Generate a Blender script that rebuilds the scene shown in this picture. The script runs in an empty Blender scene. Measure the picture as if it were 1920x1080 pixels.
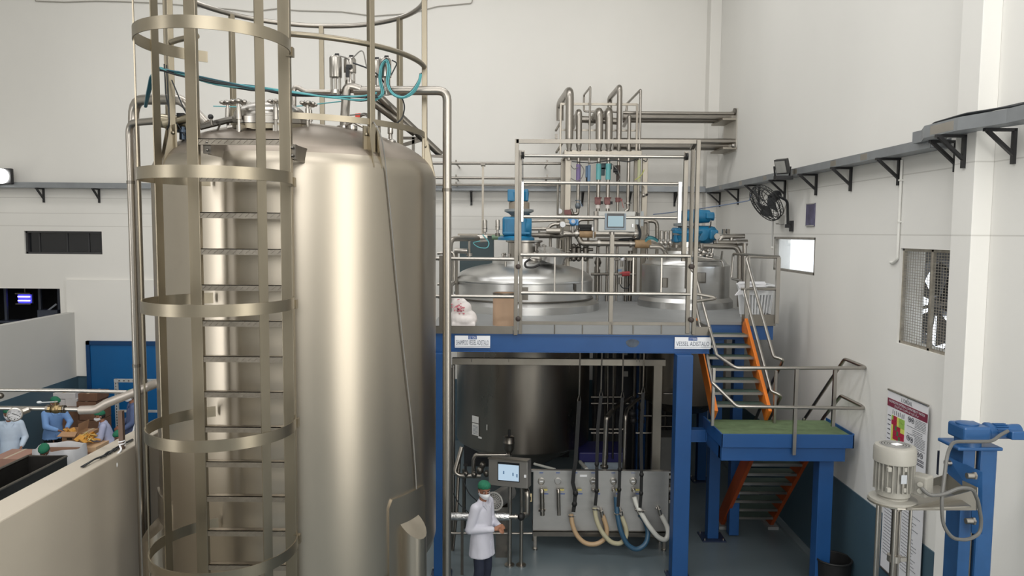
import bpy, math, random
from mathutils import Vector, Matrix, Euler
random.seed(4)
R = math.radians
S = bpy.context.scene
COL = S.collection

# ------------------------------------------------------------------ camera
F = 1390.0                      # focal length in pixels of a 1920 wide frame
H = 5.0                         # height of the eye above the floor
PITCH = math.atan(105.0 / F)
ROLL = 0.0075
cam_d = bpy.data.cameras.new('camera')
cam_d.sensor_width = 36.0
cam_d.lens = F / 1920.0 * 36.0
cam_d.clip_start = 0.05
cam = bpy.data.objects.new('camera', cam_d)
COL.objects.link(cam)
cam.matrix_world = Matrix.Translation((0, 0, H)) @ Matrix.Rotation(R(90) - PITCH, 4, 'X') @ Matrix.Rotation(ROLL, 4, 'Z')
S.camera = cam

# ------------------------------------------------------------------ view, world, lamps
S.view_settings.view_transform = 'Standard'
S.view_settings.look = 'None'
S.view_settings.exposure = -0.12
S.view_settings.gamma = 1.0
S.view_settings.use_curve_mapping = False
W = bpy.data.worlds.new('daylight'); S.world = W
W.use_nodes = True
bg = W.node_tree.nodes['Background']
bg.inputs['Color'].default_value = (0.86, 0.93, 1.0, 1)
bg.inputs['Strength'].default_value = 2.2

def area(name, loc, target, sx, sy, power, color=(1, 1, 1)):
    l = bpy.data.lights.new(name, 'AREA'); l.shape = 'RECTANGLE'
    l.size = sx; l.size_y = sy; l.energy = power; l.color = color
    o = bpy.data.objects.new(name, l); COL.objects.link(o)
    o.location = loc
    d = Vector(target) - Vector(loc)
    o.rotation_euler = d.to_track_quat('-Z', 'Y').to_euler()
    return o
WARM = (1.0, 0.985, 0.965); COOL = (0.93, 0.97, 1.0)
# roof lights of the hall
area('roof_light_near', (-2.6, 0.5, 12.2), (-2.6, 0.5, 0), 12, 1.6, 520, WARM)
area('roof_light_mid', (-2.8, 6.5, 12.2), (-2.8, 6.5, 0), 12, 1.6, 420, WARM)
area('roof_light_far', (-2.8, 12.6, 12.2), (-2.8, 12.6, 0), 12, 1.6, 340, WARM)
# tall windows and the open gate behind the camera
area('gate_light', (0.5, -7.6, 8.2), (0, 9, 6.4), 7.0, 5.0, 760, (1.0, 0.985, 0.96))
area('window_light_right', (4.5, 2.4, 5.2), (-1.6, 6.1, 4.8), 4.2, 8.0, 430, (1.0, 0.97, 0.90))
area('window_light_left', (-8.6, 0.4, 5.0), (-2.2, 6.0, 4.6), 0.7, 7.5, 210, WARM)

# ------------------------------------------------------------------ pixel rays of the photograph (1920 x 1080) to points of the hall
_c, _s = math.cos(ROLL), math.sin(ROLL)
_cp, _sp = math.cos(PITCH), math.sin(PITCH)
def ray(px, py):
    x, y = px - 960.0, py - 540.0
    x, y = x * _c + y * _s, -x * _s + y * _c
    u, v = x / F, -y / F
    return Vector((u, _cp + v * _sp, -_sp + v * _cp))
def at(px, py, Y):
    d = ray(px, py); return Vector((0, 0, H)) + d * (Y / d.y)
def atz(px, py, z):
    d = ray(px, py); return Vector((0, 0, H)) + d * ((z - H) / d.z)
def atx(px, py, X):
    d = ray(px, py); return Vector((0, 0, H)) + d * (X / d.x)
def zat(px, py, Y): return at(px, py, Y).z
def xat(px, py, Y): return at(px, py, Y).x

# ------------------------------------------------------------------ materials
def lin(c):
    return tuple((v / 12.92 if v <= 0.04045 else ((v + 0.055) / 1.055) ** 2.4) for v in [x / 255.0 for x in c]) + (1.0,)
MATS = {}
def mat(name, rgb, rough=0.5, metal=0.0, var=0.0, scale=(6, 6, 6), bump=0.0, bscale=60, spec=0.5, rvar=0.0, detail=4, aniso=0.0, emit=None, estr=0.0, alpha=None, trans=0.0):
    if name in MATS: return MATS[name]
    m = bpy.data.materials.new(name); m.use_nodes = True
    nt = m.node_tree; b = nt.nodes['Principled BSDF']
    c = lin(rgb)
    b.inputs['Base Color'].default_value = c
    b.inputs['Roughness'].default_value = rough
    b.inputs['Metallic'].default_value = metal
    b.inputs['Specular IOR Level'].default_value = spec
    if trans: b.inputs['Transmission Weight'].default_value = trans
    if alpha is not None: b.inputs['Alpha'].default_value = alpha
    if emit is not None:
        b.inputs['Emission Color'].default_value = lin(emit); b.inputs['Emission Strength'].default_value = estr
    if var or rvar or bump:
        tc = nt.nodes.new('ShaderNodeTexCoord'); mp = nt.nodes.new('ShaderNodeMapping')
        mp.inputs['Scale'].default_value = scale
        nt.links.new(tc.outputs['Object'], mp.inputs['Vector'])
        nz = nt.nodes.new('ShaderNodeTexNoise'); nz.inputs['Scale'].default_value = 1.0; nz.inputs['Detail'].default_value = detail
        nt.links.new(mp.outputs['Vector'], nz.inputs['Vector'])
        if var:
            rp = nt.nodes.new('ShaderNodeValToRGB')
            rp.color_ramp.elements[0].position = 0.3; rp.color_ramp.elements[1].position = 0.7
            rp.color_ramp.elements[0].color = tuple(max(0, v * (1 - var)) for v in c[:3]) + (1,)
            rp.color_ramp.elements[1].color = tuple(min(1, v * (1 + var)) for v in c[:3]) + (1,)
            nt.links.new(nz.outputs['Fac'], rp.inputs['Fac']); nt.links.new(rp.outputs['Color'], b.inputs['Base Color'])
        if rvar:
            mr = nt.nodes.new('ShaderNodeMapRange')
            mr.inputs['From Min'].default_value = 0.3; mr.inputs['From Max'].default_value = 0.7
            mr.inputs['To Min'].default_value = max(0.02, rough - rvar); mr.inputs['To Max'].default_value = rough + rvar
            nt.links.new(nz.outputs['Fac'], mr.inputs['Value']); nt.links.new(mr.outputs['Result'], b.inputs['Roughness'])
        if bump:
            n2 = nt.nodes.new('ShaderNodeTexNoise'); n2.inputs['Scale'].default_value = bscale; n2.inputs['Detail'].default_value = 3
            nt.links.new(tc.outputs['Object'], n2.inputs['Vector'])
            bp = nt.nodes.new('ShaderNodeBump'); bp.inputs['Strength'].default_value = bump; bp.inputs['Distance'].default_value = 0.01
            nt.links.new(n2.outputs['Fac'], bp.inputs['Height']); nt.links.new(bp.outputs['Normal'], b.inputs['Normal'])
    if aniso:
        b.inputs['Anisotropic'].default_value = aniso
        b.inputs['Anisotropic Rotation'].default_value = 0.25
        tg = nt.nodes.new('ShaderNodeTangent'); tg.direction_type = 'RADIAL'; tg.axis = 'Z'
        nt.links.new(tg.outputs['Tangent'], b.inputs['Tangent'])
    MATS[name] = m
    return m

def wall_mat(name, rgb, lines, dirt=0.05):
    """cream plaster with thin painted day-work lines at the given heights"""
    m = mat(name, rgb, 0.62, 0, dirt, (0.35, 0.35, 0.22), 0.06, 35, 0.3)
    nt = m.node_tree; b = nt.nodes['Principled BSDF']
    src = b.inputs['Base Color'].links[0].from_socket
    tc = nt.nodes.new('ShaderNodeTexCoord'); sx = nt.nodes.new('ShaderNodeSeparateXYZ'); nt.links.new(tc.outputs['Object'], sx.inputs[0])
    for z in lines:
        d = nt.nodes.new('ShaderNodeMath'); d.operation = 'SUBTRACT'; d.inputs[1].default_value = z; nt.links.new(sx.outputs['Z'], d.inputs[0])
        a = nt.nodes.new('ShaderNodeMath'); a.operation = 'ABSOLUTE'; nt.links.new(d.outputs[0], a.inputs[0])
        l = nt.nodes.new('ShaderNodeMath'); l.operation = 'LESS_THAN'; l.inputs[1].default_value = 0.007; nt.links.new(a.outputs[0], l.inputs[0])
        k = nt.nodes.new('ShaderNodeMath'); k.operation = 'MULTIPLY'; k.inputs[1].default_value = 0.35; nt.links.new(l.outputs[0], k.inputs[0])
        mx = nt.nodes.new('ShaderNodeMix'); mx.data_type = 'RGBA'; mx.inputs['B'].default_value = lin((150, 146, 138))
        nt.links.new(k.outputs[0], mx.inputs['Factor']); nt.links.new(src, mx.inputs['A']); src = mx.outputs['Result']
    nt.links.new(src, b.inputs['Base Color'])
    return m

M_WALL = wall_mat('cream plaster', (228, 227, 223), (5.0, 5.72), 0.035)
M_WALL2 = wall_mat('cream plaster back', (230, 228, 223), (5.06, 5.72, 5.36), 0.035)
M_PART = mat('pale grey partition paint', (200, 199, 195), 0.6, 0, 0.03, (0.6, 0.6, 0.4), 0.05, 30, 0.3)
M_DIV = mat('beige divider plaster', (178, 170, 157), 0.6, 0, 0.08, (0.8, 0.5, 0.8), 0.08, 25, 0.3)
M_DADO = mat('dark teal dado paint', (68, 92, 106), 0.45, 0, 0.08, (1, 1, 1), 0.03, 20)
M_FLOOR = mat('grey blue epoxy floor', (100, 112, 118), 0.34, 0, 0.06, (0.7, 0.7, 1), 0.0, 12, 0.5, 0.03)
M_CEIL = mat('white roof sheet', (225, 224, 220), 0.7)
M_TANK = mat('brushed tank steel', (172, 164, 151), 0.36, 1.0, 0.05, (1.2, 1.2, 0.35), 0.0, 60, 0.5, 0.02, 5, 0.5)
M_CAGE = mat('brushed flat steel', (146, 138, 122), 0.37, 1.0, 0.08, (5, 5, 1.4), 0.0, 80, 0.5, 0.03)
M_STEEL = mat('stainless steel', (172, 168, 162), 0.3, 1.0, 0.05, (4, 4, 4))
M_PIPE = mat('stainless pipe', (160, 155, 148), 0.33, 1.0, 0.05, (3, 3, 1.5))
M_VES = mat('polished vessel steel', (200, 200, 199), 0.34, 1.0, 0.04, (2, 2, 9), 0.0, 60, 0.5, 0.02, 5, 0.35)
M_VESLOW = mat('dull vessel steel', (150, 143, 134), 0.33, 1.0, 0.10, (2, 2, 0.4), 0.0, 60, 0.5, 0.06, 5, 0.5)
M_DSTEEL = mat('dark steel', (118, 114, 108), 0.36, 1.0, 0.12, (6, 6, 6))
M_GALV = mat('galvanised tray', (148, 152, 156), 0.48, 0.65, 0.10, (3, 3, 3), 0.02, 50)
M_BLACK = mat('black powder coat', (32, 32, 34), 0.45)
M_RUBBER = mat('black rubber', (22, 22, 23), 0.6)
M_BLUE = mat('blue frame paint', (28, 76, 132), 0.42, 0, 0.08, (2, 2, 2), 0.03, 40)
M_MOTOR = mat('bright blue motor paint', (32, 112, 152), 0.38, 0, 0.10, (8, 8, 8), 0.03, 60)
M_MIXBLUE = mat('mixer blue paint', (34, 78, 126), 0.38, 0, 0.10, (5, 5, 5), 0.03, 60)
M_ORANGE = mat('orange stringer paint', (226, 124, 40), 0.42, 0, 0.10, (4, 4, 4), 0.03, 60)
M_GREEN = mat('green anti slip sheet', (98, 118, 84), 0.75, 0, 0.16, (9, 9, 9), 0.15, 180)
M_TREAD = mat('dark green tread', (74, 92, 84), 0.6, 0, 0.15, (8, 8, 8), 0.12, 150)
M_DECK = mat('grey deck coating', (136, 138, 139), 0.45, 0, 0.07, (2.5, 2.5, 2.5), 0.03, 60)
M_GREYM = mat('light grey motor paint', (146, 144, 137), 0.5, 0, 0.05, (9, 9, 9))
M_GREYD = mat('grey gearbox paint', (128, 134, 136), 0.45, 0, 0.10, (9, 9, 9))
M_WHITE = mat('white plastic', (232, 233, 236), 0.45)
M_CARD = mat('brown cardboard', (176, 138, 104), 0.75, 0, 0.08, (7, 7, 7), 0.04, 60)
M_CARD2 = mat('dark cardboard', (120, 88, 68), 0.8, 0, 0.12, (7, 7, 7))
M_KRAFT = mat('kraft drum board', (190, 160, 134), 0.7, 0, 0.05, (5, 5, 2))
M_CYAN = mat('turquoise air hose', (86, 158, 164), 0.5)
M_CABLE = mat('dark cable', (34, 38, 42), 0.5)
M_TEALC = mat('dark teal cable', (24, 84, 98), 0.45)
M_GREYCAB = mat('grey cable', (120, 118, 114), 0.5)
M_RED = mat('red tag', (214, 62, 44), 0.5)
M_RUST = mat('dull red valve body', (124, 78, 76), 0.5, 0.0, 0.15, (20, 20, 20))
M_PURPLE = mat('purple pipe band', (122, 106, 150), 0.5)
M_TEAL = mat('teal pipe band', (100, 168, 170), 0.5)
M_LBLUE = mat('light blue pipe band', (104, 134, 166), 0.5)
M_BROWNB = mat('dark brown pipe band', (64, 52, 46), 0.5)
M_YELG = mat('pale green pipe band', (180, 182, 150), 0.5)
M_WOOD = mat('tan clamp block', (166, 138, 104), 0.6, 0, 0.12, (14, 3, 14))
M_DARK = mat('unlit room shade', (20, 21, 24), 0.8)
M_GLASSD = mat('dark window glass', (26, 28, 32), 0.12, 0, 0, spec=0.6)
M_SCREEN = mat('lit screen', (30, 36, 40), 0.3, emit=(160, 192, 202), estr=0.8)
M_SCREEN2 = mat('lit pale screen', (30, 36, 40), 0.3, emit=(196, 220, 240), estr=0.9)
M_BEZEL = mat('screen bezel', (26, 30, 36), 0.3)
M_SBLUE = mat('screen print blue', (92, 120, 150), 0.4, emit=(92, 120, 150), estr=0.4)
M_DOOR = mat('blue door paint', (12, 92, 150), 0.45, 0, 0.06, (1, 1, 1))
M_FOIL = mat('aluminium foil wrap', (214, 214, 214), 0.3, 1.0, 0.15, (20, 20, 20), 0.9, 45)
M_SIGN = mat('white sign sheet', (238, 240, 246), 0.4)
M_SIGNB = mat('sign blue print', (44, 84, 150), 0.5)
M_INK = mat('sign grey ink', (96, 104, 122), 0.6)
M_GLASS = mat('window glass', (255, 255, 255), 0.0, 0, spec=0.5, trans=1.0)

# ------------------------------------------------------------------ mesh builder
def fillet(pts, r, n=5):
    pts = [Vector(p) for p in pts]
    if len(pts) < 3 or r <= 0: return pts
    out = [pts[0]]
    for i in range(1, len(pts) - 1):
        a, p, b = pts[i - 1], pts[i], pts[i + 1]
        u, v = (a - p), (b - p)
        lu, lv = u.length, v.length
        if lu < 1e-6 or lv < 1e-6: continue
        u /= lu; v /= lv
        ang = math.acos(max(-1, min(1, u.dot(v))))
        if ang > R(172): out.append(p); continue
        d = min(r / math.tan(ang / 2), 0.47 * lu, 0.47 * lv)
        s, e = p + u * d, p + v * d
        for k in range(n + 1):
            t = k / n
            out.append(s * (1 - t) ** 2 + p * 2 * t * (1 - t) + e * t * t)
    out.append(pts[-1])
    return out

class MB:
    def __init__(s): s.v = []; s.f = []
    def add(s, vs, fs):
        o = len(s.v); s.v += [tuple(p) for p in vs]; s.f += [tuple(i + o for i in f) for f in fs]; return s
    def box(s, c, d, rz=0.0, m=None):
        cx, cy, cz = c; x, y, z = d[0] / 2, d[1] / 2, d[2] / 2
        vs = [Vector((a * x, b * y, e * z)) for a in (-1, 1) for b in (-1, 1) for e in (-1, 1)]
        rot = Matrix.Rotation(rz, 3, 'Z') if m is None else m
        vs = [rot @ p + Vector(c) for p in vs]
        return s.add(vs, [(0, 1, 3, 2), (4, 6, 7, 5), (0, 4, 5, 1), (2, 3, 7, 6), (0, 2, 6, 4), (1, 5, 7, 3)])
    def bb(s, a, b):
        return s.box([(a[i] + b[i]) / 2 for i in range(3)], [abs(a[i] - b[i]) for i in range(3)])
    def bar(s, p, q, w, h, up=(0, 0, 1)):
        """rectangular bar from p to q: w across, h along up"""
        p, q = Vector(p), Vector(q); t = (q - p); L = t.length; t.normalize()
        u = Vector(up); sd = t.cross(u)
        if sd.length < 1e-5: sd = t.cross(Vector((0, 1, 0)))
        sd.normalize(); u = sd.cross(t).normalized()
        m = Matrix((sd, t, u)).transposed()
        return s.box((p + q) / 2, (w, L, h), m=m)
    def tube(s, pts, r, n=10, closed=False, cap=True, r2=None):
        pts = [Vector(p) for p in pts]
        N = len(pts); rings = []
        t0 = (pts[1] - pts[0]).normalized()
        nrm = t0.orthogonal().normalized()
        o = len(s.v)
        for i, p in enumerate(pts):
            if closed: t = (pts[(i + 1) % N] - pts[i - 1])
            elif i == 0: t = pts[1] - pts[0]
            elif i == N - 1: t = pts[-1] - pts[-2]
            else: t = (pts[i + 1] - p).normalized() + (p - pts[i - 1]).normalized()
            if t.length < 1e-9: t = t0
            t = t.normalized()
            nrm = (nrm - t * nrm.dot(t))
            nrm = nrm.normalized() if nrm.length > 1e-6 else t.orthogonal().normalized()
            b = t.cross(nrm)
            rr = r if r2 is None else r + (r2 - r) * i / max(1, N - 1)
            if callable(r): rr = r(i / max(1, N - 1))
            for k in range(n):
                a = 2 * math.pi * k / n
                s.v.append(tuple(p + (nrm * math.cos(a) + b * math.sin(a)) * rr))
        seg = N if closed else N - 1
        for i in range(seg):
            j = (i + 1) % N
            for k in range(n):
                l = (k + 1) % n
                s.f.append((o + i * n + k, o + i * n + l, o + j * n + l, o + j * n + k))
        if cap and not closed:
            s.f.append(tuple(o + k for k in range(n))[::-1])
            s.f.append(tuple(o + (N - 1) * n + k for k in range(n)))
        return s
    def pipe(s, pts, r, bend=0.1, n=10): return s.tube(fillet(pts, bend), r, n)
    def cyl(s, p, q, r, r2=None, n=16): return s.tube([p, q], r, n, r2=r2)
    def lathe(s, prof, c=(0, 0, 0), n=32, m=None, a0=0.0, a1=2 * math.pi, cap=True):
        c = Vector(c); full = abs(a1 - a0 - 2 * math.pi) < 1e-6
        K = n if full else n + 1
        o = len(s.v)
        for (r, z) in prof:
            for k in range(K):
                a = a0 + (a1 - a0) * k / n
                p = Vector((r * math.cos(a), r * math.sin(a), z))
                if m is not None: p = m @ p
                s.v.append(tuple(p + c))
        for i in range(len(prof) - 1):
            for k in range(n):
                l = (k + 1) % K
                s.f.append((o + i * K + k, o + i * K + l, o + (i + 1) * K + l, o + (i + 1) * K + k))
        if full and cap:
            if prof[0][0] > 1e-5: s.f.append(tuple(o + k for k in range(n))[::-1])
            if prof[-1][0] > 1e-5: s.f.append(tuple(o + (len(prof) - 1) * K + k for k in range(n)))
        return s
    def ball(s, c, r, n=12, m=8, sc=(1, 1, 1), rot=None):
        prof = [(math.sin(math.pi * i / m), -math.cos(math.pi * i / m)) for i in range(m + 1)]
        prof[0] = (1e-4, -1); prof[-1] = (1e-4, 1)
        mm = Matrix.Diagonal((r * sc[0], r * sc[1], r * sc[2]))
        if rot is not None: mm = rot @ mm
        return s.lathe(prof, c, n, mm)
    def ribbon(s, pts, h, t, up=(0, 0, 1), closed=False):
        pts = [Vector(p) for p in pts]; N = len(pts); up = Vector(up); o = len(s.v)
        for i, p in enumerate(pts):
            a = pts[i - 1] if (i > 0 or closed) else p
            b = pts[(i + 1) % N] if (i < N - 1 or closed) else p
            tg = (b - a).normalized(); nr = up.cross(tg).normalized(); u = tg.cross(nr).normalized()
            for (x, y) in ((-1, -1), (1, -1), (1, 1), (-1, 1)):
                s.v.append(tuple(p + nr * x * t / 2 + u * y * h / 2))
        for i in range(N if closed else N - 1):
            j = (i + 1) % N
            for k in range(4):
                l = (k + 1) % 4
                s.f.append((o + i * 4 + k, o + i * 4 + l, o + j * 4 + l, o + j * 4 + k))
        if not closed:
            s.f.append((o + 3, o + 2, o + 1, o)); e = o + (N - 1) * 4; s.f.append((e, e + 1, e + 2, e + 3))
        return s
    def prism(s, poly, ext):
        poly = [Vector(p) for p in poly]; e = Vector(ext); n = len(poly); o = len(s.v)
        s.v += [tuple(p) for p in poly] + [tuple(p + e) for p in poly]
        s.f.append(tuple(o + i for i in range(n))[::-1]); s.f.append(tuple(o + n + i for i in range(n)))
        for i in range(n):
            j = (i + 1) % n; s.f.append((o + i, o + j, o + n + j, o + n + i))
        return s
    def mesh(s, name, m, smooth=40):
        me = bpy.data.meshes.new(name); me.from_pydata(s.v, [], s.f); me.update()
        bm_fix(me)
        if smooth:
            me.shade_smooth(); me.set_sharp_from_angle(angle=R(smooth))
        if m is not None: me.materials.append(m)
        return me
import bmesh
def bm_fix(me):
    bm = bmesh.new(); bm.from_mesh(me); bmesh.ops.recalc_face_normals(bm, faces=bm.faces); bm.to_mesh(me); bm.free()

WM = {}
def ob(name, mb, m, parent=None, loc=None, rot=None, smooth=40, bev=0.0, label=None, kind=None, scale=None):
    me = mb.mesh(name, m, smooth) if isinstance(mb, MB) else mb
    o = bpy.data.objects.new(name, me); COL.objects.link(o)
    mw = Matrix.Translation(loc or (0, 0, 0))
    if rot is not None: mw = mw @ Euler(rot).to_matrix().to_4x4()
    if scale is not None: mw = mw @ Matrix.Diagonal((scale[0], scale[1], scale[2], 1))
    if loc is not None: o.location = loc
    if rot is not None: o.rotation_euler = rot
    if scale is not None: o.scale = scale
    if parent is not None:
        o.parent = parent; o.matrix_parent_inverse = WM[parent.name].inverted()
    WM[o.name] = mw
    if bev:
        md = o.modifiers.new('edge', 'BEVEL'); md.width = bev; md.segments = 2; md.limit_method = 'ANGLE'; md.angle_limit = R(50)
    if label: o['label'] = label
    if kind: o['kind'] = kind
    return o
def T(name, label, cat, loc, group=None):
    o = bpy.data.objects.new(name, None); COL.objects.link(o); o.location = loc
    o.empty_display_size = 0.1
    o['label'] = label; o['category'] = cat
    if group: o['group'] = group
    WM[o.name] = Matrix.Translation(loc)
    return o
def tag(o, label, cat, group=None):
    o['label'] = label; o['category'] = cat
    if group: o['group'] = group
    return o
def struct(name, mb, m, **k):
    o = ob(name, mb, m, **k); o['kind'] = 'structure'; return o

def remesh_(o, vox, it=3, f=0.5):
    m = o.modifiers.new('fuse', 'REMESH'); m.mode = 'VOXEL'; m.voxel_size = vox; m.use_smooth_shade = True
    s_ = o.modifiers.new('soften', 'SMOOTH'); s_.factor = f; s_.iterations = it
def text_mb(txt, size, extrude=0.0):
    """outline of a line of writing as mesh data lying in the XY plane, centred"""
    cu = bpy.data.curves.new('writing', 'FONT'); cu.body = txt; cu.size = size; cu.align_x = 'CENTER'; cu.align_y = 'CENTER'
    cu.extrude = extrude; cu.resolution_u = 2
    t = bpy.data.objects.new('writing', cu); COL.objects.link(t)
    bpy.context.view_layer.update()
    me = bpy.data.meshes.new_from_object(t.evaluated_get(bpy.context.evaluated_depsgraph_get()))
    bpy.data.objects.remove(t); 
    return me
def text_fit(txt, w, h, frame, m, parent, name='lettering', off=0.004):
    """writing fitted into a w x h rectangle; frame = 4x4 matrix whose XY plane is the sign's face"""
    me = text_mb(txt, 1.0, 0.0)
    xs = [v.co.x for v in me.vertices]; ys = [v.co.y for v in me.vertices]
    if not xs: return
    sx = w / max(1e-6, max(xs) - min(xs)); sy = h / max(1e-6, max(ys) - min(ys))
    cx, cy = (max(xs) + min(xs)) / 2, (max(ys) + min(ys)) / 2
    for v in me.vertices:
        v.co = frame @ Vector(((v.co.x - cx) * sx, (v.co.y - cy) * sy, off))
    me.materials.clear(); me.materials.append(m)
    return ob(name, me, m, parent)
# ================================================================== THE SETTING
XR, YB, ZC = 4.7, 17.5, 12.6
XL, YF = -14.0, -8.0
def panel_wall(name, axis, c0, c1, u0, u1, z0, z1, holes, m):
    """wall slab between c0 and c1 on its thin axis, with rectangular openings (u0, u1, z0, z1)"""
    us = sorted({u0, u1, *[h[0] for h in holes], *[h[1] for h in holes]})
    zs = sorted({z0, z1, *[h[2] for h in holes], *[h[3] for h in holes]})
    b = MB()
    for i in range(len(us) - 1):
        for j in range(len(zs) - 1):
            a, e = (us[i] + us[i + 1]) / 2, (zs[j] + zs[j + 1]) / 2
            if any(h[0] < a < h[1] and h[2] < e < h[3] for h in holes): continue
            if axis == 'x': b.bb((c0, us[i], zs[j]), (c1, us[i + 1], zs[j + 1]))
            else: b.bb((us[i], c0, zs[j]), (us[i + 1], c1, zs[j + 1]))
    return struct(name, b, m, smooth=0)

struct('floor', MB().bb((XL, YF, -0.2), (XR + 0.3, 20.0, 0.0)), M_FLOOR, smooth=0)
struct('ceiling', MB().bb((XL, YF, ZC), (XR + 0.3, YB, ZC + 0.2)), M_CEIL, smooth=0)
p_a, p_b = at(45, 433, YB), at(192, 477, YB)
q_a, q_b = at(-60, 540, YB), at(115, 620, YB)
HB = [(p_a.x, p_b.x, p_b.z, p_a.z), (XL + 0.6, q_b.x, 2.2, q_a.z)]
panel_wall('wall_back', 'y', YB, YB + 0.28, XL, XR + 0.3, 0, ZC, HB, M_WALL2)
W1 = (11.52, 13.33, 4.36, 4.95)
W2 = (7.72, 8.98, 3.69, 4.84)
panel_wall('wall_right', 'x', XR, XR + 0.3, YF, YB, 0, ZC, [W1, W2], M_WALL)
struct('wall_left', MB().bb((XL - 0.3, YF, 0), (XL, YB, ZC)), M_WALL2, smooth=0)
struct('wall_front', MB().bb((XL, YF - 0.3, 0), (XR + 0.3, YF, ZC)), M_WALL2, smooth=0)
# the storeroom behind the openings of the back wall
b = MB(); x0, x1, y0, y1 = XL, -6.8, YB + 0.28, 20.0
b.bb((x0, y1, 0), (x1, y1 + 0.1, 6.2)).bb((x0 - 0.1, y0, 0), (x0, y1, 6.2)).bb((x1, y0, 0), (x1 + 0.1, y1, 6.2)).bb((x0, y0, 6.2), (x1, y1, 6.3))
struct('wall_storeroom', b, M_DARK, smooth=0)  # darkness of the unlit room put into its wall colour
# packing bay partition and the plastered divider beside the tank
xp = xat(137, 586, 17.4)
zp = zat(137, 586, 17.4)
struct('wall_partition', MB().bb((xp - 0.18, 4.0, 0), (xp, YB, zp)), M_PART, smooth=0)
XD, ZD = -3.58, 2.95
struct('wall_divider', MB().bb((XD - 0.28, 0.6, 0), (XD, 9.6, ZD)), M_DIV, smooth=0, bev=0.012)
struct('trim_1', MB().bb((xp, 4.0, 0), (xp + 0.015, YB - 0.02, 1.49)), M_DADO, smooth=0)
struct('trim_2', MB().bb((xp, YB - 0.015, 0), (XR, YB, 1.49)), M_DADO, smooth=0)
struct('trim_3', MB().bb((XR - 0.015, YF, 0), (XR, YB - 0.02, 1.5)), M_DADO, smooth=0)
struct('baseboard_right', MB().prism([(XR - 0.015, 0, 0), (XR - 0.095, 0, 0), (XR - 0.085, 0, 0.035), (XR - 0.03, 0, 0.10), (XR - 0.015, 0, 0.10)], (0, YB - 0.02, 0)), M_FLOOR, smooth=0)
# boxed-in bay beside the blue door
a, c = at(125, 524, YB), at(330, 524, YB)
struct('trim_4', MB().bb((a.x, YB - 0.05, 1.5), (c.x, YB, a.z)), M_WALL2, smooth=0)
# columns
struct('column_right', MB().bb((4.51, 7.31, 0), (XR, 7.65, ZC)), M_WALL, smooth=0, bev=0.006)
struct('column_corner', MB().bb((4.45, YB - 0.32, 0), (XR, YB, ZC)), M_WALL2, smooth=0, bev=0.006)
# blue door
a, c = at(166, 638, YB), at(330, 638, YB)
d = struct('door_1', MB().bb((a.x + 0.09, YB - 0.10, 0.0), (c.x, YB - 0.06, a.z - 0.09)), M_DOOR, smooth=0, bev=0.004)
f = MB(); f.bb((a.x, YB - 0.13, 0), (a.x + 0.09, YB - 0.05, a.z)).bb((a.x, YB - 0.13, a.z - 0.09), (c.x, YB - 0.05, a.z))
ob('door_frame', f, mat('deep blue door frame', (10, 60, 106), 0.45), d, smooth=0)
# high strip window of the storeroom
hb = HB[0]
w = struct('window_2', MB().bb((hb[0], YB + 0.12, hb[2]), (hb[1], YB + 0.14, hb[3])), M_GLASSD, smooth=0)
f = MB(); t = 0.045
f.bb((hb[0], YB + 0.05, hb[2]), (hb[1], YB + 0.17, hb[2] + t)).bb((hb[0], YB + 0.05, hb[3] - t), (hb[1], YB + 0.17, hb[3]))
f.bb((hb[0], YB + 0.05, hb[2]), (hb[0] + t, YB + 0.17, hb[3])).bb((hb[1] - t, YB + 0.05, hb[2]), (hb[1], YB + 0.17, hb[3]))
ob('window_frame', f, mat('dull dark frame', (60, 60, 62), 0.5), w, smooth=0)
for k in (0.16, 0.52, 0.8):
    x = hb[0] + (hb[1] - hb[0]) * k
    ob('window_bar', MB().bb((x - 0.012, YB + 0.10, hb[2] + t), (x + 0.012, YB + 0.16, hb[3] - t)), mat('dull dark frame', (60, 60, 62)), w, smooth=0)
# bright window of the right wall
w = struct('window_1', MB().bb((XR + 0.05, W1[0], W1[2]), (XR + 0.055, W1[1], W1[3])), M_GLASS, smooth=0)
f = MB(); t = 0.04; fm = mat('worn window frame', (150, 146, 138), 0.5, 0.2, 0.15, (9, 9, 9))
f.bb((XR + 0.0, W1[0], W1[2]), (XR + 0.08, W1[1], W1[2] + t)).bb((XR + 0.0, W1[0], W1[3] - t), (XR + 0.08, W1[1], W1[3]))
f.bb((XR + 0.0, W1[0], W1[2]), (XR + 0.08, W1[0] + t, W1[3])).bb((XR + 0.0, W1[1] - t, W1[2]), (XR + 0.08, W1[1], W1[3]))
ob('window_frame', f, fm, w, smooth=0)

# ------------------------------------------------------------------ exhaust fan in its opening
fan = T('exhaust_fan', 'large exhaust fan behind wire mesh in the tall wall opening beside the column', 'exhaust fan', (XR + 0.2, 8.5, 3.7))
y0, y1, z0, z1 = W2
f = MB(); t = 0.028; xg = XR + 0.03
f.bb((xg, y0, z0), (xg + 0.04, y1, z0 + t)).bb((xg, y0, z1 - t), (xg + 0.04, y1, z1)).bb((xg, y1 - t, z0), (xg + 0.04, y1, z1)).bb((xg, y0, z0), (xg + 0.04, y0 + t, z1))
f.bb((xg, 8.33, z0), (xg + 0.03, 8.37, z1))
M_GRILL = mat('grimy mesh wire', (172, 166, 154), 0.5, 0.6, 0.2, (12, 12, 12))
ob('grille_frame', f, M_GRILL, fan, smooth=0)
g = MB()
for i in range(1, 36):
    z = z0 + (z1 - z0) * i / 36; g.bb((xg + 0.01, y0, z - 0.0028), (xg + 0.016, y1, z + 0.0028))
for i in range(1, 24):
    y = y0 + (y1 - y0) * i / 24; g.bb((xg + 0.01, y - 0.0022, z0), (xg + 0.015, y + 0.0022, z1))
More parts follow.
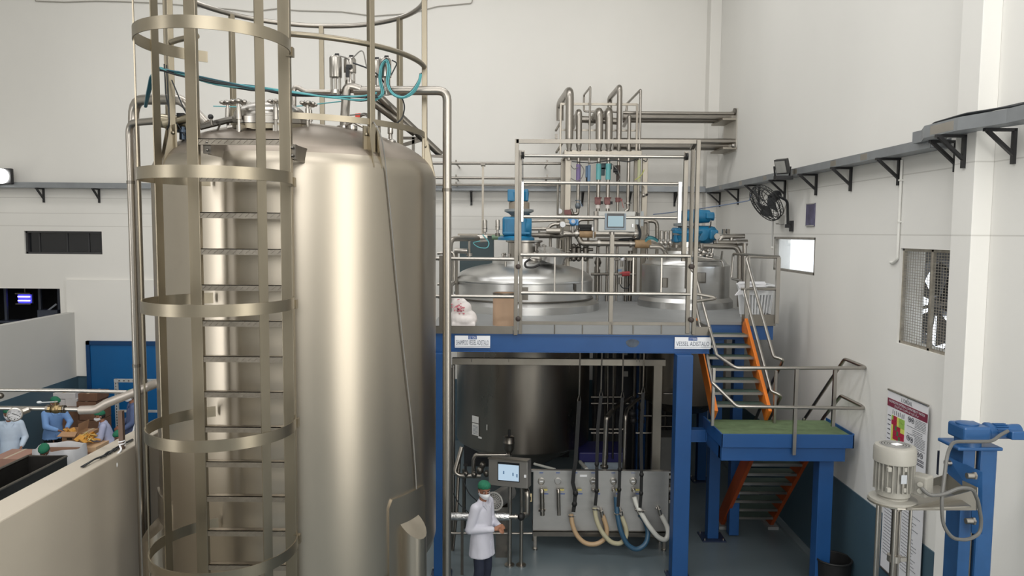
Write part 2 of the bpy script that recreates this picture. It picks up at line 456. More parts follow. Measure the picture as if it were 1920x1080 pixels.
ob('wire_mesh', g, M_GRILL, fan, smooth=0, kind='stuff')
M_FANB = mat('grimy fan blade', (98, 98, 100), 0.5, 0.4, 0.15, (6, 6, 6))
fc = Vector((XR + 0.42, 8.85, 4.15)); fr = 0.55
hs = MB(); n = 28; k = 0.66
ringi = [fc + Vector((0, fr * math.cos(2 * math.pi * i / n), fr * math.sin(2 * math.pi * i / n))) for i in range(n)]
hs.ribbon(ringi, 0.16, 0.012, (1, 0, 0), True)
# square venturi plate round the ring
sq = []
for i in range(n):
    a = 2 * math.pi * i / n; cx, sx = math.cos(a), math.sin(a); q = 1.12 / max(abs(cx), abs(sx)); sq.append(fc + Vector((0.07, cx * q, sx * q)))
o0 = len(hs.v); hs.v += [tuple(p + Vector((0.07, 0, 0))) for p in ringi] + [tuple(p) for p in sq]
for i in range(n): j = (i + 1) % n; hs.f.append((o0 + i, o0 + j, o0 + n + j, o0 + n + i))
ob('fan_housing', hs, mat('dark fan housing', (120, 120, 120), 0.6, 0.2, 0.2, (5, 5, 5)), fan)
for i in range(5):
    a = 2 * math.pi * i / 5 + 0.5
    e1 = Vector((0.05, math.cos(a - 0.32), math.sin(a - 0.32))); e2 = Vector((-0.05, math.cos(a + 0.34), math.sin(a + 0.34)))
    c1 = Vector((0.02, math.cos(a - 0.12), math.sin(a - 0.12)))
    bl = MB(); A, B, C, D = fc + c1 * 0.12, fc + Vector((e1.x, e1.y * 0.48, e1.z * 0.48)), fc + Vector((e2.x, e2.y * 0.48, e2.z * 0.48)), fc + Vector((-0.03, math.cos(a + 0.25) * 0.12, math.sin(a + 0.25) * 0.12))
    bl.prism([A, B, C, D], (0.008, 0, 0)); ob('fan_blade', bl, M_FANB, fan, smooth=0)
ob('fan_hub', MB().lathe([(0.001, -0.09), (0.08, -0.09), (0.12, -0.03), (0.12, 0.1)], fc, 20, Matrix.Rotation(R(90), 3, 'Y')), M_FANB, fan)
for (ya, za, yb, zb) in ((0.0, -0.52, 0.0, 0.52), (-0.52, 0.1, 0.52, -0.1)):
    ob('support_arm', MB().bar(fc + Vector((-0.1, ya, za)), fc + Vector((-0.1, yb, zb)), 0.04, 0.03, (1, 0, 0)), mat('dark fan housing', (70, 68, 64)), fan, smooth=0)
# rain hood outside the opening
hd = MB(); hx = XR + 0.62
hd.prism([(hx, y0 - 0.7, z0 + 0.55), (hx + 0.5, y0 - 0.7, z0 + 0.30), (hx + 0.5, y0 - 0.7, z0 + 0.33), (hx, y0 - 0.7, z1 + 0.35)], (0, 2.4, 0))
ob('rain_hood', hd, mat('dark hood sheet', (58, 54, 50), 0.6, 0.3), fan, smooth=0)

# ------------------------------------------------------------------ cable trays with their brackets
def bracket_mesh():
    b = MB()      # wall plate at x = 0, arm along -x, z = 0 is the top
    b.bb((-0.30, -0.022, -0.028), (0, 0.022, 0)); b.bb((-0.03, -0.022, -0.33), (0, 0.022, 0))
    b.bar((-0.27, 0, -0.02), (-0.02, 0, -0.24), 0.040, 0.03)
    return b.mesh('bracket', M_BLACK, 0)
BR = bracket_mesh()
def tray_run(parent, pts, w, h):
    """open channel swept along pts (level polyline), pts = middle of its floor"""
    for side in (-1, 1):
        q = []
        for i, p in enumerate(pts):
            p = Vector(p); a = Vector(pts[max(0, i - 1)]); c = Vector(pts[min(len(pts) - 1, i + 1)])
            tg = (c - a); tg.z = 0; tg.normalize(); nr = Vector((-tg.y, tg.x, 0)); q.append(p + nr * side * w / 2 + Vector((0, 0, h / 2)))
        ob('side_rail', MB().ribbon(q, h, 0.006), M_GALV, parent, smooth=0)
    b = MB(); b.ribbon([Vector(p) + Vector((0, 0, 0.004)) for p in pts], 0.008, w)
    ob('tray_floor', b, M_GALV, parent, smooth=0)
tr = T('cable_tray', 'grey cable tray on black brackets running along the right wall to the far corner', 'cable tray', (4.55, 12, 5.93))
tray_run(tr, [(4.56, 17.3, 5.93), (4.56, 8.0, 5.93)], 0.22, 0.105)
for px in (1347, 1381, 1420, 1468, 1526, 1590, 1679):
    y = XR * F / (px - 960); ob('bracket', BR, None, tr, loc=(XR, y, 5.93))
for y in (16.0, 14.6, 13.2, 11.8, 10.4, 9.5):
    ob('joint_plate', MB().bb((4.446, y - 0.09, 5.945), (4.452, y + 0.09, 6.02)), M_STEEL, tr, smooth=0)
tr2 = T('cable_tray', 'raised grey cable tray stepping out around the column at the right edge', 'cable tray', (4.4, 7.8, 6.0))
tray_run(tr2, [(4.50, 8.25, 6.0), (4.50, 8.05, 6.0), (4.36, 7.75, 6.0), (4.36, 7.2, 6.0), (4.50, 6.7, 6.0), (4.50, 4.6, 6.0)], 0.22, 0.125)
ob('bracket', BR, None, tr2, loc=(XR, 7.93, 6.0)); ob('bracket', BR, None, tr2, loc=(4.51, 7.48, 6.0)); ob('bracket', BR, None, tr2, loc=(XR, 7.02, 6.0))
ob('joint_plate', MB().bb((4.246, 7.25, 6.015), (4.252, 7.65, 6.105)), M_STEEL, tr2, smooth=0)
cb = T('cable_bundle', 'thin dark cables lying on the raised tray by the column', 'cables', (4.45, 7, 6.1))
for i in range(4):
    ob('cable', MB().tube(fillet([(4.47 + i * 0.03, 8.22, 6.13), (4.47 + i * 0.03, 8.05, 6.14 + i * 0.01), (4.33 + i * 0.03, 7.75, 6.15), (4.33 + i * 0.03, 7.2, 6.16), (4.46 + i * 0.03, 6.7, 6.15 + i * 0.01), (4.46 + i * 0.03, 4.8, 6.14)], 0.3), 0.011, 6), M_CABLE, cb)
tl = T('cable_tray', 'long grey cable tray on black brackets along the back wall behind the tank', 'cable tray', (-4, YB - 0.15, 6.0))
zl, zr = zat(60, 347, YB - 0.26), zat(1190, 354, YB - 0.26)
tray_run(tl, [(-13.5, YB - 0.15, zl - 0.06), (-9.0, YB - 0.15, zl - 0.06), (4.6, YB - 0.15, zr - 0.06)], 0.22, 0.125)
for px in (-20, 82, 186, 300, 460, 620, 740, 884, 960, 1092, 1180, 1265):
    x = xat(px, 355, YB); ob('bracket', BR, None, tl, loc=(x, YB, zl - 0.06 + (zr - zl) * (x + 9) / 13.6 if x > -9 else zl - 0.06), rot=(0, 0, R(90)))

# ------------------------------------------------------------------ things on the walls
def conduit(name, label, pts, r, m, parts=()):
    t = T(name, label, 'conduit', pts[0])
    ob('tube', MB().pipe(pts, r, 0.05, 8), m, t)
    return t
M_PVC = mat('white conduit', (226, 225, 220), 0.5)
a, c = atx(1691, 300, XR - 0.02), atx(1690, 494, XR - 0.02)
cd = conduit('conduit_pipe', 'white vertical conduit on the right wall beside the fan opening', [a, (a.x, a.y, c.z + 0.05), (a.x, a.y + 0.10, c.z), (a.x + 0.01, a.y + 0.18, c.z)], 0.016, M_PVC)
for z in (a.z - 0.25, a.z - 0.75): ob('clip', MB().bb((a.x - 0.02, a.y - 0.025, z), (XR, a.y + 0.025, z + 0.02)), M_PVC, cd, smooth=0)
a, c = atx(1449, 405, XR - 0.02), atx(1446, 465, XR - 0.02)
cd = conduit('conduit_pipe', 'thin grey conduit dropping from the wall fan box past the bright window', [a, (a.x, a.y, c.z)], 0.012, mat('grey conduit', (190, 190, 188), 0.5))
ob('clip', MB().bb((a.x - 0.016, a.y - 0.02, c.z), (XR, a.y + 0.02, c.z + 0.03)), M_PVC, cd, smooth=0)
# square junction box
a = atx(1462, 411, XR - 0.05)
jb = T('junction_box', 'small grey socket box on the right wall under the fan', 'socket box', a)
ob('box', MB().bb((XR - 0.09, a.y - 0.09, a.z - 0.09), (XR, a.y + 0.09, a.z + 0.07)), mat('grey box', (176, 175, 170), 0.5), jb, smooth=0, bev=0.01)
ob('lid', MB().bb((XR - 0.10, a.y - 0.07, a.z - 0.07), (XR - 0.09, a.y + 0.07, a.z + 0.05)), M_PVC, jb, smooth=0, bev=0.004)
# dark picture panel
a, c = atx(1514, 382, XR), atx(1528, 424, XR)
pn = T('notice_plate', 'narrow dark purple notice plate on the right wall above the bright window', 'notice plate', ((XR, (a.y + c.y) / 2, c.z)))
ob('plate', MB().bb((XR - 0.02, c.y, c.z), (XR, a.y, a.z)), mat('dark purple plate', (96, 92, 118), 0.4, 0, 0.45, (5, 5, 5)), pn, smooth=0)
ob('rim', MB().bb((XR - 0.025, c.y, c.z), (XR - 0.02, a.y, c.z + 0.015)).bb((XR - 0.025, c.y, a.z - 0.015), (XR - 0.02, a.y, a.z)), mat('grey box', (176, 175, 170)), pn, smooth=0)
# flood light standing on the tray
a = at(1467, 312, 11.9)
fl = T('flood_light', 'square black flood light standing up on the right wall tray', 'flood light', a)
mrot = (Matrix.Rotation(R(-62), 3, 'Z') @ Matrix.Rotation(R(18), 3, 'X'))
ob('lamp_body', MB().box(a, (0.24, 0.07, 0.24), m=mrot), mat('dark grey lamp body', (66, 66, 66), 0.45, 0.3), fl, smooth=0, bev=0.008)
ob('lens', MB().box(a + mrot @ Vector((-0.0, -0.04, 0.0)), (0.19, 0.012, 0.19), m=mrot), mat('lamp lens', (150, 150, 146), 0.15), fl, smooth=0)
ob('yoke', MB().bar(a + Vector((-0.13, 0, 0.0)), a + Vector((-0.10, 0.02, -0.20)), 0.03, 0.01).bar(a + Vector((0.13, 0, 0.0)), a + Vector((0.12, 0.02, -0.20)), 0.03, 0.01).box(a + Vector((0.02, 0.0, -0.18)), (0.26, 0.16, 0.06)), M_BLACK, fl, smooth=0)
# lit flood light at the left edge
a = at(1, 330, 17.1)
fl = T('flood_light', 'glaring lit flood light on the back wall at the left edge', 'flood light', a)
ob('lamp_body', MB().box(a + Vector((0, 0.1, 0)), (0.42, 0.10, 0.36)), M_BLACK, fl, smooth=0, bev=0.02)
ob('lens', MB().lathe([(0.001, 0), (0.17, 0), (0.17, 0.02)], a + Vector((0, 0.03, 0)), 24, Matrix.Rotation(R(90), 3, 'X')), mat('lit lamp', (255, 255, 255), 0.3, emit=(255, 255, 250), estr=14), fl)
ob('yoke', MB().bar(a + Vector((0, 0.12, -0.1)), a + Vector((0, 0.3, -0.15)), 0.1, 0.03), M_BLACK, fl, smooth=0)
# wires drooping on the back wall near the top
def wire(name, label, pts, r, m, cat='cable'):
    t = ob(name, MB().tube(pts, r, 6), m); tag(t, label, cat); return t
def sag(p, q, d, n=14):
    p, q = Vector(p), Vector(q); return [p.lerp(q, i / n) + Vector((0, 0, -4 * d * (i / n) * (1 - i / n))) for i in range(n + 1)]
M_WIRE = mat('grey wire', (168, 164, 156), 0.6)
pts = [at(x, y, YB - 0.03) for x, y in ((66, -2), (66, 2), (120, 4), (180, 2), (225, 3), (300, 6), (380, 13), (440, 18), (470, 22), (520, 16), (560, 20), (640, 22), (700, 30), (770, 25), (820, 12), (885, 6), (886, -4))]
wire('wall_wire', 'thin sagging wire strung high across the back wall', fillet(pts, 0.3), 0.012, M_WIRE)
pts = [at(x, y, YB - 0.03) for x, y in ((1330, -5), (1330, 60), (1329, 130), (1328, 188))]
wire('wall_wire', 'thin wire hanging straight down beside the corner column', pts, 0.010, M_WIRE)
wire('fan_wire', 'thin blue grey wire strung from the pipe rack to the wall fan', sag(at(1225, 402, 14.9), at(1405, 376, 12.9), 0.02) + [at(1408, 365, 12.9)], 0.010, mat('blue grey wire', (104, 118, 142), 0.6))

# ------------------------------------------------------------------ wall fan
fc = at(1436, 381, 12.6)
wf = T('wall_fan', 'black round cage fan on a bent arm from the right wall', 'fan', fc)
axis = Vector((-0.81, -0.19, -0.57)).normalized()
mq = axis.to_track_quat('Z', 'Y').to_matrix()
M_FANK = mat('black fan wire', (30, 31, 33), 0.45)
fr = 0.335
cg = MB()
def circ(r, z, n=26): return [fc + mq @ Vector((r * math.cos(2 * math.pi * i / n), r * math.sin(2 * math.pi * i / n), z)) for i in range(n)]
for (r, z, w_) in ((fr, 0.0, 0.010), (fr * 0.97, 0.05, 0.007), (fr * 0.97, -0.07, 0.007), (fr * 0.6, 0.10, 0.006), (fr * 0.6, -0.11, 0.006)): cg.tube(circ(r, z), w_, 6, True)
for i in range(26):
    a = 2 * math.pi * i / 26; u = Vector((math.cos(a), math.sin(a), 0))
    cg.tube([fc + mq @ (u * 0.06 + Vector((0, 0, 0.11))), fc + mq @ (u * fr * 0.6 + Vector((0, 0, 0.10))), fc + mq @ (u * fr * 0.97 + Vector((0, 0, 0.05))), fc + mq @ (u * fr * 0.97 + Vector((0, 0, -0.07))), fc + mq @ (u * fr * 0.6 + Vector((0, 0, -0.11)))], 0.0045, 4)
ob('cage', cg, M_FANK, wf)
ob('badge', MB().lathe([(0.001, 0.118), (0.06, 0.115), (0.065, 0.10)], fc, 16, mq), M_FANK, wf)
for i in range(3):
    a = 2.1 * i
    P = [Vector((0.05, -0.05, 0.02)), Vector((0.28, -0.15, 0.05)), Vector((0.30, 0.10, -0.03)), Vector((0.06, 0.06, -0.02))]
    rz = Matrix.Rotation(a, 3, 'Z'); ob('fan_blade', MB().prism([fc + mq @ (rz @ p) for p in P], mq @ Vector((0, 0, 0.006))), mat('dark grey blade', (70, 72, 74), 0.4), wf, smooth=0)
ob('motor', MB().lathe([(0.001, -0.30), (0.06, -0.30), (0.085, -0.26), (0.085, -0.12), (0.05, -0.10)], fc, 18, mq), M_FANK, wf)
e = fc + mq @ Vector((0, 0, -0.28)); wp = atx(1485, 425, XR - 0.01)
ob('arm', MB().pipe([e, (XR - 0.22, wp.y + 0.05, e.z - 0.05), (XR - 0.10, wp.y, e.z - 0.12), (XR - 0.08, wp.y, wp.z)], 0.022, 0.12, 8), M_FANK, wf)
ob('wall_plate', MB().bb((XR - 0.04, wp.y - 0.05, wp.z - 0.08), (XR, wp.y + 0.05, wp.z + 0.10)).bb((XR - 0.12, wp.y - 0.03, wp.z - 0.02), (XR - 0.03, wp.y + 0.03, wp.z + 0.04)), M_FANK, wf, smooth=0)
a2 = atx(1470, 360, XR - 0.02)
wire('fan_wire', 'thin pale wire hanging from the tray to the wall fan box', [atx(1475, 335, XR - 0.02), atx(1477, 375, XR - 0.02), atx(1468, 402, XR - 0.04)], 0.008, M_WIRE)
# ================================================================== THE BIG TANK
TC = Vector((-2.05, 7.21, 0)); TR = 1.30; ZS = 5.50; ZB = 2.0; DH = 0.50
def dome_z(r): return ZS + DH * math.sqrt(max(0, 1 - (r / TR) ** 2)) if r < TR else ZS
def tp(th, r, z):
    """point at angle th (0 = towards the camera side, 90 = right) round the tank axis"""
    return TC + Vector((r * math.sin(R(th)), -r * math.cos(R(th)), z))
tank = T('storage_tank', 'huge brushed steel storage tank on legs with a caged ladder in front', 'tank', (TC.x, TC.y, 0))
prof = [(0.001, ZB - DH)] + [(TR * math.sin(R(a)), ZB - DH * math.cos(R(a))) for a in range(8, 89, 8)]
prof += [(TR, ZB), (TR, 2.9), (TR, 3.8), (TR, 4.7)]
prof += [(TR, ZS - 0.03)]
prof += [(TR * math.cos(R(a)), ZS + DH * math.sin(R(a))) for a in (3, 7, 11, 15)]
ob('shell', MB().lathe(prof, TC, 96, cap=False), M_TANK, tank, smooth=60)
M_TOP = mat('pickled dome steel', (146, 137, 127), 0.46, 1.0, 0.06, (1.5, 1.5, 1.5), 0.0, 60, 0.5, 0.03, 5)
ob('top_head', MB().lathe([(TR * math.cos(R(a)), ZS + DH * math.sin(R(a))) for a in (15, 18, 22, 28, 34, 40, 46, 52, 58, 64, 70, 76, 82, 88)] + [(0.001, ZS + DH)], TC, 96, cap=False), M_TOP, tank, smooth=60)
# seams and legs
for th in (60, 148, 212, 305):
    d = Vector((math.sin(R(th)), -math.cos(R(th)), 0)); c = TC + d * (TR + 0.035)
    lg = MB(); n = 20; hz = 2.36; o0 = len(lg.v); rr = 0.135
    for (z0_, top) in ((0.03, 0), (0, 1)):
        for i in range(n):
            a = 2 * math.pi * i / n; q = d * math.cos(a) * rr + Vector((-d.y, d.x, 0)) * math.sin(a) * rr
            lg.v.append(tuple(c + q + Vector((0, 0, (hz + 0.13 - 0.9 * (d.dot(q) + rr)) if top else 0.02))))
    for i in range(n): j = (i + 1) % n; lg.f.append((i, j, n + j, n + i))
    lg.f.append(tuple(range(n))[::-1]); lg.f.append(tuple(range(n, 2 * n)))
    ob('leg', lg, M_TANK, tank)
    ob('foot_plate', MB().box(c + Vector((0, 0, 0.01)), (0.4, 0.4, 0.02), R(th)), M_CAGE, tank, smooth=0)
    pd = MB(); outl = []
    w0 = 11.5; za, zb = 1.9, 2.64
    g = [(-w0, za), (w0, za), (w0, zb - 0.07), (w0 - 1.6, zb), (-w0 + 1.6, zb), (-w0, zb - 0.07)]
    m_ = 14
    for i in range(m_ + 1):
        u = -w0 + 2 * w0 * i / m_; e = abs(u) - (w0 - 1.6); ztop = zb - (0.07 * e / 1.6 if e > 0 else 0)
        for (rad, z) in ((TR - 0.01, za), (TR + 0.018, za), (TR + 0.018, ztop), (TR - 0.01, ztop)): pd.v.append(tuple(tp(th + u, rad, z)))
    for i in range(m_):
        for k in range(4): l = (k + 1) % 4; pd.f.append((i * 4 + k, i * 4 + l, (i + 1) * 4 + l, (i + 1) * 4 + k))
    pd.f.append((3, 2, 1, 0)); e = m_ * 4; pd.f.append((e, e + 1, e + 2, e + 3))
    ob('leg_pad', pd, M_TANK, tank)
# manhole on the dome
mc = Vector((-2.11, 6.54, 0)); mr = math.hypot(mc.x - TC.x, mc.y - TC.y); mz = dome_z(mr) - 0.045
tilt = (Matrix.Rotation(R(7), 3, 'X'))
mh = ob('manhole', MB().lathe([(0.28, -0.15), (0.28, 0.0), (0.315, 0.0), (0.315, 0.04), (0.24, 0.04)], mc + Vector((0, 0, mz)), 40, tilt), M_CAGE, tank)
ob('manhole_lid', MB().lathe([(0.315, 0.045), (0.315, 0.10), (0.30, 0.105)] + [(0.30 * math.cos(R(a)), 0.105 + 0.125 * math.sin(R(a))) for a in range(10, 89, 11)] + [(0.001, 0.23)], mc + Vector((0, 0, mz)), 40, tilt), M_STEEL, mh)
for i in range(7):
    a = R(-90 + 24 + 360 / 7 * i)
    b = mc + Vector((0, 0, mz)) + tilt @ Vector((0.355 * math.cos(a), 0.355 * math.sin(a), -0.03))
    k = MB(); k.cyl(b + Vector((0, 0, -0.02)), b + Vector((0, 0, 0.24)), 0.013, n=8)
    k.cyl(b + Vector((0, 0, 0.10)), b + Vector((0, 0, 0.20)), 0.024, 0.019, n=10)
    for j in range(5):
        q = 2 * math.pi * j / 5; k.ball(b + Vector((0.047 * math.cos(q), 0.047 * math.sin(q), 0.245)), 0.024, 8, 5, (1, 1, 0.7))
    k.ball(b + Vector((0, 0, 0.252)), 0.034, 10, 6, (1, 1, 0.6))
    k.box(b + Vector((-0.03 * math.cos(a), -0.03 * math.sin(a), 0.03)), (0.07, 0.05, 0.05), a)
    ob('clamp_knob', k, M_STEEL, mh)
b0 = at(395, 219, 6.35); b1 = at(443, 235, 6.4)
k = MB(); k.tube([at(376, 238, 6.45), at(400, 232, 6.42), at(424, 226, 6.4), at(446, 222, 6.4)], 0.028, 8); k.tube([b0, b0 + Vector((0.01, 0, -0.07))], 0.012, 8); k.tube(fillet([at(413, 232, 6.4), at(408, 244, 6.4), at(396, 246, 6.4)], 0.03), 0.009, 6)
ob('swing_arm', k, M_DSTEEL, mh)
ob('ball_knob', MB().ball(b0, 0.023, 12, 8), M_BLACK, mh)
# ladder stand-offs, rail feet and bolts
for (px, py) in ((391, 275), (549, 285)):
    p = at(px, py, 5.72); q = MB(); q.box(p, (0.06, 0.06, 0.11)).bar(p, p + Vector((0.02, 0.36, 0.0)), 0.012, 0.12)
    for dz in (-0.03, 0.03): q.ball(p + Vector((0.012, -0.055, dz)), 0.012, 8, 5)
    ob('ladder_bracket', q, M_DSTEEL, tank, smooth=30)

# ------------------------------------------------------------------ guard rail on the dome
gr = T('guard_rail', 'round steel guard rail standing on top of the storage tank', 'guard rail', tuple(tp(0, 0, ZS)))
RR = 1.20; ZT, ZM, ZK = 7.26, 6.56, 5.92
def arc(a0, a1, r, z, n): return [tp(a0 + (a1 - a0) * i / n, r, z) for i in range(n + 1)]
ob('top_rail', MB().tube(arc(12, 335, RR, ZT, 62), 0.026, 10), M_PIPE, gr)
ob('mid_rail', MB().tube(arc(11, 90, RR, ZM, 22), 0.024, 10), M_CAGE, gr)
ob('mid_rail', MB().tube(arc(318, 335, RR, ZM, 8), 0.024, 10), M_CAGE, gr)
ob('toe_bar', MB().ribbon(arc(11, 90, RR, ZK, 24), 0.05, 0.012), M_CAGE, gr)
for th in (45, 90, 136, 184, 230, 276, 316):
    b = tp(th, RR, 0); zf = dome_z(RR - 0.02) - 0.06
    ob('rail_post', MB().box(b + Vector((0, 0, (zf + ZT) / 2)), (0.05, 0.05, ZT - zf), R(th)), M_CAGE, gr, smooth=0, bev=0.004)
    ft = MB()
    t_ = Vector((math.cos(R(th)), math.sin(R(th)), 0)); nrm = Vector((math.sin(R(th)), -math.cos(R(th)), 0))
    for sd in (-1, 1):
        ft.box(b + t_ * sd * 0.055 + nrm * 0.0 + Vector((0, 0, zf + 0.13)), (0.055, 0.014, 0.2), R(th))
        ft.prism([b + t_ * sd * 0.034 + nrm * 0.03 + Vector((0, 0, zf + 0.22)), b + t_ * sd * 0.034 + nrm * 0.10 + Vector((0, 0, zf - 0.12)), b + t_ * sd * 0.034 - nrm * 0.03 + Vector((0, 0, zf + 0.02))], t_ * sd * 0.012)
        ft.ball(b + t_ * sd * 0.06 + nrm * 0.012 + Vector((0, 0, zf + 0.16)), 0.014, 8, 5)
    ob('post_foot', ft, M_CAGE, gr, smooth=30)

# ------------------------------------------------------------------ caged ladder
LY = 5.67
xl = at(371, 640, LY).x; xr = at(541, 640, LY).x
lad = T('caged_ladder', 'steel ladder with round safety cage fixed to the storage tank', 'ladder', ((xl + xr) / 2, LY, 0))
for x in (xl, xr):
    ob('side_rail', MB().box((x, LY + 0.01, 4.15), (0.088, 0.05, 7.7)), M_CAGE, lad, smooth=0, bev=0.004)
z0_ = zat(460, 668, LY); z = z0_ - 0.2765 * 8
M_RUNG = mat('chequered rung', (160, 153, 143), 0.36, 1.0, 0.10, (20, 20, 20), 0.10, 90)
rm = MB(); L = xr - xl - 0.07
rm.bb((-L / 2, -0.008, -0.046), (L / 2, 0.0, 0.0)).bb((-L / 2, -0.008, -0.006), (L / 2, 0.05, 0.0)).bb((-L / 2, 0.044, -0.03), (L / 2, 0.05, 0.0))
for i in range(13):
    x = -L / 2 + L * (i + 0.5) / 13; rm.bar((x - 0.016, -0.010, -0.036), (x + 0.016, -0.010, -0.008), 0.004, 0.006, (0, -1, 0))
rme = rm.mesh('rung', M_RUNG, 0)
while z < 5.85:
    ob('rung', rme, None, lad, loc=((xl + xr) / 2, LY, z)); z += 0.2765
HC = Vector((-2.16, 5.46, 0)); HR = 0.525
def hp(a, z, r=HR): return HC + Vector((r * math.cos(R(a)), r * math.sin(R(a)), z))
for z in (6.35, 5.385, 4.455, 3.53, 2.60, 1.68):
    a0, a1 = 14, -241
    pts = [hp(a0 + (a1 - a0) * i / 44, z) for i in range(45)]
    pts = [Vector((xr + 0.03, LY + 0.03, z))] + pts + [Vector((xl + 0.02, LY + 0.26, z))]
    ob('cage_hoop', MB().ribbon(pts, 0.084, 0.008), M_CAGE, lad, smooth=30)
    ob('hoop_lug', MB().box((xr + 0.045, LY + 0.0, z - 0.02), (0.05, 0.05, 0.07)), M_CAGE, lad, smooth=0)
for a in (203, 164, 325):
    p = hp(a, 4.3, HR - 0.008)
    ob('cage_strap', MB().box(p, (0.008, 0.074, 6.6), R(a)), M_CAGE, lad, smooth=0)

# ------------------------------------------------------------------ pipes up the left side of the tank
def pipe_thing(name, label, px, r, m=None, cat='pipe', bend=0.12, group=None, n=12):
    pts = [at(*p) if not isinstance(p, Vector) else p for p in px]
    t = T(name, label, cat, pts[0], group); ob('tube', MB().pipe(pts, r, bend, n), m or M_PIPE, t); return t
bA = at(262, 600, 6.86)
tA = T('riser_pipe', 'thick steel pipe rising up the left side of the storage tank', 'pipe', (bA.x, bA.y, 0))
ob('tube', MB().pipe([Vector((bA.x, bA.y, 0.0)), Vector((bA.x, bA.y, zat(266, 187, 6.86))), at(340, 186, 6.5), at(368, 214, 6.5), at(385, 232, 6.5)], 0.047, 0.16, 14), M_PIPE, tA)
bB = at(253, 600, 6.66)
tB = T('riser_pipe', 'thinner steel pipe outside the thick one left of the storage tank', 'pipe', (bB.x, bB.y, 0))
ob('tube', MB().pipe([Vector((bB.x, bB.y, 0.0)), Vector((bB.x, bB.y, zat(250, 231, 6.66))), at(300, 226, 6.4), at(350, 230, 6.5)], 0.031, 0.10, 12), M_PIPE, tB)
for zz in (5.4, 3.75): ob('joint_collar', MB().cyl((bB.x, bB.y, zz), (bB.x, bB.y, zz + 0.03), 0.035, n=12), M_DSTEEL, tB)
va = T('control_valve', 'grey valve cluster with dark fittings on the tank dome left of the manhole', 'valve', at(345, 238, 6.5))
k = MB(); k.tube([at(300, 226, 6.42), at(352, 232, 6.45)], 0.06, 12); k.tube([at(308, 234, 6.38), at(352, 222, 6.38)], 0.035, 12)
ob('actuator', k, mat('khaki steel', (150, 142, 124), 0.3, 1.0, 0.1), va)
ob('valve_body', MB().cyl(at(343, 238, 6.42), at(343, 246, 6.42), 0.03, n=10).cyl(at(343, 244, 6.42), at(343, 249, 6.42), 0.048, n=14).cyl(at(343, 249, 6.42), at(343, 262, 6.42), 0.03, n=10), mat('dark blue fitting', (58, 70, 84), 0.35, 0.6), va)
ob('coupling', MB().box(at(340, 217, 6.4), (0.06, 0.05, 0.04)), M_BLACK, va, smooth=0)
for (a, q, b) in (((308, 120), (312, 200), (346, 254)), ((312, 122), (318, 232), (310, 252)), ((322, 150), (345, 205), (356, 222))):
    ob('cable', MB().tube(fillet([at(*a, 6.3), at(*q, 6.3), at(*b, 6.4)], 0.5, 8), 0.006, 6), M_CABLE, va)

# ------------------------------------------------------------------ pipework and valves over the dome
YP = 6.95
tp1 = T('overhead_pipe', 'steel pipe crossing above the tank dome and dropping down its right side', 'pipe', at(838, 600, YP))
e = at(838, 600, YP)
rx, ry, rz = e.x, YP, zat(838, 170, YP)
ob('tube', MB().pipe([at(664, 170, YP), Vector((rx, ry, rz)), Vector((rx, ry, 0.0))], 0.041, 0.09, 14), M_PIPE, tp1)
ob('joint_collar', MB().cyl((rx, ry, 5.37), (rx, ry, 5.40), 0.046, n=14), M_DSTEEL, tp1)
tp2 = T('inlet_pipe', 'short bent steel pipe dropping into the flange on the tank dome', 'pipe', at(648, 236, YP - 0.1))
ob('tube', MB().pipe([at(676, 168, YP), at(650, 160, YP - 0.02), at(645, 244, YP - 0.1)], 0.041, 0.10, 14), M_PIPE, tp2)
ob('flange', MB().cyl(at(646, 237, YP - 0.1), at(646, 241, YP - 0.1), 0.07, n=18), M_STEEL, tp2)
tp3 = T('inlet_pipe', 'thin bent steel pipe running behind the ladder top to the actuators', 'pipe', at(552, 235, 6.9))
ob('tube', MB().pipe([at(551, 235, 6.9), at(551, 160, 6.9), at(573, 172, 6.9), at(632, 172, YP), at(664, 170, YP)], 0.022, 0.05, 10), M_PIPE, tp3)
def actuator(label, px, ytop, ybot, Y, r, cap=True):
    t = T('valve_actuator', label, 'actuator', at(px, ybot, Y), 'pneumatic actuators over the tank dome')
    a, c = at(px, ytop, Y), at(px, ybot, Y)
    h = a.z - c.z
    ob('cylinder', MB().lathe([(r * 0.4, c.z + h * 0.42), (r, c.z + h * 0.44), (r, a.z - 0.015), (r * 0.85, a.z), (0.001, a.z)], (a.x, a.y, 0), 20), M_STEEL, t)
    ob('yoke', MB().bb((a.x - r * 0.8, Y - 0.02, c.z + 0.02), (a.x - r * 0.5, Y + 0.02, c.z + h * 0.44)).bb((a.x + r * 0.5, Y - 0.02, c.z + 0.02), (a.x + r * 0.8, Y + 0.02, c.z + h * 0.44)).cyl((a.x, Y, c.z - 0.02), (a.x, Y, c.z + h * 0.45), 0.012, n=8).lathe([(0.001, c.z - 0.03), (0.04, c.z - 0.03), (0.05, c.z), (0.04, c.z + 0.035), (0.001, c.z + 0.035)], (a.x, a.y, 0), 14), M_STEEL, t, smooth=30)
    if cap: ob('air_plug', MB().cyl((a.x, Y, a.z), (a.x + 0.005, Y, a.z + 0.02), 0.012, n=8).box((a.x + 0.015, Y, a.z + 0.02), (0.035, 0.02, 0.014)), M_BLACK, t, smooth=30)
    return t
actuator('leftmost steel valve actuator above the tank dome', 629, 106, 176, YP - 0.05, 0.056)
actuator('steel valve actuator on the bend of the pipe above the dome', 656, 109, 158, YP, 0.056)
actuator('short steel valve actuator just right of the front guard rail post', 704, 113, 168, YP + 0.1, 0.056)
actuator('right steel valve actuator with a black clamp inside the hose loop', 722, 110, 172, YP - 0.1, 0.056)
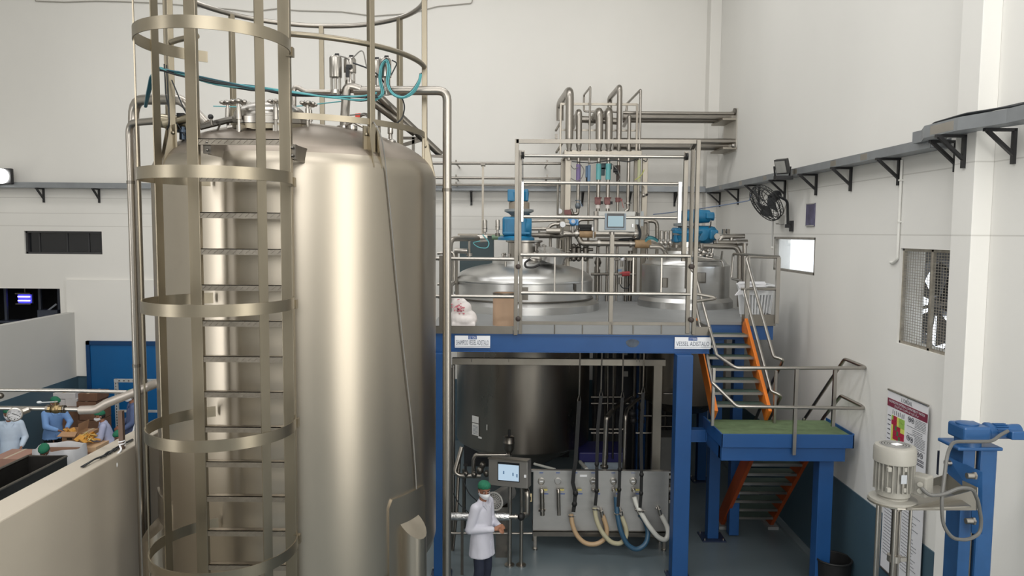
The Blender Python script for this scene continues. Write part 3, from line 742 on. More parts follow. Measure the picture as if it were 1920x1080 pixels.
k = MB(); k.box(at(655, 125, YP - 0.08), (0.05, 0.04, 0.03)).box(at(652, 135, YP - 0.08), (0.03, 0.03, 0.09))
sn = T('position_sensor', 'small black sensor clipped to the valve actuator above the dome', 'sensor', at(653, 140, YP - 0.08)); ob('body', k, M_BLACK, sn, smooth=0)
ob('cable', MB().tube(fillet([at(662, 118, YP - 0.08), at(690, 128, YP - 0.1), at(712, 142, YP - 0.1), at(722, 158, YP - 0.1)], 0.3), 0.007, 6), M_CABLE, sn)
# relief lever with the red tag
lv = T('relief_valve', 'steel relief clamp with a bright red tag on the tank dome', 'valve', at(672, 238, 6.8))
n = 16; cc = at(683, 226, 6.8)
ob('ring', MB().tube([cc + Vector((0.055 * math.cos(R(a)), 0, 0.055 * math.sin(R(a)))) for a in range(-30, 200, 15)], 0.016, 8), M_DSTEEL, lv)
ob('clamp', MB().cyl(at(660, 236, 6.8), at(660, 243, 6.8), 0.05, n=16).cyl(at(660, 243, 6.8), at(660, 252, 6.8), 0.035, n=14).tube([at(648, 236, 6.78), at(662, 229, 6.74), at(680, 238, 6.74)], 0.012, 8), M_STEEL, lv)
ob('red_tag', MB().prism([at(666, 213, 6.74), at(676, 212, 6.74), at(672, 228, 6.74), at(666, 228, 6.74)], (0, 0.008, 0)), M_RED, lv, smooth=0)
# pressure sensor on the dome
ps = T('pressure_sensor', 'slim steel pressure sensor with black plug on the right of the dome', 'sensor', at(732, 262, 6.9))
a = at(732, 262, 6.9)
ob('base', MB().lathe([(0.001, -0.05), (0.045, -0.05), (0.05, -0.01), (0.03, 0.005)], a, 14), M_STEEL, ps)
ob('stem', MB().lathe([(0.018, 0), (0.018, 0.05), (0.026, 0.055), (0.026, 0.11), (0.015, 0.12)], a, 12), M_STEEL, ps)
ob('plug', MB().box(a + Vector((0.015, 0, 0.135)), (0.06, 0.035, 0.03)), M_BLACK, ps, smooth=0)
ob('cable', MB().tube(fillet([a + Vector((0.04, 0, 0.135)), at(755, 222, 6.9), at(760, 195, 6.95), at(745, 170, 6.95), at(728, 168, 6.9)], 0.6, 8), 0.007, 6), M_CABLE, ps)
# sloping steel beams behind the guard rail
for (lab, a, c) in (('upper sloping steel pipe behind the tank guard rail', (712, 182, 8.2), (826, 290, 8.6)), ('lower sloping steel pipe behind the tank guard rail', (694, 188, 8.2), (778, 250, 8.4))):
    t = T('sloping_pipe', lab, 'pipe', at(*c)); ob('tube', MB().cyl(at(*a), at(*c), 0.042, n=12), M_DSTEEL, t)
tf = T('pipe_bracket', 'small triangular steel bracket behind the tank guard rail', 'bracket', at(770, 290, 8.5))
for (a, c, w) in (((755, 259), (800, 259), .03), ((756, 272), (790, 262), .04), ((775, 258), (775, 300), .03), ((800, 292), (838, 294), .03), ((711, 180), (711, 256), .03)): ob('arm', MB().bar(at(*a, 8.5), at(*c, 8.5), 0.03, w), M_DSTEEL, tf, smooth=0)
# turquoise hose and dark cable bundle
hb_ = T('hose_bundle', 'turquoise air hoses and dark cables strung over the dome to a loose coil', 'hoses', at(560, 185, 6.5))
base = [(300, 128, 5.9), (335, 140, 6.0), (400, 155, 6.1), (470, 165, 6.3), (540, 174, 6.5), (610, 181, 6.6), (680, 186, 6.7), (708, 178, 6.75)]
random.seed(2)
for i in range(8):
    pts = [at(x + random.uniform(-2, 2), y + random.uniform(-5, 5) + (i - 4) * 0.8, Y + random.uniform(-0.04, 0.04)) for (x, y, Y) in base]
    ob('hose' if i < 5 else 'cable', MB().tube(fillet(pts, 0.6, 3), 0.0075, 6), M_CYAN if i in (0, 2, 3) else (M_TEALC if i in (1, 4) else M_CABLE), hb_)
for i in range(3):
    ob('hose', MB().tube([at(300 - i * 3, 128, 5.9), at(288 - i * 3, 145, 6.0), at(280 - i * 2, 175, 6.3), at(274 - i, 200, 6.6)], 0.010, 6), M_TEALC, hb_)
for i in range(8):
    jx, jy, jd = random.uniform(-5, 5), random.uniform(-5, 5), random.uniform(-0.06, 0.06)
    base2 = [(700, 186), (722, 176), (714, 150), (716, 120), (726, 109), (733, 128), (727, 152), (734, 174), (757, 184), (778, 170), (788, 150), (790, 138)]
    pts = [at(x + jx * (0.4 + 0.6 * math.sin(k * 0.9) ** 2), y + jy * (0.5 + 0.5 * math.cos(k) ** 2), 6.78 + jd) for k, (x, y) in enumerate(base2)]
    ob('hose' if i < 6 else 'cable', MB().tube(fillet(pts, 0.5, 4), 0.006, 6), M_CYAN if i < 5 else (M_TEALC if i == 5 else M_CABLE), hb_)
ob('hose', MB().tube(fillet([at(400, 199, 7.9), at(480, 202, 7.9), at(560, 199, 7.8), at(640, 190, 7.6)], 0.5), 0.006, 6), M_CYAN, hb_)
for (a, q, b, m) in (((660, 110), (680, 90), (688, 128), M_GREYCAB), ((632, 104), (650, 108), (655, 112), M_GREYCAB), ((735, 113), (745, 118), (728, 152), M_CABLE)):
    ob('cable', MB().tube(fillet([at(*a, 6.9), at(*q, 6.9), at(*b, 6.85)], 0.5, 8), 0.006, 6), m, hb_)
# thin grey cable running down the shell
cs = T('signal_cable', 'thin grey cable running from the dome down the front of the tank', 'cable', at(783, 958, 6.3))
th = 46
path = [at(656, 216, 6.7), at(682, 214, 6.6), at(700, 228, 6.35), at(715, 252, 6.2)]
for (px, py) in ((722, 300), (728, 360), (735, 430), (743, 520), (753, 620), (764, 720), (773, 800), (779, 880), (783, 965)):
    d = ray(px, py); o_ = Vector((0, 0, H))
    A = d.x ** 2 + d.y ** 2; B = -2 * (TC.x * d.x + TC.y * d.y); C_ = TC.x ** 2 + TC.y ** 2 - (TR + 0.012) ** 2
    q = B * B - 4 * A * C_
    t_ = (-B - math.sqrt(max(0, q))) / (2 * A); path.append(o_ + d * t_)
ob('cable', MB().tube(fillet(path, 0.2, 3), 0.0055, 6), M_GREYCAB, cs)
# ================================================================== THE BLUE PLATFORM
ZD_ = 3.60; YFP = 10.5
LX, RX = -1.2, 2.83
plat = T('platform', 'blue steel mezzanine platform carrying the two vessels', 'platform', (0.8, YFP + 2, 0))
dk = MB()
dk.bb((LX, YFP, ZD_ - 0.05), (RX, 16.6, ZD_)).bb((RX, 11.75, ZD_ - 0.05), (4.18, 16.6, ZD_))
ob('deck', dk, M_DECK, plat, smooth=0)
ob('front_beam', MB().bb((LX, YFP + 0.02, ZD_ - 0.30), (RX, YFP + 0.20, ZD_ - 0.06)), M_BLUE, plat, smooth=0)
ob('front_beam_flange', MB().bb((LX, YFP, ZD_ - 0.315), (RX, YFP + 0.22, ZD_ - 0.30)).bb((LX, YFP, ZD_ - 0.068), (RX, YFP + 0.22, ZD_ - 0.052)), M_BLUE, plat, smooth=0)
for (a, c) in (((LX, YFP + 0.2), (LX + 0.16, 15.4)), ((RX - 0.16, YFP + 0.2), (RX, 15.4)), ((4.02, 11.9), (4.18, 15.4)), ((1.1, YFP + 0.2), (1.24, 12.2))):
    ob('side_beam', MB().bb((a[0], a[1], ZD_ - 0.30), (c[0], c[1], ZD_ - 0.05)), M_BLUE, plat, smooth=0)
for (x0, x1, y) in ((RX, 4.18, 11.77), (LX, 4.18, 15.2), (LX, RX, 13.0)):
    ob('cross_beam', MB().bb((x0, y, ZD_ - 0.29), (x1, y + 0.14, ZD_ - 0.05)), M_BLUE, plat, smooth=0)
def column(parent, x, y, z1, s=0.18, base=True, m_=0.10):
    c = MB(); w = s / 2
    c.bb((x - w, y - w, 0.02), (x + w, y + w, z1))
    o = ob('column_post', c, M_BLUE, parent, smooth=0, bev=0.008)
    if base:
        b = MB(); b.bb((x - w - m_, y - w - m_, 0), (x + w + m_, y + w + m_, 0.022))
        ob('base_plate', b, mat('dark blue base plate', (36, 48, 74), 0.5), parent, smooth=0)
        bb_ = MB()
        for sx in (-1, 1):
            for sy in (-1, 1): bb_.cyl((x + sx * (w + m_ * .6), y + sy * (w + m_ * .6), 0.02), (x + sx * (w + m_ * .6), y + sy * (w + m_ * .6), 0.05), 0.014, n=6)
        ob('anchor_bolts', bb_, M_STEEL, parent, kind='stuff')
    return o
column(plat, 2.45, 10.46, ZD_ - 0.316, 0.23, m_=0.05)
column(plat, -1.0, 10.46, ZD_ - 0.316, 0.2, m_=0.05)
column(plat, 3.32, 11.88, ZD_ - 0.29)
column(plat, 3.86, 14.75, ZD_ - 0.29)
column(plat, 3.70, 12.0, ZD_ - 0.29, 0.16, False)
column(plat, 2.62, 14.75, ZD_ - 0.29)
a, c = at(1175, 640, YFP), at(1198, 652, YFP)
rp_ = at(1186, 643.5, YFP + 0.018); ob('rust_patch', MB().prism([(rp_.x + 0.095 * math.cos(R(q)) * (1 + 0.08 * math.sin(3 * R(q))), YFP + 0.0195, rp_.z + 0.06 * math.sin(R(q))) for q in range(0, 360, 18)], (0, -0.003, 0)), mat('brown stain', (72, 82, 96), 0.6, 0, 0.35, (14, 14, 14)), plat, smooth=0)
M_TOE = mat('toe plate steel', (128, 124, 117), 0.4, 1.0, 0.08, (4, 4, 4))
ob('toe_plate', MB().bb((LX, YFP - 0.012, ZD_ - 0.05), (xat(962, 620, YFP), YFP - 0.004, zat(900, 611, YFP))), M_TOE, plat, smooth=0)
tb = MB(); xa = xat(1299, 620, YFP)
tb.bb((xa, YFP - 0.012, ZD_ - 0.05), (RX, YFP - 0.004, zat(1320, 613, YFP))).bb((RX - 0.006, YFP - 0.01, ZD_ - 0.05), (RX, 11.6, zat(1320, 613, YFP)))
ob('toe_plate', tb, M_TOE, plat, smooth=0)
ob('toe_plate', MB().bb((3.66, 11.73, ZD_ - 0.06), (4.2, 11.74, ZD_ + 0.12)).bb((4.19, 11.74, ZD_ - 0.06), (4.2, 13.4, ZD_ + 0.10)), M_TOE, plat, smooth=0)
ob('rear_kerb', MB().bb((LX, 15.25, ZD_), (4.18, 15.4, ZD_ + 0.16)), M_DECK, plat, smooth=0)

# ------------------------------------------------------------------ the two name boards
def name_board(label, x0, y0, x1, y1, Y, big, small):
    a, c = at(x0, y0, Y), at(x1, y1, Y)
    t = T('name_board', label, 'sign', ((a.x + c.x) / 2, Y, c.z))
    ob('board', MB().bb((a.x, Y - 0.012, c.z), (c.x, Y, a.z)), M_SIGN, t, smooth=0)
    w, h = c.x - a.x, a.z - c.z
    def fr(u, v): return Matrix.Translation((a.x + w * u, Y - 0.013, a.z - h * v)) @ Matrix.Rotation(R(90), 4, 'X')
    ob('blue_tab', MB().bb((a.x + w * 0.38, Y - 0.015, a.z - h * 0.29), (a.x + w * 0.62, Y - 0.012, a.z)), M_SIGNB, t, smooth=0)
    text_fit(small, w * 0.19, h * 0.20, fr(0.5, 0.15), M_SIGN, t, off=0.004)
    text_fit(big, w * 0.92, h * 0.40, fr(0.5, 0.57), M_INK, t, off=0.002)
    ob('rule_line', MB().bb((a.x, Y - 0.0135, a.z - h * 0.89), (c.x, Y - 0.012, a.z - h * 0.87)), M_INK, t, smooth=0)
    text_fit('---- ------- --- ---', w * 0.22, h * 0.02, fr(0.85, 0.83), M_INK, t, 'small_print', off=0.002)
name_board('long white SHAMPOO VESSEL ADISTALO sign on the blue beam', 853, 629, 919, 652, YFP, 'SHAMPOO VESSEL ADISTALO', '12 TON')
name_board('white 2 TON VESSEL ADISTALO sign at the right end of the blue beam', 1265, 632, 1332, 654, YFP, 'VESSEL ADISTALO', '2 TON')

# ------------------------------------------------------------------ railings of the platform
gate = T('pallet_gate', 'tall steel frame of the up and over pallet gate on the platform edge', 'gate', (at(970, 625, YFP).x, YFP, ZD_))
def vbar(name, parent, px, y0, y1, Y, w, m=None, d=None):
    a, c = at(px, y0, Y), at(px, y1, Y); x = (a.x + c.x) / 2
    return ob(name, MB().bb((x - w / 2, Y - (d or w) / 2, c.z), (x + w / 2, Y + (d or w) / 2, a.z)), m or M_TOE, parent, smooth=0, bev=0.003)
def htube(name, parent, x0, x1, y, Y, r, m=None):
    a, c = at(x0, y, Y), at(x1, y, Y); z = (a.z + c.z) / 2
    return ob(name, MB().cyl((a.x, Y, z), (c.x, Y, z), r, n=12), m or M_STEEL, parent)
vbar('post', gate, 968, 261, 628, YFP - 0.03, 0.055)
vbar('post', gate, 1305, 262, 627, YFP - 0.03, 0.055)
ob('top_beam', MB().bar(at(968, 265, YFP - 0.03), at(1305, 266, YFP - 0.03), 0.055, 0.055), M_TOE, gate, smooth=0)
vbar('post', gate, 975, 282, 490, YFP + 0.12, 0.045)
vbar('post', gate, 1297, 276, 480, YFP + 0.25, 0.05)
ob('side_beam', MB().bar(at(1304, 266, YFP), at(1297, 279, YFP + 0.27), 0.05, 0.05), M_TOE, gate, smooth=0)
htube('counterweight_bar', gate, 978, 1284, 293, YFP + 0.06, 0.024)
htube('gate_rail', gate, 981, 1274, 343.5, YFP + 0.06, 0.022)
htube('gate_rail', gate, 981, 1272, 407.5, YFP + 0.06, 0.024)
vbar('gate_stile', gate, 979.5, 340, 416, YFP + 0.03, 0.034, mat('bright steel', (196, 196, 196), 0.25, 1.0))
vbar('gate_stile', gate, 1274, 341, 418, YFP + 0.03, 0.05, mat('bright steel', (226, 226, 226)))
vbar('guide_post', gate, 1284, 292, 490, YFP + 0.09, 0.06)
vbar('guide_post', gate, 1288, 480, 541, YFP + 0.2, 0.05)
for px, py in ((980, 291), (1287, 293)):
    p = at(px, py, YFP + 0.02); m_ = Matrix.Rotation(R(90), 3, 'Y')
    ob('pulley', MB().lathe([(0.02, -0.02), (0.055, -0.02), (0.045, 0), (0.055, 0.02), (0.02, 0.02)], p, 16, m_), M_RUBBER, gate)
    ob('pulley_fork', MB().box(p + Vector((0, 0, 0.03)), (0.06, 0.03, 0.07)), M_DSTEEL, gate, smooth=0)
a = at(980.5, 294, YFP - 0.02); c = at(980.5, 341, YFP - 0.02); ob('wire_rope', MB().cyl(a, c, 0.005, n=6), M_CABLE, gate)

lg_ = T('swing_gate', 'low steel barrier gate hung between the tall gate posts', 'barrier', (at(975, 625, YFP).x, YFP, ZD_))
htube('rail', lg_, 976, 1294, 479, YFP - 0.01, 0.028)
htube('rail', lg_, 977, 1294, 550.5, YFP - 0.01, 0.026)
vbar('stile', lg_, 976, 478, 626, YFP, 0.05); vbar('stile', lg_, 1290, 478, 625, YFP, 0.055)
for px in (1040, 1092, 1187, 1240): vbar('baluster', lg_, px, 480, 551, YFP, 0.022, M_STEEL)
vbar('centre_post', lg_, 1146, 440, 626, YFP + 0.02, 0.06)
ob('toe_bar', MB().bb((at(978, 607, YFP).x, YFP - 0.01, zat(1100, 609, YFP)), (at(1290, 607, YFP).x, YFP, zat(1100, 603, YFP))), M_TOE, lg_, smooth=0)
ob('toe_sheet', MB().bb((at(978, 607, YFP).x, YFP - 0.006, zat(1100, 626, YFP)), (at(1290, 607, YFP).x, YFP + 0.004, zat(1100, 609, YFP))), M_DECK, lg_, smooth=0)
for px in (1040, 1092, 1147, 1187, 1240): vbar('toe_stay', lg_, px, 609, 626, YFP - 0.012, 0.014, M_DSTEEL)
for (px, py) in ((971.5, 500), (971.5, 598), (1297.5, 500), (1296.5, 600)):
    p = at(px, py, YFP - 0.07); m_ = Matrix.Rotation(R(90), 3, 'X')
    ob('hinge_knob', MB().lathe([(0.001, 0.02), (0.02, 0.02), (0.036, 0.012), (0.038, -0.03), (0.001, -0.03)], p, 14, m_), mat('dark rubber knob', (58, 48, 44), 0.5), lg_)

rl = T('platform_railing', 'steel tube railing along the left part of the platform edge', 'railing', (-0.5, YFP, ZD_))
htube('rail', rl, 816, 968, 485.5, YFP, 0.025); htube('rail', rl, 816, 968, 556, YFP, 0.025)
side = []
for (py, k) in ((474, 0), (545, 1)):
    a = at(836, py + 12, YFP); c = Vector((a.x + 0.02, 13.4, a.z)); ob('rail', MB().cyl((a.x - 0.1, YFP, a.z), (a.x - 0.1, 13.4, a.z), 0.024, n=10), M_STEEL, rl)
ob('loop_end', MB().pipe([at(820, 475, 10.8), at(851, 473, 10.8), at(851, 530, 10.8), at(820, 533, 10.8)], 0.022, 0.05), M_STEEL, rl)
for y in (YFP, 12.0, 13.4): ob('post', MB().bb((at(827, 500, YFP).x - 0.025, y - 0.025, ZD_), (at(827, 500, YFP).x + 0.025, y + 0.025, ZD_ + 1.06)), M_TOE, rl, smooth=0)

rr_ = T('platform_railing', 'short steel railing around the deck corner right of the stair head', 'railing', (4.1, 11.75, ZD_))
YE = 11.72
zt, zm = zat(1430, 482, YE), zat(1430, 542, YE)
xa, xb = at(1402, 500, YE).x, at(1459, 500, YE).x
ob('post', MB().bb((xa - 0.03, YE - 0.03, ZD_ - 0.22), (xa + 0.03, YE + 0.03, zt)), M_STEEL, rr_, smooth=0, bev=0.003)
ob('post', MB().bb((xb - 0.03, YE - 0.03, ZD_ - 0.02), (xb + 0.03, YE + 0.03, zt)), M_STEEL, rr_, smooth=0, bev=0.003)
ob('rail', MB().pipe([(xa, YE, zt), (xb + 0.04, YE, zt), (4.02, 13.5, zt + 0.0), (4.0, 13.5, zt - 0.45), (4.05, 13.1, zt - 0.46)], 0.024, 0.06), M_STEEL, rr_)
ob('rail', MB().pipe([(xa - 0.1, YE - 0.02, zm), (xb + 0.03, YE, zm), (4.1, 13.0, zm)], 0.022, 0.04), M_STEEL, rr_)
ob('hook_rail', MB().pipe([at(1299, 550, 10.55), at(1349, 559, 10.55), at(1303, 565, 10.5)], 0.022, 0.02), M_STEEL, rr_)

# ================================================================== THE VESSELS ON THE DECK
def gear_drive(parent_label, cx, cy, zbase, kind):
    pass
v1 = Vector((0.22, 13.77, 0)); r1 = 1.27
ves = T('mixing_vessel', 'wide domed steel mixing vessel sunk through the deck on the left', 'vessel', (v1.x, v1.y, 1.0))
zt1 = 4.175; ztf = 4.02
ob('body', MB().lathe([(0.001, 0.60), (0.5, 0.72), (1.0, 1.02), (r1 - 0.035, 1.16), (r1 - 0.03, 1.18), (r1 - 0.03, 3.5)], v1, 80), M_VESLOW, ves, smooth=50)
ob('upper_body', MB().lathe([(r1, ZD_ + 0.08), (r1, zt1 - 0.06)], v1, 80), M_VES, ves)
ob('skirt', MB().lathe([(r1 + 0.005, ZD_ + 0.20), (r1 + 0.12, ZD_ + 0.12), (r1 + 0.125, ZD_ + 0.0), (r1 + 0.1, ZD_ + 0.0)], v1, 80), M_VES, ves)
ob('band_ring', MB().lathe([(r1, ZD_ + 0.195), (r1 + 0.014, ZD_ + 0.20), (r1 + 0.014, ZD_ + 0.215), (r1, ZD_ + 0.22)], v1, 80), M_DSTEEL, ves)
ob('top_head', MB().lathe([(r1, zt1 - 0.07), (r1 + 0.006, zt1 - 0.06), (r1 - 0.002, zt1 - 0.02)] + [((r1 - 0.01) * math.cos(R(a)) ** 0.8, zt1 - 0.03 + 0.29 * math.sin(R(a)) ** 1.05) for a in (5, 10, 15, 20, 26, 32, 40, 48, 56, 64)] + [(0.50, ztf + 0.44)], v1, 80), M_VES, ves, smooth=50)
ob('top_flange', MB().lathe([(0.60, ztf + 0.36), (0.58, ztf + 0.50), (0.44, ztf + 0.52), (0.001, ztf + 0.52)], v1, 48), M_VES, ves)
ob('neck', MB().lathe([(0.30, ztf + 0.5), (0.30, ztf + 0.78), (0.34, ztf + 0.80), (0.34, ztf + 0.83), (0.001, ztf + 0.83)], v1, 32), M_STEEL, ves)
for i in range(10):
    a = 2 * math.pi * i / 10 + 0.2; p = v1 + Vector((0.40 * math.cos(a), 0.40 * math.sin(a), ztf + 0.52))
    ob('flange_bolt', MB().cyl(p, p + Vector((0, 0, 0.07)), 0.022, n=6).cyl(p + Vector((0, 0, 0.03)), p + Vector((0, 0, 0.05)), 0.035, n=6), M_STEEL, ves, smooth=0)
# small fittings of the head
p = at(948, 500, 12.9); ob('nozzle', MB().cyl(p, p + Vector((0, 0, 0.09)), 0.022, n=10), M_STEEL, ves)
p = at(1000, 488, 12.95); k = MB(); k.ball(p, 0.07, 12, 8, (1.3, 1, 0.9)).ball(p + Vector((0.09, 0, 0.03)), 0.06, 10, 6).box(p + Vector((0.03, -0.05, 0.06)), (0.14, 0.06, 0.05)).cyl(p + Vector((0.02, 0, 0.05)), p + Vector((0.02, 0, 0.14)), 0.03, n=10)
ob('light_fitting', k, M_STEEL, ves)
ob('fitting_cable', MB().tube(fillet([at(994, 486, 12.85), at(984, 492, 12.8), at(985, 501, 12.75), at(1000, 502, 12.75), at(1012, 496, 12.8)], 0.2, 5), 0.02, 6), M_RUBBER, ves)
mh2 = at(1035, 478, 13.3)
k = MB().lathe([(0.25, -0.1), (0.25, 0.03), (0.28, 0.03), (0.28, 0.07), (0.24, 0.075), (0.12, 0.12), (0.001, 0.13)], mh2, 28, Matrix.Rotation(R(10), 3, 'X') @ Matrix.Rotation(R(14), 3, 'Y'))
mo = ob('manhole', k, M_VES, ves)
for i in range(6):
    a = 2 * math.pi * i / 6; b = mh2 + Vector((0.29 * math.cos(a), 0.29 * math.sin(a), 0.0 - 0.07 * math.cos(a)))
    ob('clamp_knob', MB().cyl(b, b + Vector((0, 0, 0.12)), 0.013, n=8).ball(b + Vector((0, 0, 0.13)), 0.035, 8, 5, (1, 1, 0.6)), M_STEEL, mo)
for (px, py, w) in ((986, 528, .09), (1088, 532, 0.012)):
    pass
# little plates on the shell
for (x0, x1, y0, y1) in ((978, 990, 538, 562), (1077, 1079, 534, 546)):
    c = at((x0 + x1) / 2, (y0 + y1) / 2, 12.6); ph = math.atan2(c.x - v1.x, -(c.y - v1.y))
    pl = MB(); n_ = 4; dphi = (x1 - x0) / F * 12.6 / r1
    za, zb = zat(x0, y1, 12.55), zat(x0, y0, 12.55); ph0 = math.asin(max(-1, min(1, (c.x - v1.x) / r1)))
    for i in range(n_ + 1):
        a = ph0 - dphi / 2 + dphi * i / n_
        for (rad, z) in ((r1, za), (r1 + 0.008, za), (r1 + 0.008, zb), (r1, zb)): pl.v.append((v1.x + rad * math.sin(a), v1.y - rad * math.cos(a), z))
    for i in range(n_):
        for q in range(4): l = (q + 1) % 4; pl.f.append((i * 4 + q, i * 4 + l, i * 4 + 4 + l, i * 4 + 4 + q))
    ob('name_plate', pl, M_DSTEEL, ves, smooth=0)
# drive of the left vessel
dr = T('gear_drive', 'upright bright blue gearbox and motor on the left vessel', 'gear drive', (v1.x - 0.1, v1.y, ztf + 0.83))
gx, gy = at(968, 424, v1.y).x, v1.y
g0, g1 = zat(968, 442, gy), zat(968, 407, gy)
ob('base_flange', MB().lathe([(0.34, ztf + 0.83), (0.34, ztf + 0.87), (0.28, g0), (0.001, g0)], (gx, gy, 0), 28), M_MOTOR, dr)
ob('gearbox', MB().bb((gx - 0.255, gy - 0.24, g0), (gx + 0.19, gy + 0.24, g1)), M_MOTOR, dr, smooth=0, bev=0.04)
ob('gearbox_nose', MB().lathe([(0.20, -0.20), (0.23, -0.14), (0.23, 0.10), (0.20, 0.14), (0.001, 0.14)], (gx + 0.14, gy, (g0 + g1) / 2), 20, Matrix.Rotation(R(90), 3, 'Y')), M_MOTOR, dr)
ob('gearbox_rim', MB().bb((gx - 0.25, gy - 0.26, g0 + 0.03), (gx + 0.25, gy + 0.26, g0 + 0.07)), M_MOTOR, dr, smooth=0, bev=0.01)
for i in range(5): ob('cast_rib', MB().bb((gx - 0.18 + i * 0.06, gy - 0.252, g0 + 0.09), (gx - 0.17 + i * 0.06, gy - 0.24, g1 - 0.04)), M_MOTOR, dr, smooth=0)
z1_ = zat(968, 397, gy)
ob('adapter_flange', MB().lathe([(0.20, g1 - 0.01), (0.14, g1 + 0.02), (0.20, z1_ - 0.03), (0.27, z1_), (0.27, z1_ + 0.04), (0.22, z1_ + 0.05)], (gx + 0.05, gy, 0), 28), M_GREYD, dr)
z2_ = zat(968, 380, gy)
ob('adapter_body', MB().lathe([(0.19, z1_ + 0.05), (0.19, z2_), (0.14, z2_ + 0.03)], (gx + 0.05, gy, 0), 24), mat('beige grey motor paint', (146, 136, 122), 0.5), dr)
z3_, z4_ = zat(968, 378, gy), zat(968, 358, gy)
ob('motor', MB().lathe([(0.13, z2_), (0.17, z3_ + 0.02), (0.18, z4_ - 0.03), (0.15, z4_), (0.001, z4_ + 0.005)], (gx + 0.05, gy, 0), 24), M_MOTOR, dr)
ob('motor_box', MB().bb((gx - 0.165, gy - 0.14, z3_), (gx + 0.0, gy + 0.1, z4_ + 0.02)).bb((gx + 0.14, gy - 0.12, z3_ + 0.01), (gx + 0.215, gy + 0.12, z4_ + 0.03)), M_MOTOR, dr, smooth=0, bev=0.015)

# ---- right vessel
v2 = Vector((3.36, 14.36, 0)); r2 = 0.83
ves2 = T('mixing_vessel', 'narrower tall steel vessel on the deck near the stair head', 'vessel', (v2.x, v2.y, 1.4))
zt2 = zat(1287, 503, v2.y - r2)
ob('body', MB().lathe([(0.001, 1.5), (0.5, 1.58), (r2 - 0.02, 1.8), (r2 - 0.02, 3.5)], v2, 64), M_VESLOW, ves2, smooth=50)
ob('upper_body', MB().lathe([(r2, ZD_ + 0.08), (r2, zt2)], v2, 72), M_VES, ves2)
ob('skirt', MB().lathe([(r2 + 0.005, ZD_ + 0.19), (r2 + 0.07, ZD_ + 0.12), (r2 + 0.075, ZD_ + 0.0), (r2 + 0.05, ZD_ + 0.0)], v2, 72), M_VES, ves2)
ob('top_head', MB().lathe([(r2 + 0.004, zt2), (r2 + 0.002, zt2 + 0.03), (r2 - 0.05, zt2 + 0.05)] + [((r2 - 0.06) * math.cos(R(a)), zt2 + 0.06 + 0.22 * math.sin(R(a))) for a in (10, 25, 40, 55)] + [(0.40, zt2 + 0.30), (0.34, zt2 + 0.31)], v2, 72), M_VES, ves2, smooth=35)
ob('top_flange', MB().lathe([(0.40, zt2 + 0.28), (0.40, zt2 + 0.36), (0.28, zt2 + 0.37), (0.26, zt2 + 0.58), (0.34, zt2 + 0.60), (0.34, zt2 + 0.64), (0.001, zt2 + 0.64)], v2, 40), M_STEEL, ves2)
for i in range(8):
    a = 2 * math.pi * i / 8; p = v2 + Vector((0.34 * math.cos(a), 0.34 * math.sin(a), zt2 + 0.36)); ob('flange_bolt', MB().cyl(p, p + Vector((0, 0, 0.06)), 0.022, n=6), M_STEEL, ves2, smooth=0)
def shell_plate(ves_, vc, rad, x0, x1, y0, y1, m, name):
    yf = vc.y - rad
    for _ in range(4):
        ax = at((x0 + x1) / 2, y0, yf).x; s_ = max(-0.98, min(0.98, (ax - vc.x) / rad)); yf = vc.y - rad * math.sqrt(1 - s_ * s_)
    p0, p1 = math.asin(max(-1, min(1, (at(x0, y0, yf).x - vc.x) / rad))), math.asin(max(-1, min(1, (at(x1, y0, yf).x - vc.x) / rad)))
    za, zb = zat(x0, y1, yf), zat(x0, y0, yf); pl = MB(); n_ = 5
    for i in range(n_ + 1):
        a = p0 + (p1 - p0) * i / n_
        for (rd, z) in ((rad - 0.004, za), (rad + 0.012, za), (rad + 0.012, zb), (rad - 0.004, zb)): pl.v.append((vc.x + rd * math.sin(a), vc.y - rd * math.cos(a), z))
    for i in range(n_):
        for q in range(4): l = (q + 1) % 4; pl.f.append((i * 4 + q, i * 4 + l, i * 4 + 4 + l, i * 4 + 4 + q))
    pl.f.append((3, 2, 1, 0)); e = n_ * 4; pl.f.append((e, e + 1, e + 2, e + 3))
    return ob(name, pl, m, ves_, smooth=0)
shell_plate(ves2, v2, r2, 1306, 1324, 511, 531, M_DSTEEL, 'name_plate_frame'); shell_plate(ves2, v2, r2 + 0.01, 1308, 1322, 512, 528, M_STEEL, 'name_plate')
shell_plate(ves2, v2, r2, 1243, 1252, 521, 539, M_DSTEEL, 'name_plate_frame'); shell_plate(ves2, v2, r2 + 0.01, 1244, 1250, 522, 538, M_STEEL, 'name_plate')
shell_plate(ves, v1, r1, 1077, 1080, 533, 548, M_DSTEEL, 'strap_slot')
# drive of the right vessel: two horizontal blue motors
dr2 = T('gear_drive', 'pair of stacked horizontal blue motors on the right vessel', 'gear drive', (v2.x, v2.y, zt2 + 0.64))
gy = v2.y - 0.05
za, zb = zat(1290, 453, gy), zat(1290, 428, gy); xm = at(1290, 440, gy).x
ob('base_flange', MB().lathe([(0.32, zt2 + 0.64), (0.32, zt2 + 0.68), (0.26, za), (0.001, za)], (v2.x, gy, 0), 28), M_MOTOR, dr2)
x0, x1 = at(1261, 440, gy).x, at(1300, 440, gy).x
ob('gearbox', MB().bb((x0, gy - 0.17, za - 0.02), (x1, gy + 0.17, zb)), M_MOTOR, dr2, smooth=0, bev=0.03)
for i in range(6):
    x = x0 + 0.03 + i * 0.05; ob('cooling_fin', MB().bb((x, gy - 0.19, za + 0.01), (x + 0.012, gy + 0.17, zb + 0.01)), M_MOTOR, dr2, smooth=0)
M_MOTD = mat('shaded blue motor paint', (24, 104, 150), 0.4)
zc = (za + zb) / 2; x2 = at(1343, 440, gy).x; RY = Matrix.Rotation(R(90), 3, 'Y')
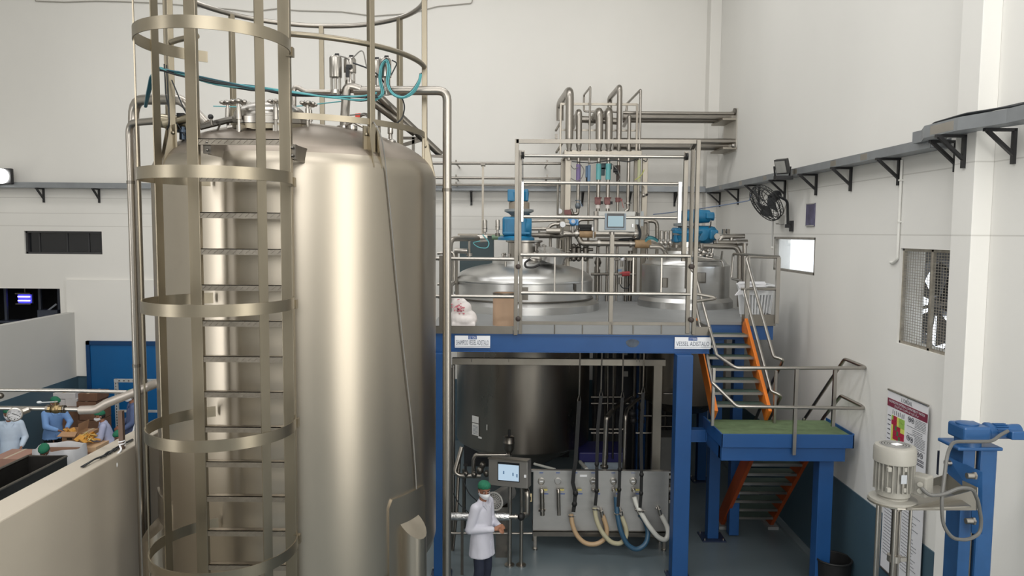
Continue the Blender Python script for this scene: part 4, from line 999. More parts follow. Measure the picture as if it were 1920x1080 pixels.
ob('motor', MB().lathe([(0.001, 0), (0.17, 0), (0.17, (x2 - x1) * 0.7), (0.15, (x2 - x1) * 0.9), (0.1, x2 - x1), (0.001, x2 - x1)], (x1, gy, zc + 0.01), 24, RY), M_MOTOR, dr2)
x3 = at(1325, 440, gy).x; ob('terminal_box', MB().bb((x3, gy - 0.26, zc - 0.09), (x3 + 0.16, gy - 0.12, zc + 0.10)), M_MOTOR, dr2, smooth=0, bev=0.03)
ob('round_cover', MB().lathe([(0.11, 0), (0.11, 0.04), (0.001, 0.05)], (at(1312, 440, gy).x, gy - 0.16, zc), 20, Matrix.Rotation(R(90), 3, 'X')), M_MOTOR, dr2)
za2, zb2 = zat(1290, 416, gy), zat(1290, 395, gy)
ob('adapter_flange', MB().lathe([(0.15, zb), (0.15, zb + 0.03), (0.24, zb + 0.04), (0.24, zb + 0.09), (0.13, zb + 0.10), (0.13, za2 + 0.02)], (v2.x - 0.02, gy, 0), 26), M_GREYD, dr2)
xa_, xb_ = at(1280, 405, gy).x, at(1338, 405, gy).x
ob('upper_motor', MB().lathe([(0.001, 0), (0.13, 0.0), (0.135, 0.3), (0.12, (xb_ - xa_) * 0.85), (0.08, xb_ - xa_ - 0.06), (0.08, xb_ - xa_), (0.001, xb_ - xa_)], (xa_, gy, (za2 + zb2) / 2), 24, RY), M_MOTOR, dr2)
x3 = at(1320, 405, gy).x; ob('terminal_box', MB().bb((x3, gy - 0.2, (za2 + zb2) / 2 - 0.05), (x3 + 0.14, gy - 0.08, (za2 + zb2) / 2 + 0.07)), M_MOTOR, dr2, smooth=0, bev=0.02)
ob('motor_cable', MB().tube(fillet([at(1333, 415, gy - 0.1), at(1332, 425, gy - 0.1), at(1325, 431, gy - 0.1)], 0.1), 0.012, 6), M_CABLE, dr2)
# ================================================================== PIPE RACK BEHIND THE VESSELS
YR = 15.6
rk = T('pipe_rack', 'tall steel frame carrying the vertical process pipes behind the two vessels', 'pipe rack', (2.0, YR, ZD_))
M_RACK = mat('rack steel', (158, 152, 142), 0.42, 1.0, 0.08, (4, 4, 2))
def rbox(name, px, y0, y1, Y, w, d):
    a, c = at(px, y0, Y), at(px, y1, Y); x = (a.x + c.x) / 2
    ob(name, MB().bb((x - w / 2, Y - d / 2, max(ZD_, c.z)), (x + w / 2, Y + d / 2, a.z)), M_RACK, rk, smooth=0, bev=0.006)
rbox('upright', 1063, 290, 640, YR, 0.12, 0.10); rbox('upright', 1054, 298, 640, YR + 0.5, 0.10, 0.10)
rbox('upright', 1206, 294, 640, YR, 0.11, 0.10); rbox('upright', 1190, 298, 640, YR + 0.4, 0.10, 0.10)
rbox('upright', 1051, 194, 290, YR, 0.04, 0.04); rbox('upright', 1194, 195, 292, YR, 0.045, 0.045)
a, c = at(1057, 283, YR), at(1201, 298, YR)
ob('header_beam', MB().bb((a.x, YR - 0.16, c.z), (c.x, YR + 0.45, a.z)), M_RACK, rk, smooth=0, bev=0.006)
ob('top_bar', MB().bar(at(1051, 195, YR), at(1195, 196, YR), 0.04, 0.045), M_RACK, rk, smooth=0)
ob('cross_bar', MB().bar(at(1051, 244, YR + 0.1), at(1194, 245, YR + 0.1), 0.03, 0.035), M_RACK, rk, smooth=0)
ob('brace', MB().bar(at(1042, 245, YR - 0.2), at(1052, 228, YR + 0.5), 0.035, 0.035), M_RACK, rk, smooth=0)
ob('brace', MB().bar(at(1043, 286, YR - 0.2), at(1056, 266, YR + 0.5), 0.035, 0.035), M_RACK, rk, smooth=0)
ob('rack_bracket', MB().box(at(1043, 256, YR - 0.2), (0.05, 0.06, 0.10)), M_DSTEEL, rk, smooth=0)
def riser(label, px, ytop, ybot, r, bend_to=None, sleeve=None, y_neck=262, rl_=None, Y=YR - 0.12, end=None):
    t = T('process_pipe', label, 'pipe', at(px, ybot, Y), 'vertical process pipes on the rack')
    x = at(px, 283, Y).x
    top = Vector((x, Y, zat(px, ytop, Y)))
    rl_ = rl_ or r * 0.62
    zn = zat(px, y_neck, Y); zb = zat(px, 283, Y)
    pts = [Vector((x, Y, zn)), top]
    if bend_to: pts += [at(*p) for p in bend_to]
    ob('upper_pipe', MB().pipe(pts, r, r * 2.2, 12), M_PIPE, t)
    if rl_ < r * 0.95: ob('reducer', MB().cyl((x, Y, zn), (x, Y, zb + 0.01), r, rl_, 12), M_PIPE, t)
    lp = [Vector((x, Y, zn if rl_ >= r * .95 else zb + 0.02)), Vector((x, Y, zat(px, ybot, Y)))]
    if end: lp += [at(*p) for p in end]
    ob('lower_pipe', MB().pipe(lp, rl_, rl_ * 2.5, 10), M_PIPE, t)
    ob('clamp_ring', MB().cyl((x, Y, zb - 0.01), (x, Y, zb + 0.02), rl_ * 1.7, n=12), M_DSTEEL, t)
    if sleeve:
        m, s0, s1 = sleeve
        ob('colour_band', MB().cyl((x, Y, zat(px, s1, Y)), (x, Y, zat(px, s0, Y)), rl_ + 0.012, n=12), m, t)
    return t, x, Y
riser('thick leftmost riser pipe bending back at the top of the rack', 1067, 168, 300, 0.085, [(1050, 194, 17.0), (1050, 226, 17.0)], None, 260, 0.042)
t, x, Y = riser('riser pipe with the purple band above a grey check valve', 1085, 207, 395, 0.062, [(1072, 240, 17.0)], (M_PURPLE, 308, 340), 272, 0.036, end=[(1083, 401, YR - 0.12), (1070, 401, YR - 0.1)])
ob('check_valve', MB().ball((x, Y, zat(1084, 386, Y)), 0.06, 12, 8, (1, 1, 1.3)).cyl((x, Y, zat(1084, 377, Y)), (x, Y, zat(1084, 375, Y)), 0.06, n=12), mat('blue grey valve body', (112, 120, 128), 0.45, 0.5), t)
ob('valve_lever', MB().bar((x + 0.03, Y - 0.04, zat(1084, 376, Y)), (x + 0.09, Y - 0.05, zat(1084, 388, Y)), 0.02, 0.01), M_LBLUE, t, smooth=0)
t, x, Y = riser('thin tall pipe with the light blue band between the thicker risers', 1105, 163, 520, 0.022, [(1095, 178, 16.6), (1095, 209, 16.6), (1160, 210, 16.6)], (M_LBLUE, 310, 340), 270, 0.021)
t, x, Y = riser('riser pipe with the left teal band and red valve', 1123, 206, 398, 0.078, [(1108, 230, 17.0)], (M_TEAL, 307, 337), 268, 0.042)
t2_, x2_, Y2_ = riser('riser pipe with the right teal band and red valve', 1141, 206, 398, 0.078, [(1132, 225, 17.0)], (M_TEAL, 307, 337), 268, 0.042)
t3_, x3_, Y3_ = riser('tallest riser pipe with the dark brown band', 1160, 162, 398, 0.056, [(1143, 184, 17.0), (1143, 209, 17.0)], (M_BROWNB, 310, 340), 268, 0.030)
t4_, x4_, Y4_ = riser('plain bare riser pipe with a clamp right of the brown banded one', 1179, 216, 385, 0.038, [(1170, 236, 16.8)], None, 280, 0.036, end=[(1178, 393, Y), (1172, 396, Y)])
ob('clamp_ring', MB().cyl((x4_, Y4_, zat(1179, 382, Y4_)), (x4_, Y4_, zat(1179, 380, Y4_)), 0.075, n=12), M_STEEL, t4_)
t5_, x5_, Y5_ = riser('slim outermost riser pipe with the pale green band', 1199, 168, 400, 0.026, [(1176, 194, 17.0), (1174, 210, 17.0)], (M_YELG, 300, 342), 280, 0.022)
for (tt, xx) in ((t, x), (t2_, x2_)):
    z0, z1 = zat(1123, 382, Y), zat(1123, 372, Y)
    ob('valve', MB().bb((xx - 0.07, Y - 0.05, z0), (xx + 0.05, Y + 0.05, z1)).cyl((xx, Y, z1), (xx, Y, z1 + 0.02), 0.075, n=12).cyl((xx, Y, z0 - 0.02), (xx, Y, z0), 0.06, n=12), M_RUST, tt, smooth=30)
    ob('valve_lever', MB().box((xx + 0.07, Y - 0.05, z0 + 0.02), (0.05, 0.04, 0.06)), M_RUBBER, tt, smooth=0)
    ob('coupling', MB().cyl((xx, Y, zat(1123, 391, Y)), (xx, Y, zat(1123, 384, Y)), 0.052, n=12), mat('pale coupling', (216, 210, 204), 0.4), tt)
z0, z1 = zat(1160, 379, Y3_), zat(1160, 372, Y3_)
ob('valve', MB().cyl((x3_, Y3_, z0), (x3_, Y3_, z1), 0.05, n=12).cyl((x3_, Y3_, z1), (x3_, Y3_, z1 + 0.015), 0.065, n=12).box((x3_ + 0.06, Y3_ - 0.02, z0 + 0.04), (0.06, 0.04, 0.05)), M_RUST, t3_)
ob('valve_lever', MB().bar((x3_ + 0.06, Y3_ - 0.06, z1), (x3_ + 0.11, Y3_ - 0.06, z0 - 0.12), 0.02, 0.01), mat('faded red lever', (170, 96, 92), 0.5), t3_, smooth=0)
# pale block valve at the foot of the purple one
t = T('hand_valve', 'dull red block valve at the foot of the purple banded riser', 'valve', at(1064, 398, YR - 0.2))
ob('body', MB().box(at(1064, 398, YR - 0.2), (0.13, 0.12, 0.10)).cyl(at(1071, 393, YR - 0.2), at(1071, 402, YR - 0.2), 0.03, n=10), M_RUST, t, smooth=30); ob('stem', MB().cyl(at(1070, 392, YR - 0.2), at(1074, 402, YR - 0.2), 0.035, n=10), M_DSTEEL, t)
# electrics on the rack
t = T('solenoid_valve', 'dark boxed solenoid valve between the teal banded risers', 'valve', at(1130, 322, YR + 0.1))
ob('body', MB().box(at(1129, 322, YR + 0.1), (0.10, 0.10, 0.16)).box(at(1137, 312, YR + 0.1), (0.22, 0.1, 0.12)), mat('dark teal valve', (52, 84, 92), 0.45), t, smooth=0)
t = T('solenoid_valve', 'small black valve head beside the dark brown band', 'valve', at(1155, 318, YR - 0.1))
ob('body', MB().box(at(1154, 316, YR - 0.1), (0.08, 0.08, 0.12)).cyl(at(1150, 320, YR - 0.2), at(1158, 320, YR - 0.2), 0.04, n=10).box(at(1156, 324, YR - 0.2), (0.05, 0.05, 0.06)), M_RUBBER, t, smooth=30)
t = T('valve_actuator', 'blue cased actuator beside the thin light blue banded pipe', 'actuator', at(1101, 330, YR)); ob('body', MB().box(at(1101, 322, YR), (0.07, 0.08, 0.24)), M_LBLUE, t, smooth=0, bev=0.01); ob('foot', MB().box(at(1101, 337, YR), (0.05, 0.05, 0.08)), M_RUBBER, t, smooth=0)
t = T('cable_bundle', 'looping thin cables hung on the pipe rack header', 'cables', at(1130, 300, YR))
for pts, m in (([(1070, 310), (1076, 318), (1084, 314)], M_GREYCAB), ([(1088, 308), (1096, 318), (1090, 336), (1080, 340), (1070, 334)], M_GREYCAB), ([(1072, 303), (1110, 306), (1150, 300), (1180, 304), (1198, 296)], M_CABLE), ([(1206, 300), (1212, 304), (1214, 296), (1212, 290)], M_CABLE), ([(1208, 318), (1202, 330), (1190, 338)], mat('yellow green wire', (176, 180, 96), 0.5)), ([(1148, 308), (1158, 318), (1164, 334), (1156, 344)], M_GREYCAB)):
    ob('cable', MB().tube(fillet([at(a, b, YR - 0.22) for a, b in pts], 0.4, 6), 0.010, 6), m, t)
# round heads on the posts
t = T('pressure_gauge', 'pale round gauge on the rack post left of the red block valve', 'gauge', at(1049, 396, YR - 0.3))
ob('case', MB().lathe([(0.001, -0.03), (0.055, -0.03), (0.055, 0.02), (0.001, 0.02)], at(1049, 396, YR - 0.3), 18, Matrix.Rotation(R(90), 3, 'X')), M_WHITE, t); ob('stem', MB().cyl(at(1049, 399, YR - 0.3), (at(1049, 420, YR - 0.3).x, YR - 0.3, ZD_), 0.014, n=8), M_STEEL, t)
t = T('hand_valve', 'small steel valve with a dark knob on the right rack upright', 'valve', at(1205, 366, YR - 0.15))
ob('body', MB().ball(at(1207, 366, YR - 0.15), 0.04, 10, 6).cyl(at(1203, 366, YR - 0.15), at(1210, 366, YR - 0.15), 0.022, n=8), M_STEEL, t); ob('knob', MB().ball(at(1213, 365, YR - 0.15), 0.025, 8, 6), M_RUBBER, t)
ob('thin_line', MB().tube(fillet([at(1203, 347, YR - 0.12), at(1208, 352, YR - 0.12), at(1207, 364, YR - 0.15)], 0.05), 0.012, 6), M_PIPE, t)
# high pipes running to the right wall
YT = (15.85, 16.2, 16.55)
zu = zat(1372, 213, YT[0])
for i, (lab, Y_, r) in enumerate((('front pipe of the upper trio running from the rack to the right wall', YT[0], 0.035), ('middle pipe of the upper trio running from the rack to the right wall', YT[1], 0.075), ('rear pipe of the upper trio running from the rack to the right wall', YT[2], 0.075))):
    t = T('wall_pipe', lab, 'pipe', (2.6, Y_, zu)); x0 = at(1168, 215, Y_).x
    ob('tube', MB().cyl((x0, Y_, zu - (0.0 if i == 0 else 0.03)), (XR - 0.02, Y_, zu - (0.0 if i == 0 else 0.03)), r, n=14), M_PIPE, t)
zl2 = zat(1368, 266, 15.9)
for lab, Y_, r, x0p, dz in (('front pipe of the lower pair running from the rack to the right wall', 15.85, 0.06, 1150, 0), ('rear pipe of the lower pair running from the rack to the right wall', 16.35, 0.085, 1150, -0.05)):
    t = T('wall_pipe', lab, 'pipe', (2.6, Y_, zl2 + dz)); ob('tube', MB().cyl((at(x0p, 262, Y_).x, Y_, zl2 + dz), (XR - 0.02, Y_, zl2 + dz), r, n=14), M_PIPE, t)
t = T('wall_pipe', 'dark horizontal header pipe behind the tops of the risers', 'pipe', at(1095, 222, 16.4)); ob('tube', MB().cyl(at(1075, 223, 16.4), at(1165, 228, 16.4), 0.075, n=12), M_PIPE, t)
t = T('pipe_support', 'steel pipe support bolted to the right wall near the back corner', 'bracket', (XR, 16.2, zl2 - 0.1))
sb = MB(); ob('channel', sb.bb((XR - 0.3, 15.72, zl2 - 0.17), (XR - 0.01, 16.7, zl2 - 0.13)), M_RACK, t, smooth=0)
ob('channel', MB().bb((XR - 0.3, 15.8, zu - 0.14), (XR - 0.01, 16.7, zu - 0.10)), M_RACK, t, smooth=0)
ob('wall_plate', MB().bb((XR - 0.02, 15.74, zl2 - 0.2), (XR - 0.004, 16.7, zu + 0.10)), mat('pale steel plate', (196, 192, 184), 0.5, 0.5), t, smooth=0)
ob('flange_bolt', MB().ball((XR - 0.08, 15.72, zl2 - 0.1), 0.05, 8, 6), M_STEEL, t); ob('flange_disc', MB().lathe([(0.001, 0), (0.075, 0), (0.075, 0.03), (0.001, 0.03)], (XR - 0.06, 15.85, zu + 0.04), 14, RY), M_DSTEEL, t)
# long thin pipes along the back wall left of the rack
for lab, y0, y1, Y_, r in (('highest thin pipe along the back wall left of the rack', 306, 306.5, 16.4, 0.032), ('middle thin pipe along the back wall left of the rack', 333, 334.5, 16.8, 0.028), ('lowest thin pipe along the back wall just above the tray', 346.5, 347.5, 16.9, 0.026)):
    a, c = at(700, y0, Y_), at(1056, y1, Y_); t = T('wall_pipe', lab, 'pipe', a); ob('tube', MB().cyl(a, c, r, n=10), M_PIPE, t)
    for px in (730, 855, 1026): 
        p = at(px, (y0 + y1) / 2, Y_); ob('pipe_clip', MB().box(p + Vector((0, 0.02, 0.02)), (0.03, 0.06, 0.11)).bar(p, p + Vector((0, YB - Y_, 0)), 0.03, 0.02), M_DSTEEL, t, smooth=0)
t = T('support_post', 'slim steel post on the deck holding the thin back wall pipe', 'post', (at(905, 440, 15.9).x, 15.9, ZD_))
ob('shaft', MB().bb((at(905, 440, 15.9).x - 0.022, 15.88, ZD_), (at(905, 440, 15.9).x + 0.022, 15.92, zat(905, 310, 15.9))), M_RACK, t, smooth=0); p = at(906, 309, 15.95); ob('saddle', MB().box(p, (0.09, 0.3, 0.05)), M_DSTEEL, t, smooth=0)
t = T('support_post', 'slim steel tube post beside the rack with the round gauge', 'post', (at(1046, 440, 15.2).x, 15.2, ZD_)); ob('shaft', MB().cyl((at(1046, 440, 15.2).x, 15.2, ZD_), (at(1046, 337, 15.2).x, 15.2, zat(1046, 337, 15.2)), 0.022, n=8), M_PIPE, t)

# ------------------------------------------------------------------ pipework at deck height
def pp(name, label, pts, r, m=None, bend=0.1, parts=(), cat='pipe'):
    P = [at(*p) for p in pts]; t = T(name, label, cat, P[0])
    ob('tube', MB().pipe(P, r, bend, 10), m or M_PIPE, t); return t
YQ = 14.95
t = pp('transfer_pipe', 'upper thick transfer pipe with a tan clamp block under the screen', [(1010, 441, YQ), (1048, 441, YQ), (1060, 438, YQ), (1195, 438, YQ)], 0.065)
ob('clamp_block', MB().cyl(at(1086, 438, YQ), at(1116, 438, YQ), 0.085, n=14), M_WOOD, t); ob('clamp_ring', MB().cyl(at(1078, 438, YQ), at(1083, 438, YQ), 0.1, n=14), M_STEEL, t); ob('clamp_ring', MB().cyl(at(1188, 438, YQ), at(1192, 438, YQ), 0.09, n=14), M_STEEL, t); ob('end_tee', MB().cyl(at(1192, 430, YQ), at(1192, 446, YQ), 0.05, n=12), M_STEEL, t)
t = pp('transfer_pipe', 'lower thick transfer pipe with a tan clamp block near the right vessel', [(1084, 444, YQ), (1090, 456, YQ), (1222, 457, YQ), (1236, 462, YQ)], 0.058, bend=0.2)
ob('clamp_block', MB().cyl(at(1190, 457.5, YQ), at(1220, 457.5, YQ), 0.085, n=14), M_WOOD, t); ob('clamp_ring', MB().cyl(at(1120, 456, YQ), at(1125, 456, YQ), 0.075, n=14), M_STEEL, t); ob('clamp_ring', MB().cyl(at(1180, 457, YQ), at(1184, 457, YQ), 0.078, n=14), M_STEEL, t)
pp('transfer_pipe', 'dark lower pipe running from the blue gearbox to the rack', [(996, 441, 14.6), (1030, 441, 14.6), (1050, 443, 14.7)], 0.045, M_DSTEEL)
pp('transfer_pipe', 'slim upper pipe behind the blue gearbox', [(990, 415, 14.8), (1050, 413, 14.8)], 0.026)
pp('transfer_pipe', 'slim middle pipe behind the blue gearbox', [(990, 429, 14.8), (1028, 429, 14.8), (1032, 423, 14.8), (1040, 420, 14.8), (1075, 421, 14.8)], 0.036)
t = pp('transfer_pipe', 'short wide steel pipe stub between gearbox and rack', [(1024, 433, 14.6), (1050, 433, 14.6)], 0.062); ob('branch', MB().cyl(at(1011, 430, 14.6), at(1011, 440, 14.6), 0.02, n=8), M_STEEL, t)
pp('transfer_pipe', 'bent steel pipe loop left of the deck screen', [(1083, 440, 15.1), (1083, 412, 15.1), (1120, 411, 15.1)], 0.034)
pp('transfer_pipe', 'first bent pipe right of the deck screen', [(1208, 416, 15.2), (1215, 416, 15.2), (1215, 452, 15.2)], 0.028)
pp('transfer_pipe', 'second larger bent pipe right of the deck screen', [(1209, 414, 15.4), (1232, 414, 15.4), (1232, 452, 15.4)], 0.042, bend=0.16)
random.seed(7)
VP = [(1032, 445, 560, .03), (1050, 450, 560, .045), (1060, 445, 560, .03), (1070, 440, 470, .03), (1121, 456, 560, .034), (1121, 505, 560, .05), (1139, 458, 575, .030), (1157, 458, 575, .030), (1128, 512, 570, .012), (1174, 480, 560, .03), (1182, 470, 560, .05), (1232, 456, 480, .035), (1213, 440, 500, .030), (1104, 440, 562, .014), (1116, 500, 560, .02)]
for i, (px, y0, y1, r) in enumerate(VP):
    lab = ['slim', 'stout', 'plain', 'short', 'bright', 'thickened lower', 'bright', 'bright', 'thin', 'dark', 'broad dark', 'tall', 'short', 'very thin', 'slim'][i]
    x = px
    Yv = 15.15 + (i % 3) * 0.12
    pos = ['left of the round gauge', 'under the pale gauge', 'by the left rack upright', 'below the blue transmitter', 'under the first transfer pipe clamp', 'with the ball joint below the transfer pipes', 'behind the barrier centre post', 'right of the barrier centre post', 'left of the barrier centre post', 'beside the small valves', 'before the right rack upright', 'left of the right vessel fittings', 'right of the rack upright', 'crossing behind the transfer pipes', 'low behind the left vessel'][i]
    t = T('drop_pipe', f'{lab} vertical drop pipe {pos}', 'pipe', at(px, y1, Yv))
    a = at(px, y0, Yv); ob('tube', MB().cyl(a, (a.x, Yv, max(ZD_, zat(px, y1 + 20, Yv))), r, n=10), M_PIPE if i not in (3, 9, 10) else M_DSTEEL, t)
    if i == 5: ob('ball_joint', MB().ball(at(1121, 492, Yv), 0.075, 12, 8).cyl(at(1121, 484, Yv), at(1121, 500, Yv), 0.055, n=10), M_DSTEEL, t)
for lab, x0, x1, y, r in (('dark horizontal pipe low behind the vessels', 1108, 1152, 514, .028), ('pipe with the red tap low on the rack', 1146, 1192, 514, .022), ('thin rail of small valves right of the barrier post', 1150, 1192, 486, .018), ('dark manifold pipe behind the left vessel head', 1068, 1112, 468, .03), ('lower dark manifold pipe behind the left vessel head', 1066, 1112, 482, .03), ('dark cross pipe below the deck screen', 1120, 1200, 449, .03)):
    t = T('cross_pipe', lab, 'pipe', at(x0, y, 15.1)); ob('tube', MB().cyl(at(x0, y, 15.1), at(x1, y, 15.1), r, n=10), M_DSTEEL if 'dark' in lab else M_PIPE, t)
    if 'red tap' in lab:
        ob('tap', MB().cyl(at(1166, 514, 15.0), at(1180, 513, 15.0), 0.05, n=10).bar(at(1162, 512, 14.95), at(1182, 511, 14.95), 0.03, 0.02), mat('red tap', (170, 62, 66), 0.45), t); ob('sight_glass', MB().cyl(at(1163, 520, 15), at(1163, 533, 15), 0.04, n=10), M_STEEL, t); ob('blue_tap', MB().box(at(1162, 507, 15.0), (0.07, 0.05, 0.04)), M_LBLUE, t, smooth=0); ob('hose_loop', MB().tube(fillet([at(1163, 533, 15), at(1166, 540, 15), at(1178, 541, 15), at(1181, 532, 15)], 0.1, 5), 0.010, 6), M_CABLE, t)
    if 'small valves' in lab:
        ob('valve_ball', MB().ball(at(1167, 486, 15.0), 0.045, 10, 6), M_WHITE, t); ob('valve_tail', MB().cyl(at(1166, 490, 15), at(1166, 500, 15), 0.028, n=8), M_STEEL, t); ob('valve_top', MB().cyl(at(1166, 479, 15), at(1166, 484, 15), 0.035, n=8), M_RUBBER, t)
        ob('valve', MB().box(at(1180, 486, 15), (0.1, 0.05, 0.06)), M_DSTEEL, t, smooth=0)
    if 'left vessel head' in lab:
        for px in (1076, 1085, 1098): ob('valve', MB().cyl(at(px, y - 5, 15.05), at(px, y + 6, 15.05), 0.055, n=10).ball(at(px, y + (4 if 'lower' in lab else -7), 15.0), 0.05, 8, 6), M_DSTEEL, t)
# instruments of the deck pipework
t = T('flow_transmitter', 'bright blue flow transmitter head above the transfer pipes', 'transmitter', at(1074, 433, 14.8))
c = at(1074, 417, 14.8); ob('head', MB().lathe([(0.001, -0.08), (0.06, -0.08), (0.075, -0.05), (0.075, 0.05), (0.06, 0.08), (0.001, 0.08)], c, 18, Matrix.Rotation(R(75), 3, 'X')), mat('transmitter blue', (82, 142, 196), 0.4), t)
ob('face', MB().lathe([(0.001, 0), (0.04, 0)], c + Vector((-0.0, -0.09, 0.02)), 14, Matrix.Rotation(R(75), 3, 'X')), M_WHITE, t); ob('gland', MB().box(c + Vector((0.08, 0, 0)), (0.06, 0.08, 0.12)).box(c + Vector((-0.07, 0, 0.07)), (0.06, 0.05, 0.05)), mat('transmitter blue', (82, 142, 196)), t, smooth=0, bev=0.01); ob('stem', MB().cyl(at(1074, 424, 14.8), at(1074, 436, 14.8), 0.03, n=10), M_STEEL, t)
for lab, px, py, r in (('pale round gauge left of the blue transmitter', 1055, 421, 0.065), ('steel rimmed gauge right of the blue transmitter', 1113, 429, 0.05)):
    t = T('pressure_gauge', lab, 'gauge', at(px, py, 14.7)); c = at(px, py, 14.7)
    ob('case', MB().lathe([(0.001, 0.04), (r, 0.04), (r, -0.02), (r * 0.85, -0.025)], c, 20, Matrix.Rotation(R(-90), 3, 'X'), cap=False), M_STEEL, t); ob('dial', MB().lathe([(0.001, -0.004), (r * 0.85, -0.004), (r * 0.85, 0.004), (0.001, 0.004)], c + Vector((0, -0.026, 0)), 18, Matrix.Rotation(R(90), 3, 'X')), M_WHITE, t); ob('stem', MB().cyl(c + Vector((0, 0, -r)), c + Vector((0, 0, -0.2)), 0.02, n=8), M_STEEL, t)
t = T('butterfly_valve', 'dark valve body left of the deck screen', 'valve', at(1097, 424, 14.9)); ob('body', MB().box(at(1097, 424, 14.9), (0.26, 0.10, 0.07)).cyl(at(1087, 430, 14.9), at(1110, 430, 14.9), 0.04, n=10), M_RUBBER, t, smooth=30)
t = T('valve_actuator', 'steel canister actuator at the right end of the deck screen', 'actuator', at(1186, 432, 14.7)); ob('canister', MB().cyl(at(1186, 428, 14.7), at(1186, 415, 14.7), 0.045, n=14), M_STEEL, t); ob('head', MB().box(at(1189, 416, 14.75), (0.16, 0.08, 0.10)), mat('pale grey head', (170, 176, 178), 0.45), t, smooth=0); ob('base', MB().cyl(at(1186, 433, 14.7), at(1186, 428, 14.7), 0.03, n=10).bar(at(1180, 433, 14.7), at(1195, 432, 14.7), 0.04, 0.03), M_DSTEEL, t, smooth=30)
t = T('cable_ladder', 'short perforated cable strip on the right rack upright', 'cable strip', at(1204, 425, 15.1)); ob('strip', MB().bb((at(1201, 425, 15.1).x, 15.08, zat(1204, 424, 15.1)), (at(1206, 425, 15.1).x, 15.1, zat(1204, 396, 15.1))), mat('pale grey head', (170, 176, 178)), t, smooth=0)
for i in range(4): ob('cable', MB().tube(fillet([at(1186 + i * 4, 396 + i, 15.05), at(1192 + i * 2, 410 + i * 4, 15.05), at(1200 + i, 440, 15.05), at(1190 + i * 2, 446 + i * 3, 15.0), at(1160, 449 + i * 2, 15)], 0.2), 0.012, 6), M_CABLE, t)
t = T('hose_clump', 'clump of turquoise hose over the lower transfer pipe', 'hose', at(1222, 450, 14.8))
for i in range(4): ob('hose', MB().tube(fillet([at(1210, 453 - i, 14.8), at(1217, 447 - i * 1.5, 14.78), at(1226, 448 - i, 14.78), at(1233, 453 - i, 14.8)], 0.3, 4), 0.018, 6), M_TEALC if i % 2 else M_CYAN, t)
# left of the left vessel
t = pp('transfer_pipe', 'bent steel pipe rising left of the left vessel to the valve tee', [(844, 560, 12.4), (844, 448, 12.4), (905, 447, 13.4)], 0.045, bend=0.15)
ob('tee', MB().cyl(at(896, 447, 13.3), at(914, 446, 13.3), 0.075, n=14).cyl(at(907, 451, 13.3), at(907, 440, 13.3), 0.05, n=12), M_STEEL, t)
for lab, px, y0, y1, Y_ in (('slim steel actuator on the valve tee left of the gearbox', 909, 412, 446, 13.3), ('slim steel actuator between valve tee and blue gearbox', 933, 412, 440, 13.4)):
    t = T('valve_actuator', lab, 'actuator', at(px, y1, Y_)); a, c = at(px, y0, Y_), at(px, y1, Y_); h = a.z - c.z
    ob('cylinder', MB().lathe([(0.02, 0), (0.02, h * 0.3), (0.042, h * 0.33), (0.042, h * 0.94), (0.03, h), (0.001, h)], c, 14), M_STEEL, t); ob('neck', MB().cyl((c.x, c.y, c.z - 0.03), (c.x, c.y, c.z + h * 0.1), 0.045, n=12), M_DSTEEL, t); ob('ring', MB().lathe([(0.044, h * .5), (0.048, h * 0.52), (0.044, h * .54)], c, 14), M_DSTEEL, t)
t = T('level_sensor', 'steel cross shaped sensor beside the left vessel head', 'sensor', at(880, 485, 12.9)); ob('stem', MB().cyl(at(880, 487, 12.9), at(880, 452, 12.9), 0.02, n=8).lathe([(0.001, -0.02), (0.05, -0.02), (0.05, 0.03), (0.001, 0.03)], at(880, 478, 12.9), 12), M_STEEL, t); ob('arm', MB().cyl(at(852, 470, 12.9), at(876, 471, 12.9), 0.045, n=10), M_STEEL, t)
ob('cable', MB().tube(fillet([at(905, 440, 13.2), at(918, 455, 13.1), at(914, 466, 13), at(896, 464, 13), at(885, 455, 13), at(900, 452, 13.1)], 0.3, 5), 0.009, 6), M_CYAN, t)
t = T('steel_cabinet', 'low dark teal cabinet behind the left vessel head', 'cabinet', (at(890, 480, 15.5).x, 15.5, ZD_)); a, c = at(862, 438, 15.3), at(925, 520, 15.3)
ob('body', MB().bb((a.x, 15.3, ZD_), (c.x, 15.8, a.z - 0.04)), mat('dark teal cabinet paint', (62, 76, 80), 0.5, 0.2), t, smooth=0); ob('top_plate', MB().bb((a.x - 0.04, 15.26, a.z - 0.04), (c.x + 0.04, 15.82, a.z)), M_RACK, t, smooth=0); ob('green_pipe', MB().cyl(at(922, 445, 15.0), at(985, 445, 15.0), 0.05, n=10), mat('pale green paint', (108, 138, 112), 0.5), t)
# around the right vessel head
for lab, px, y0 in (('leftmost small canister left of the stacked motors', 1240, 432), ('middle small canister left of the stacked motors', 1248, 433), ('right small canister left of the stacked motors', 1257, 432)):
    t = T('valve_actuator', lab, 'actuator', at(px, 456, 13.9)); c, a = at(px, 456, 13.9), at(px, y0, 13.9); h = a.z - c.z; ob('cylinder', MB().lathe([(0.018, 0), (0.018, h * .3), (0.036, h * .32), (0.036, h * .95), (0.02, h), (0.001, h)], c, 12), M_STEEL, t); ob('neck', MB().ball(c, 0.05, 10, 6), M_STEEL, t)
pp('transfer_pipe', 'pale pipe stub entering the right vessel head', [(1218, 463, 13.9), (1240, 463, 13.9), (1246, 470, 13.9), (1252, 480, 14.0)], 0.04)
t = pp('transfer_pipe', 'arched steel pipe right of the stacked motors', [(1346, 456, 13.9), (1352, 444, 13.9), (1396, 443, 13.9)], 0.045, bend=0.2); ob('branch', MB().cyl(at(1371, 443, 13.9), at(1371, 460, 13.9), 0.04, n=12), M_STEEL, t)
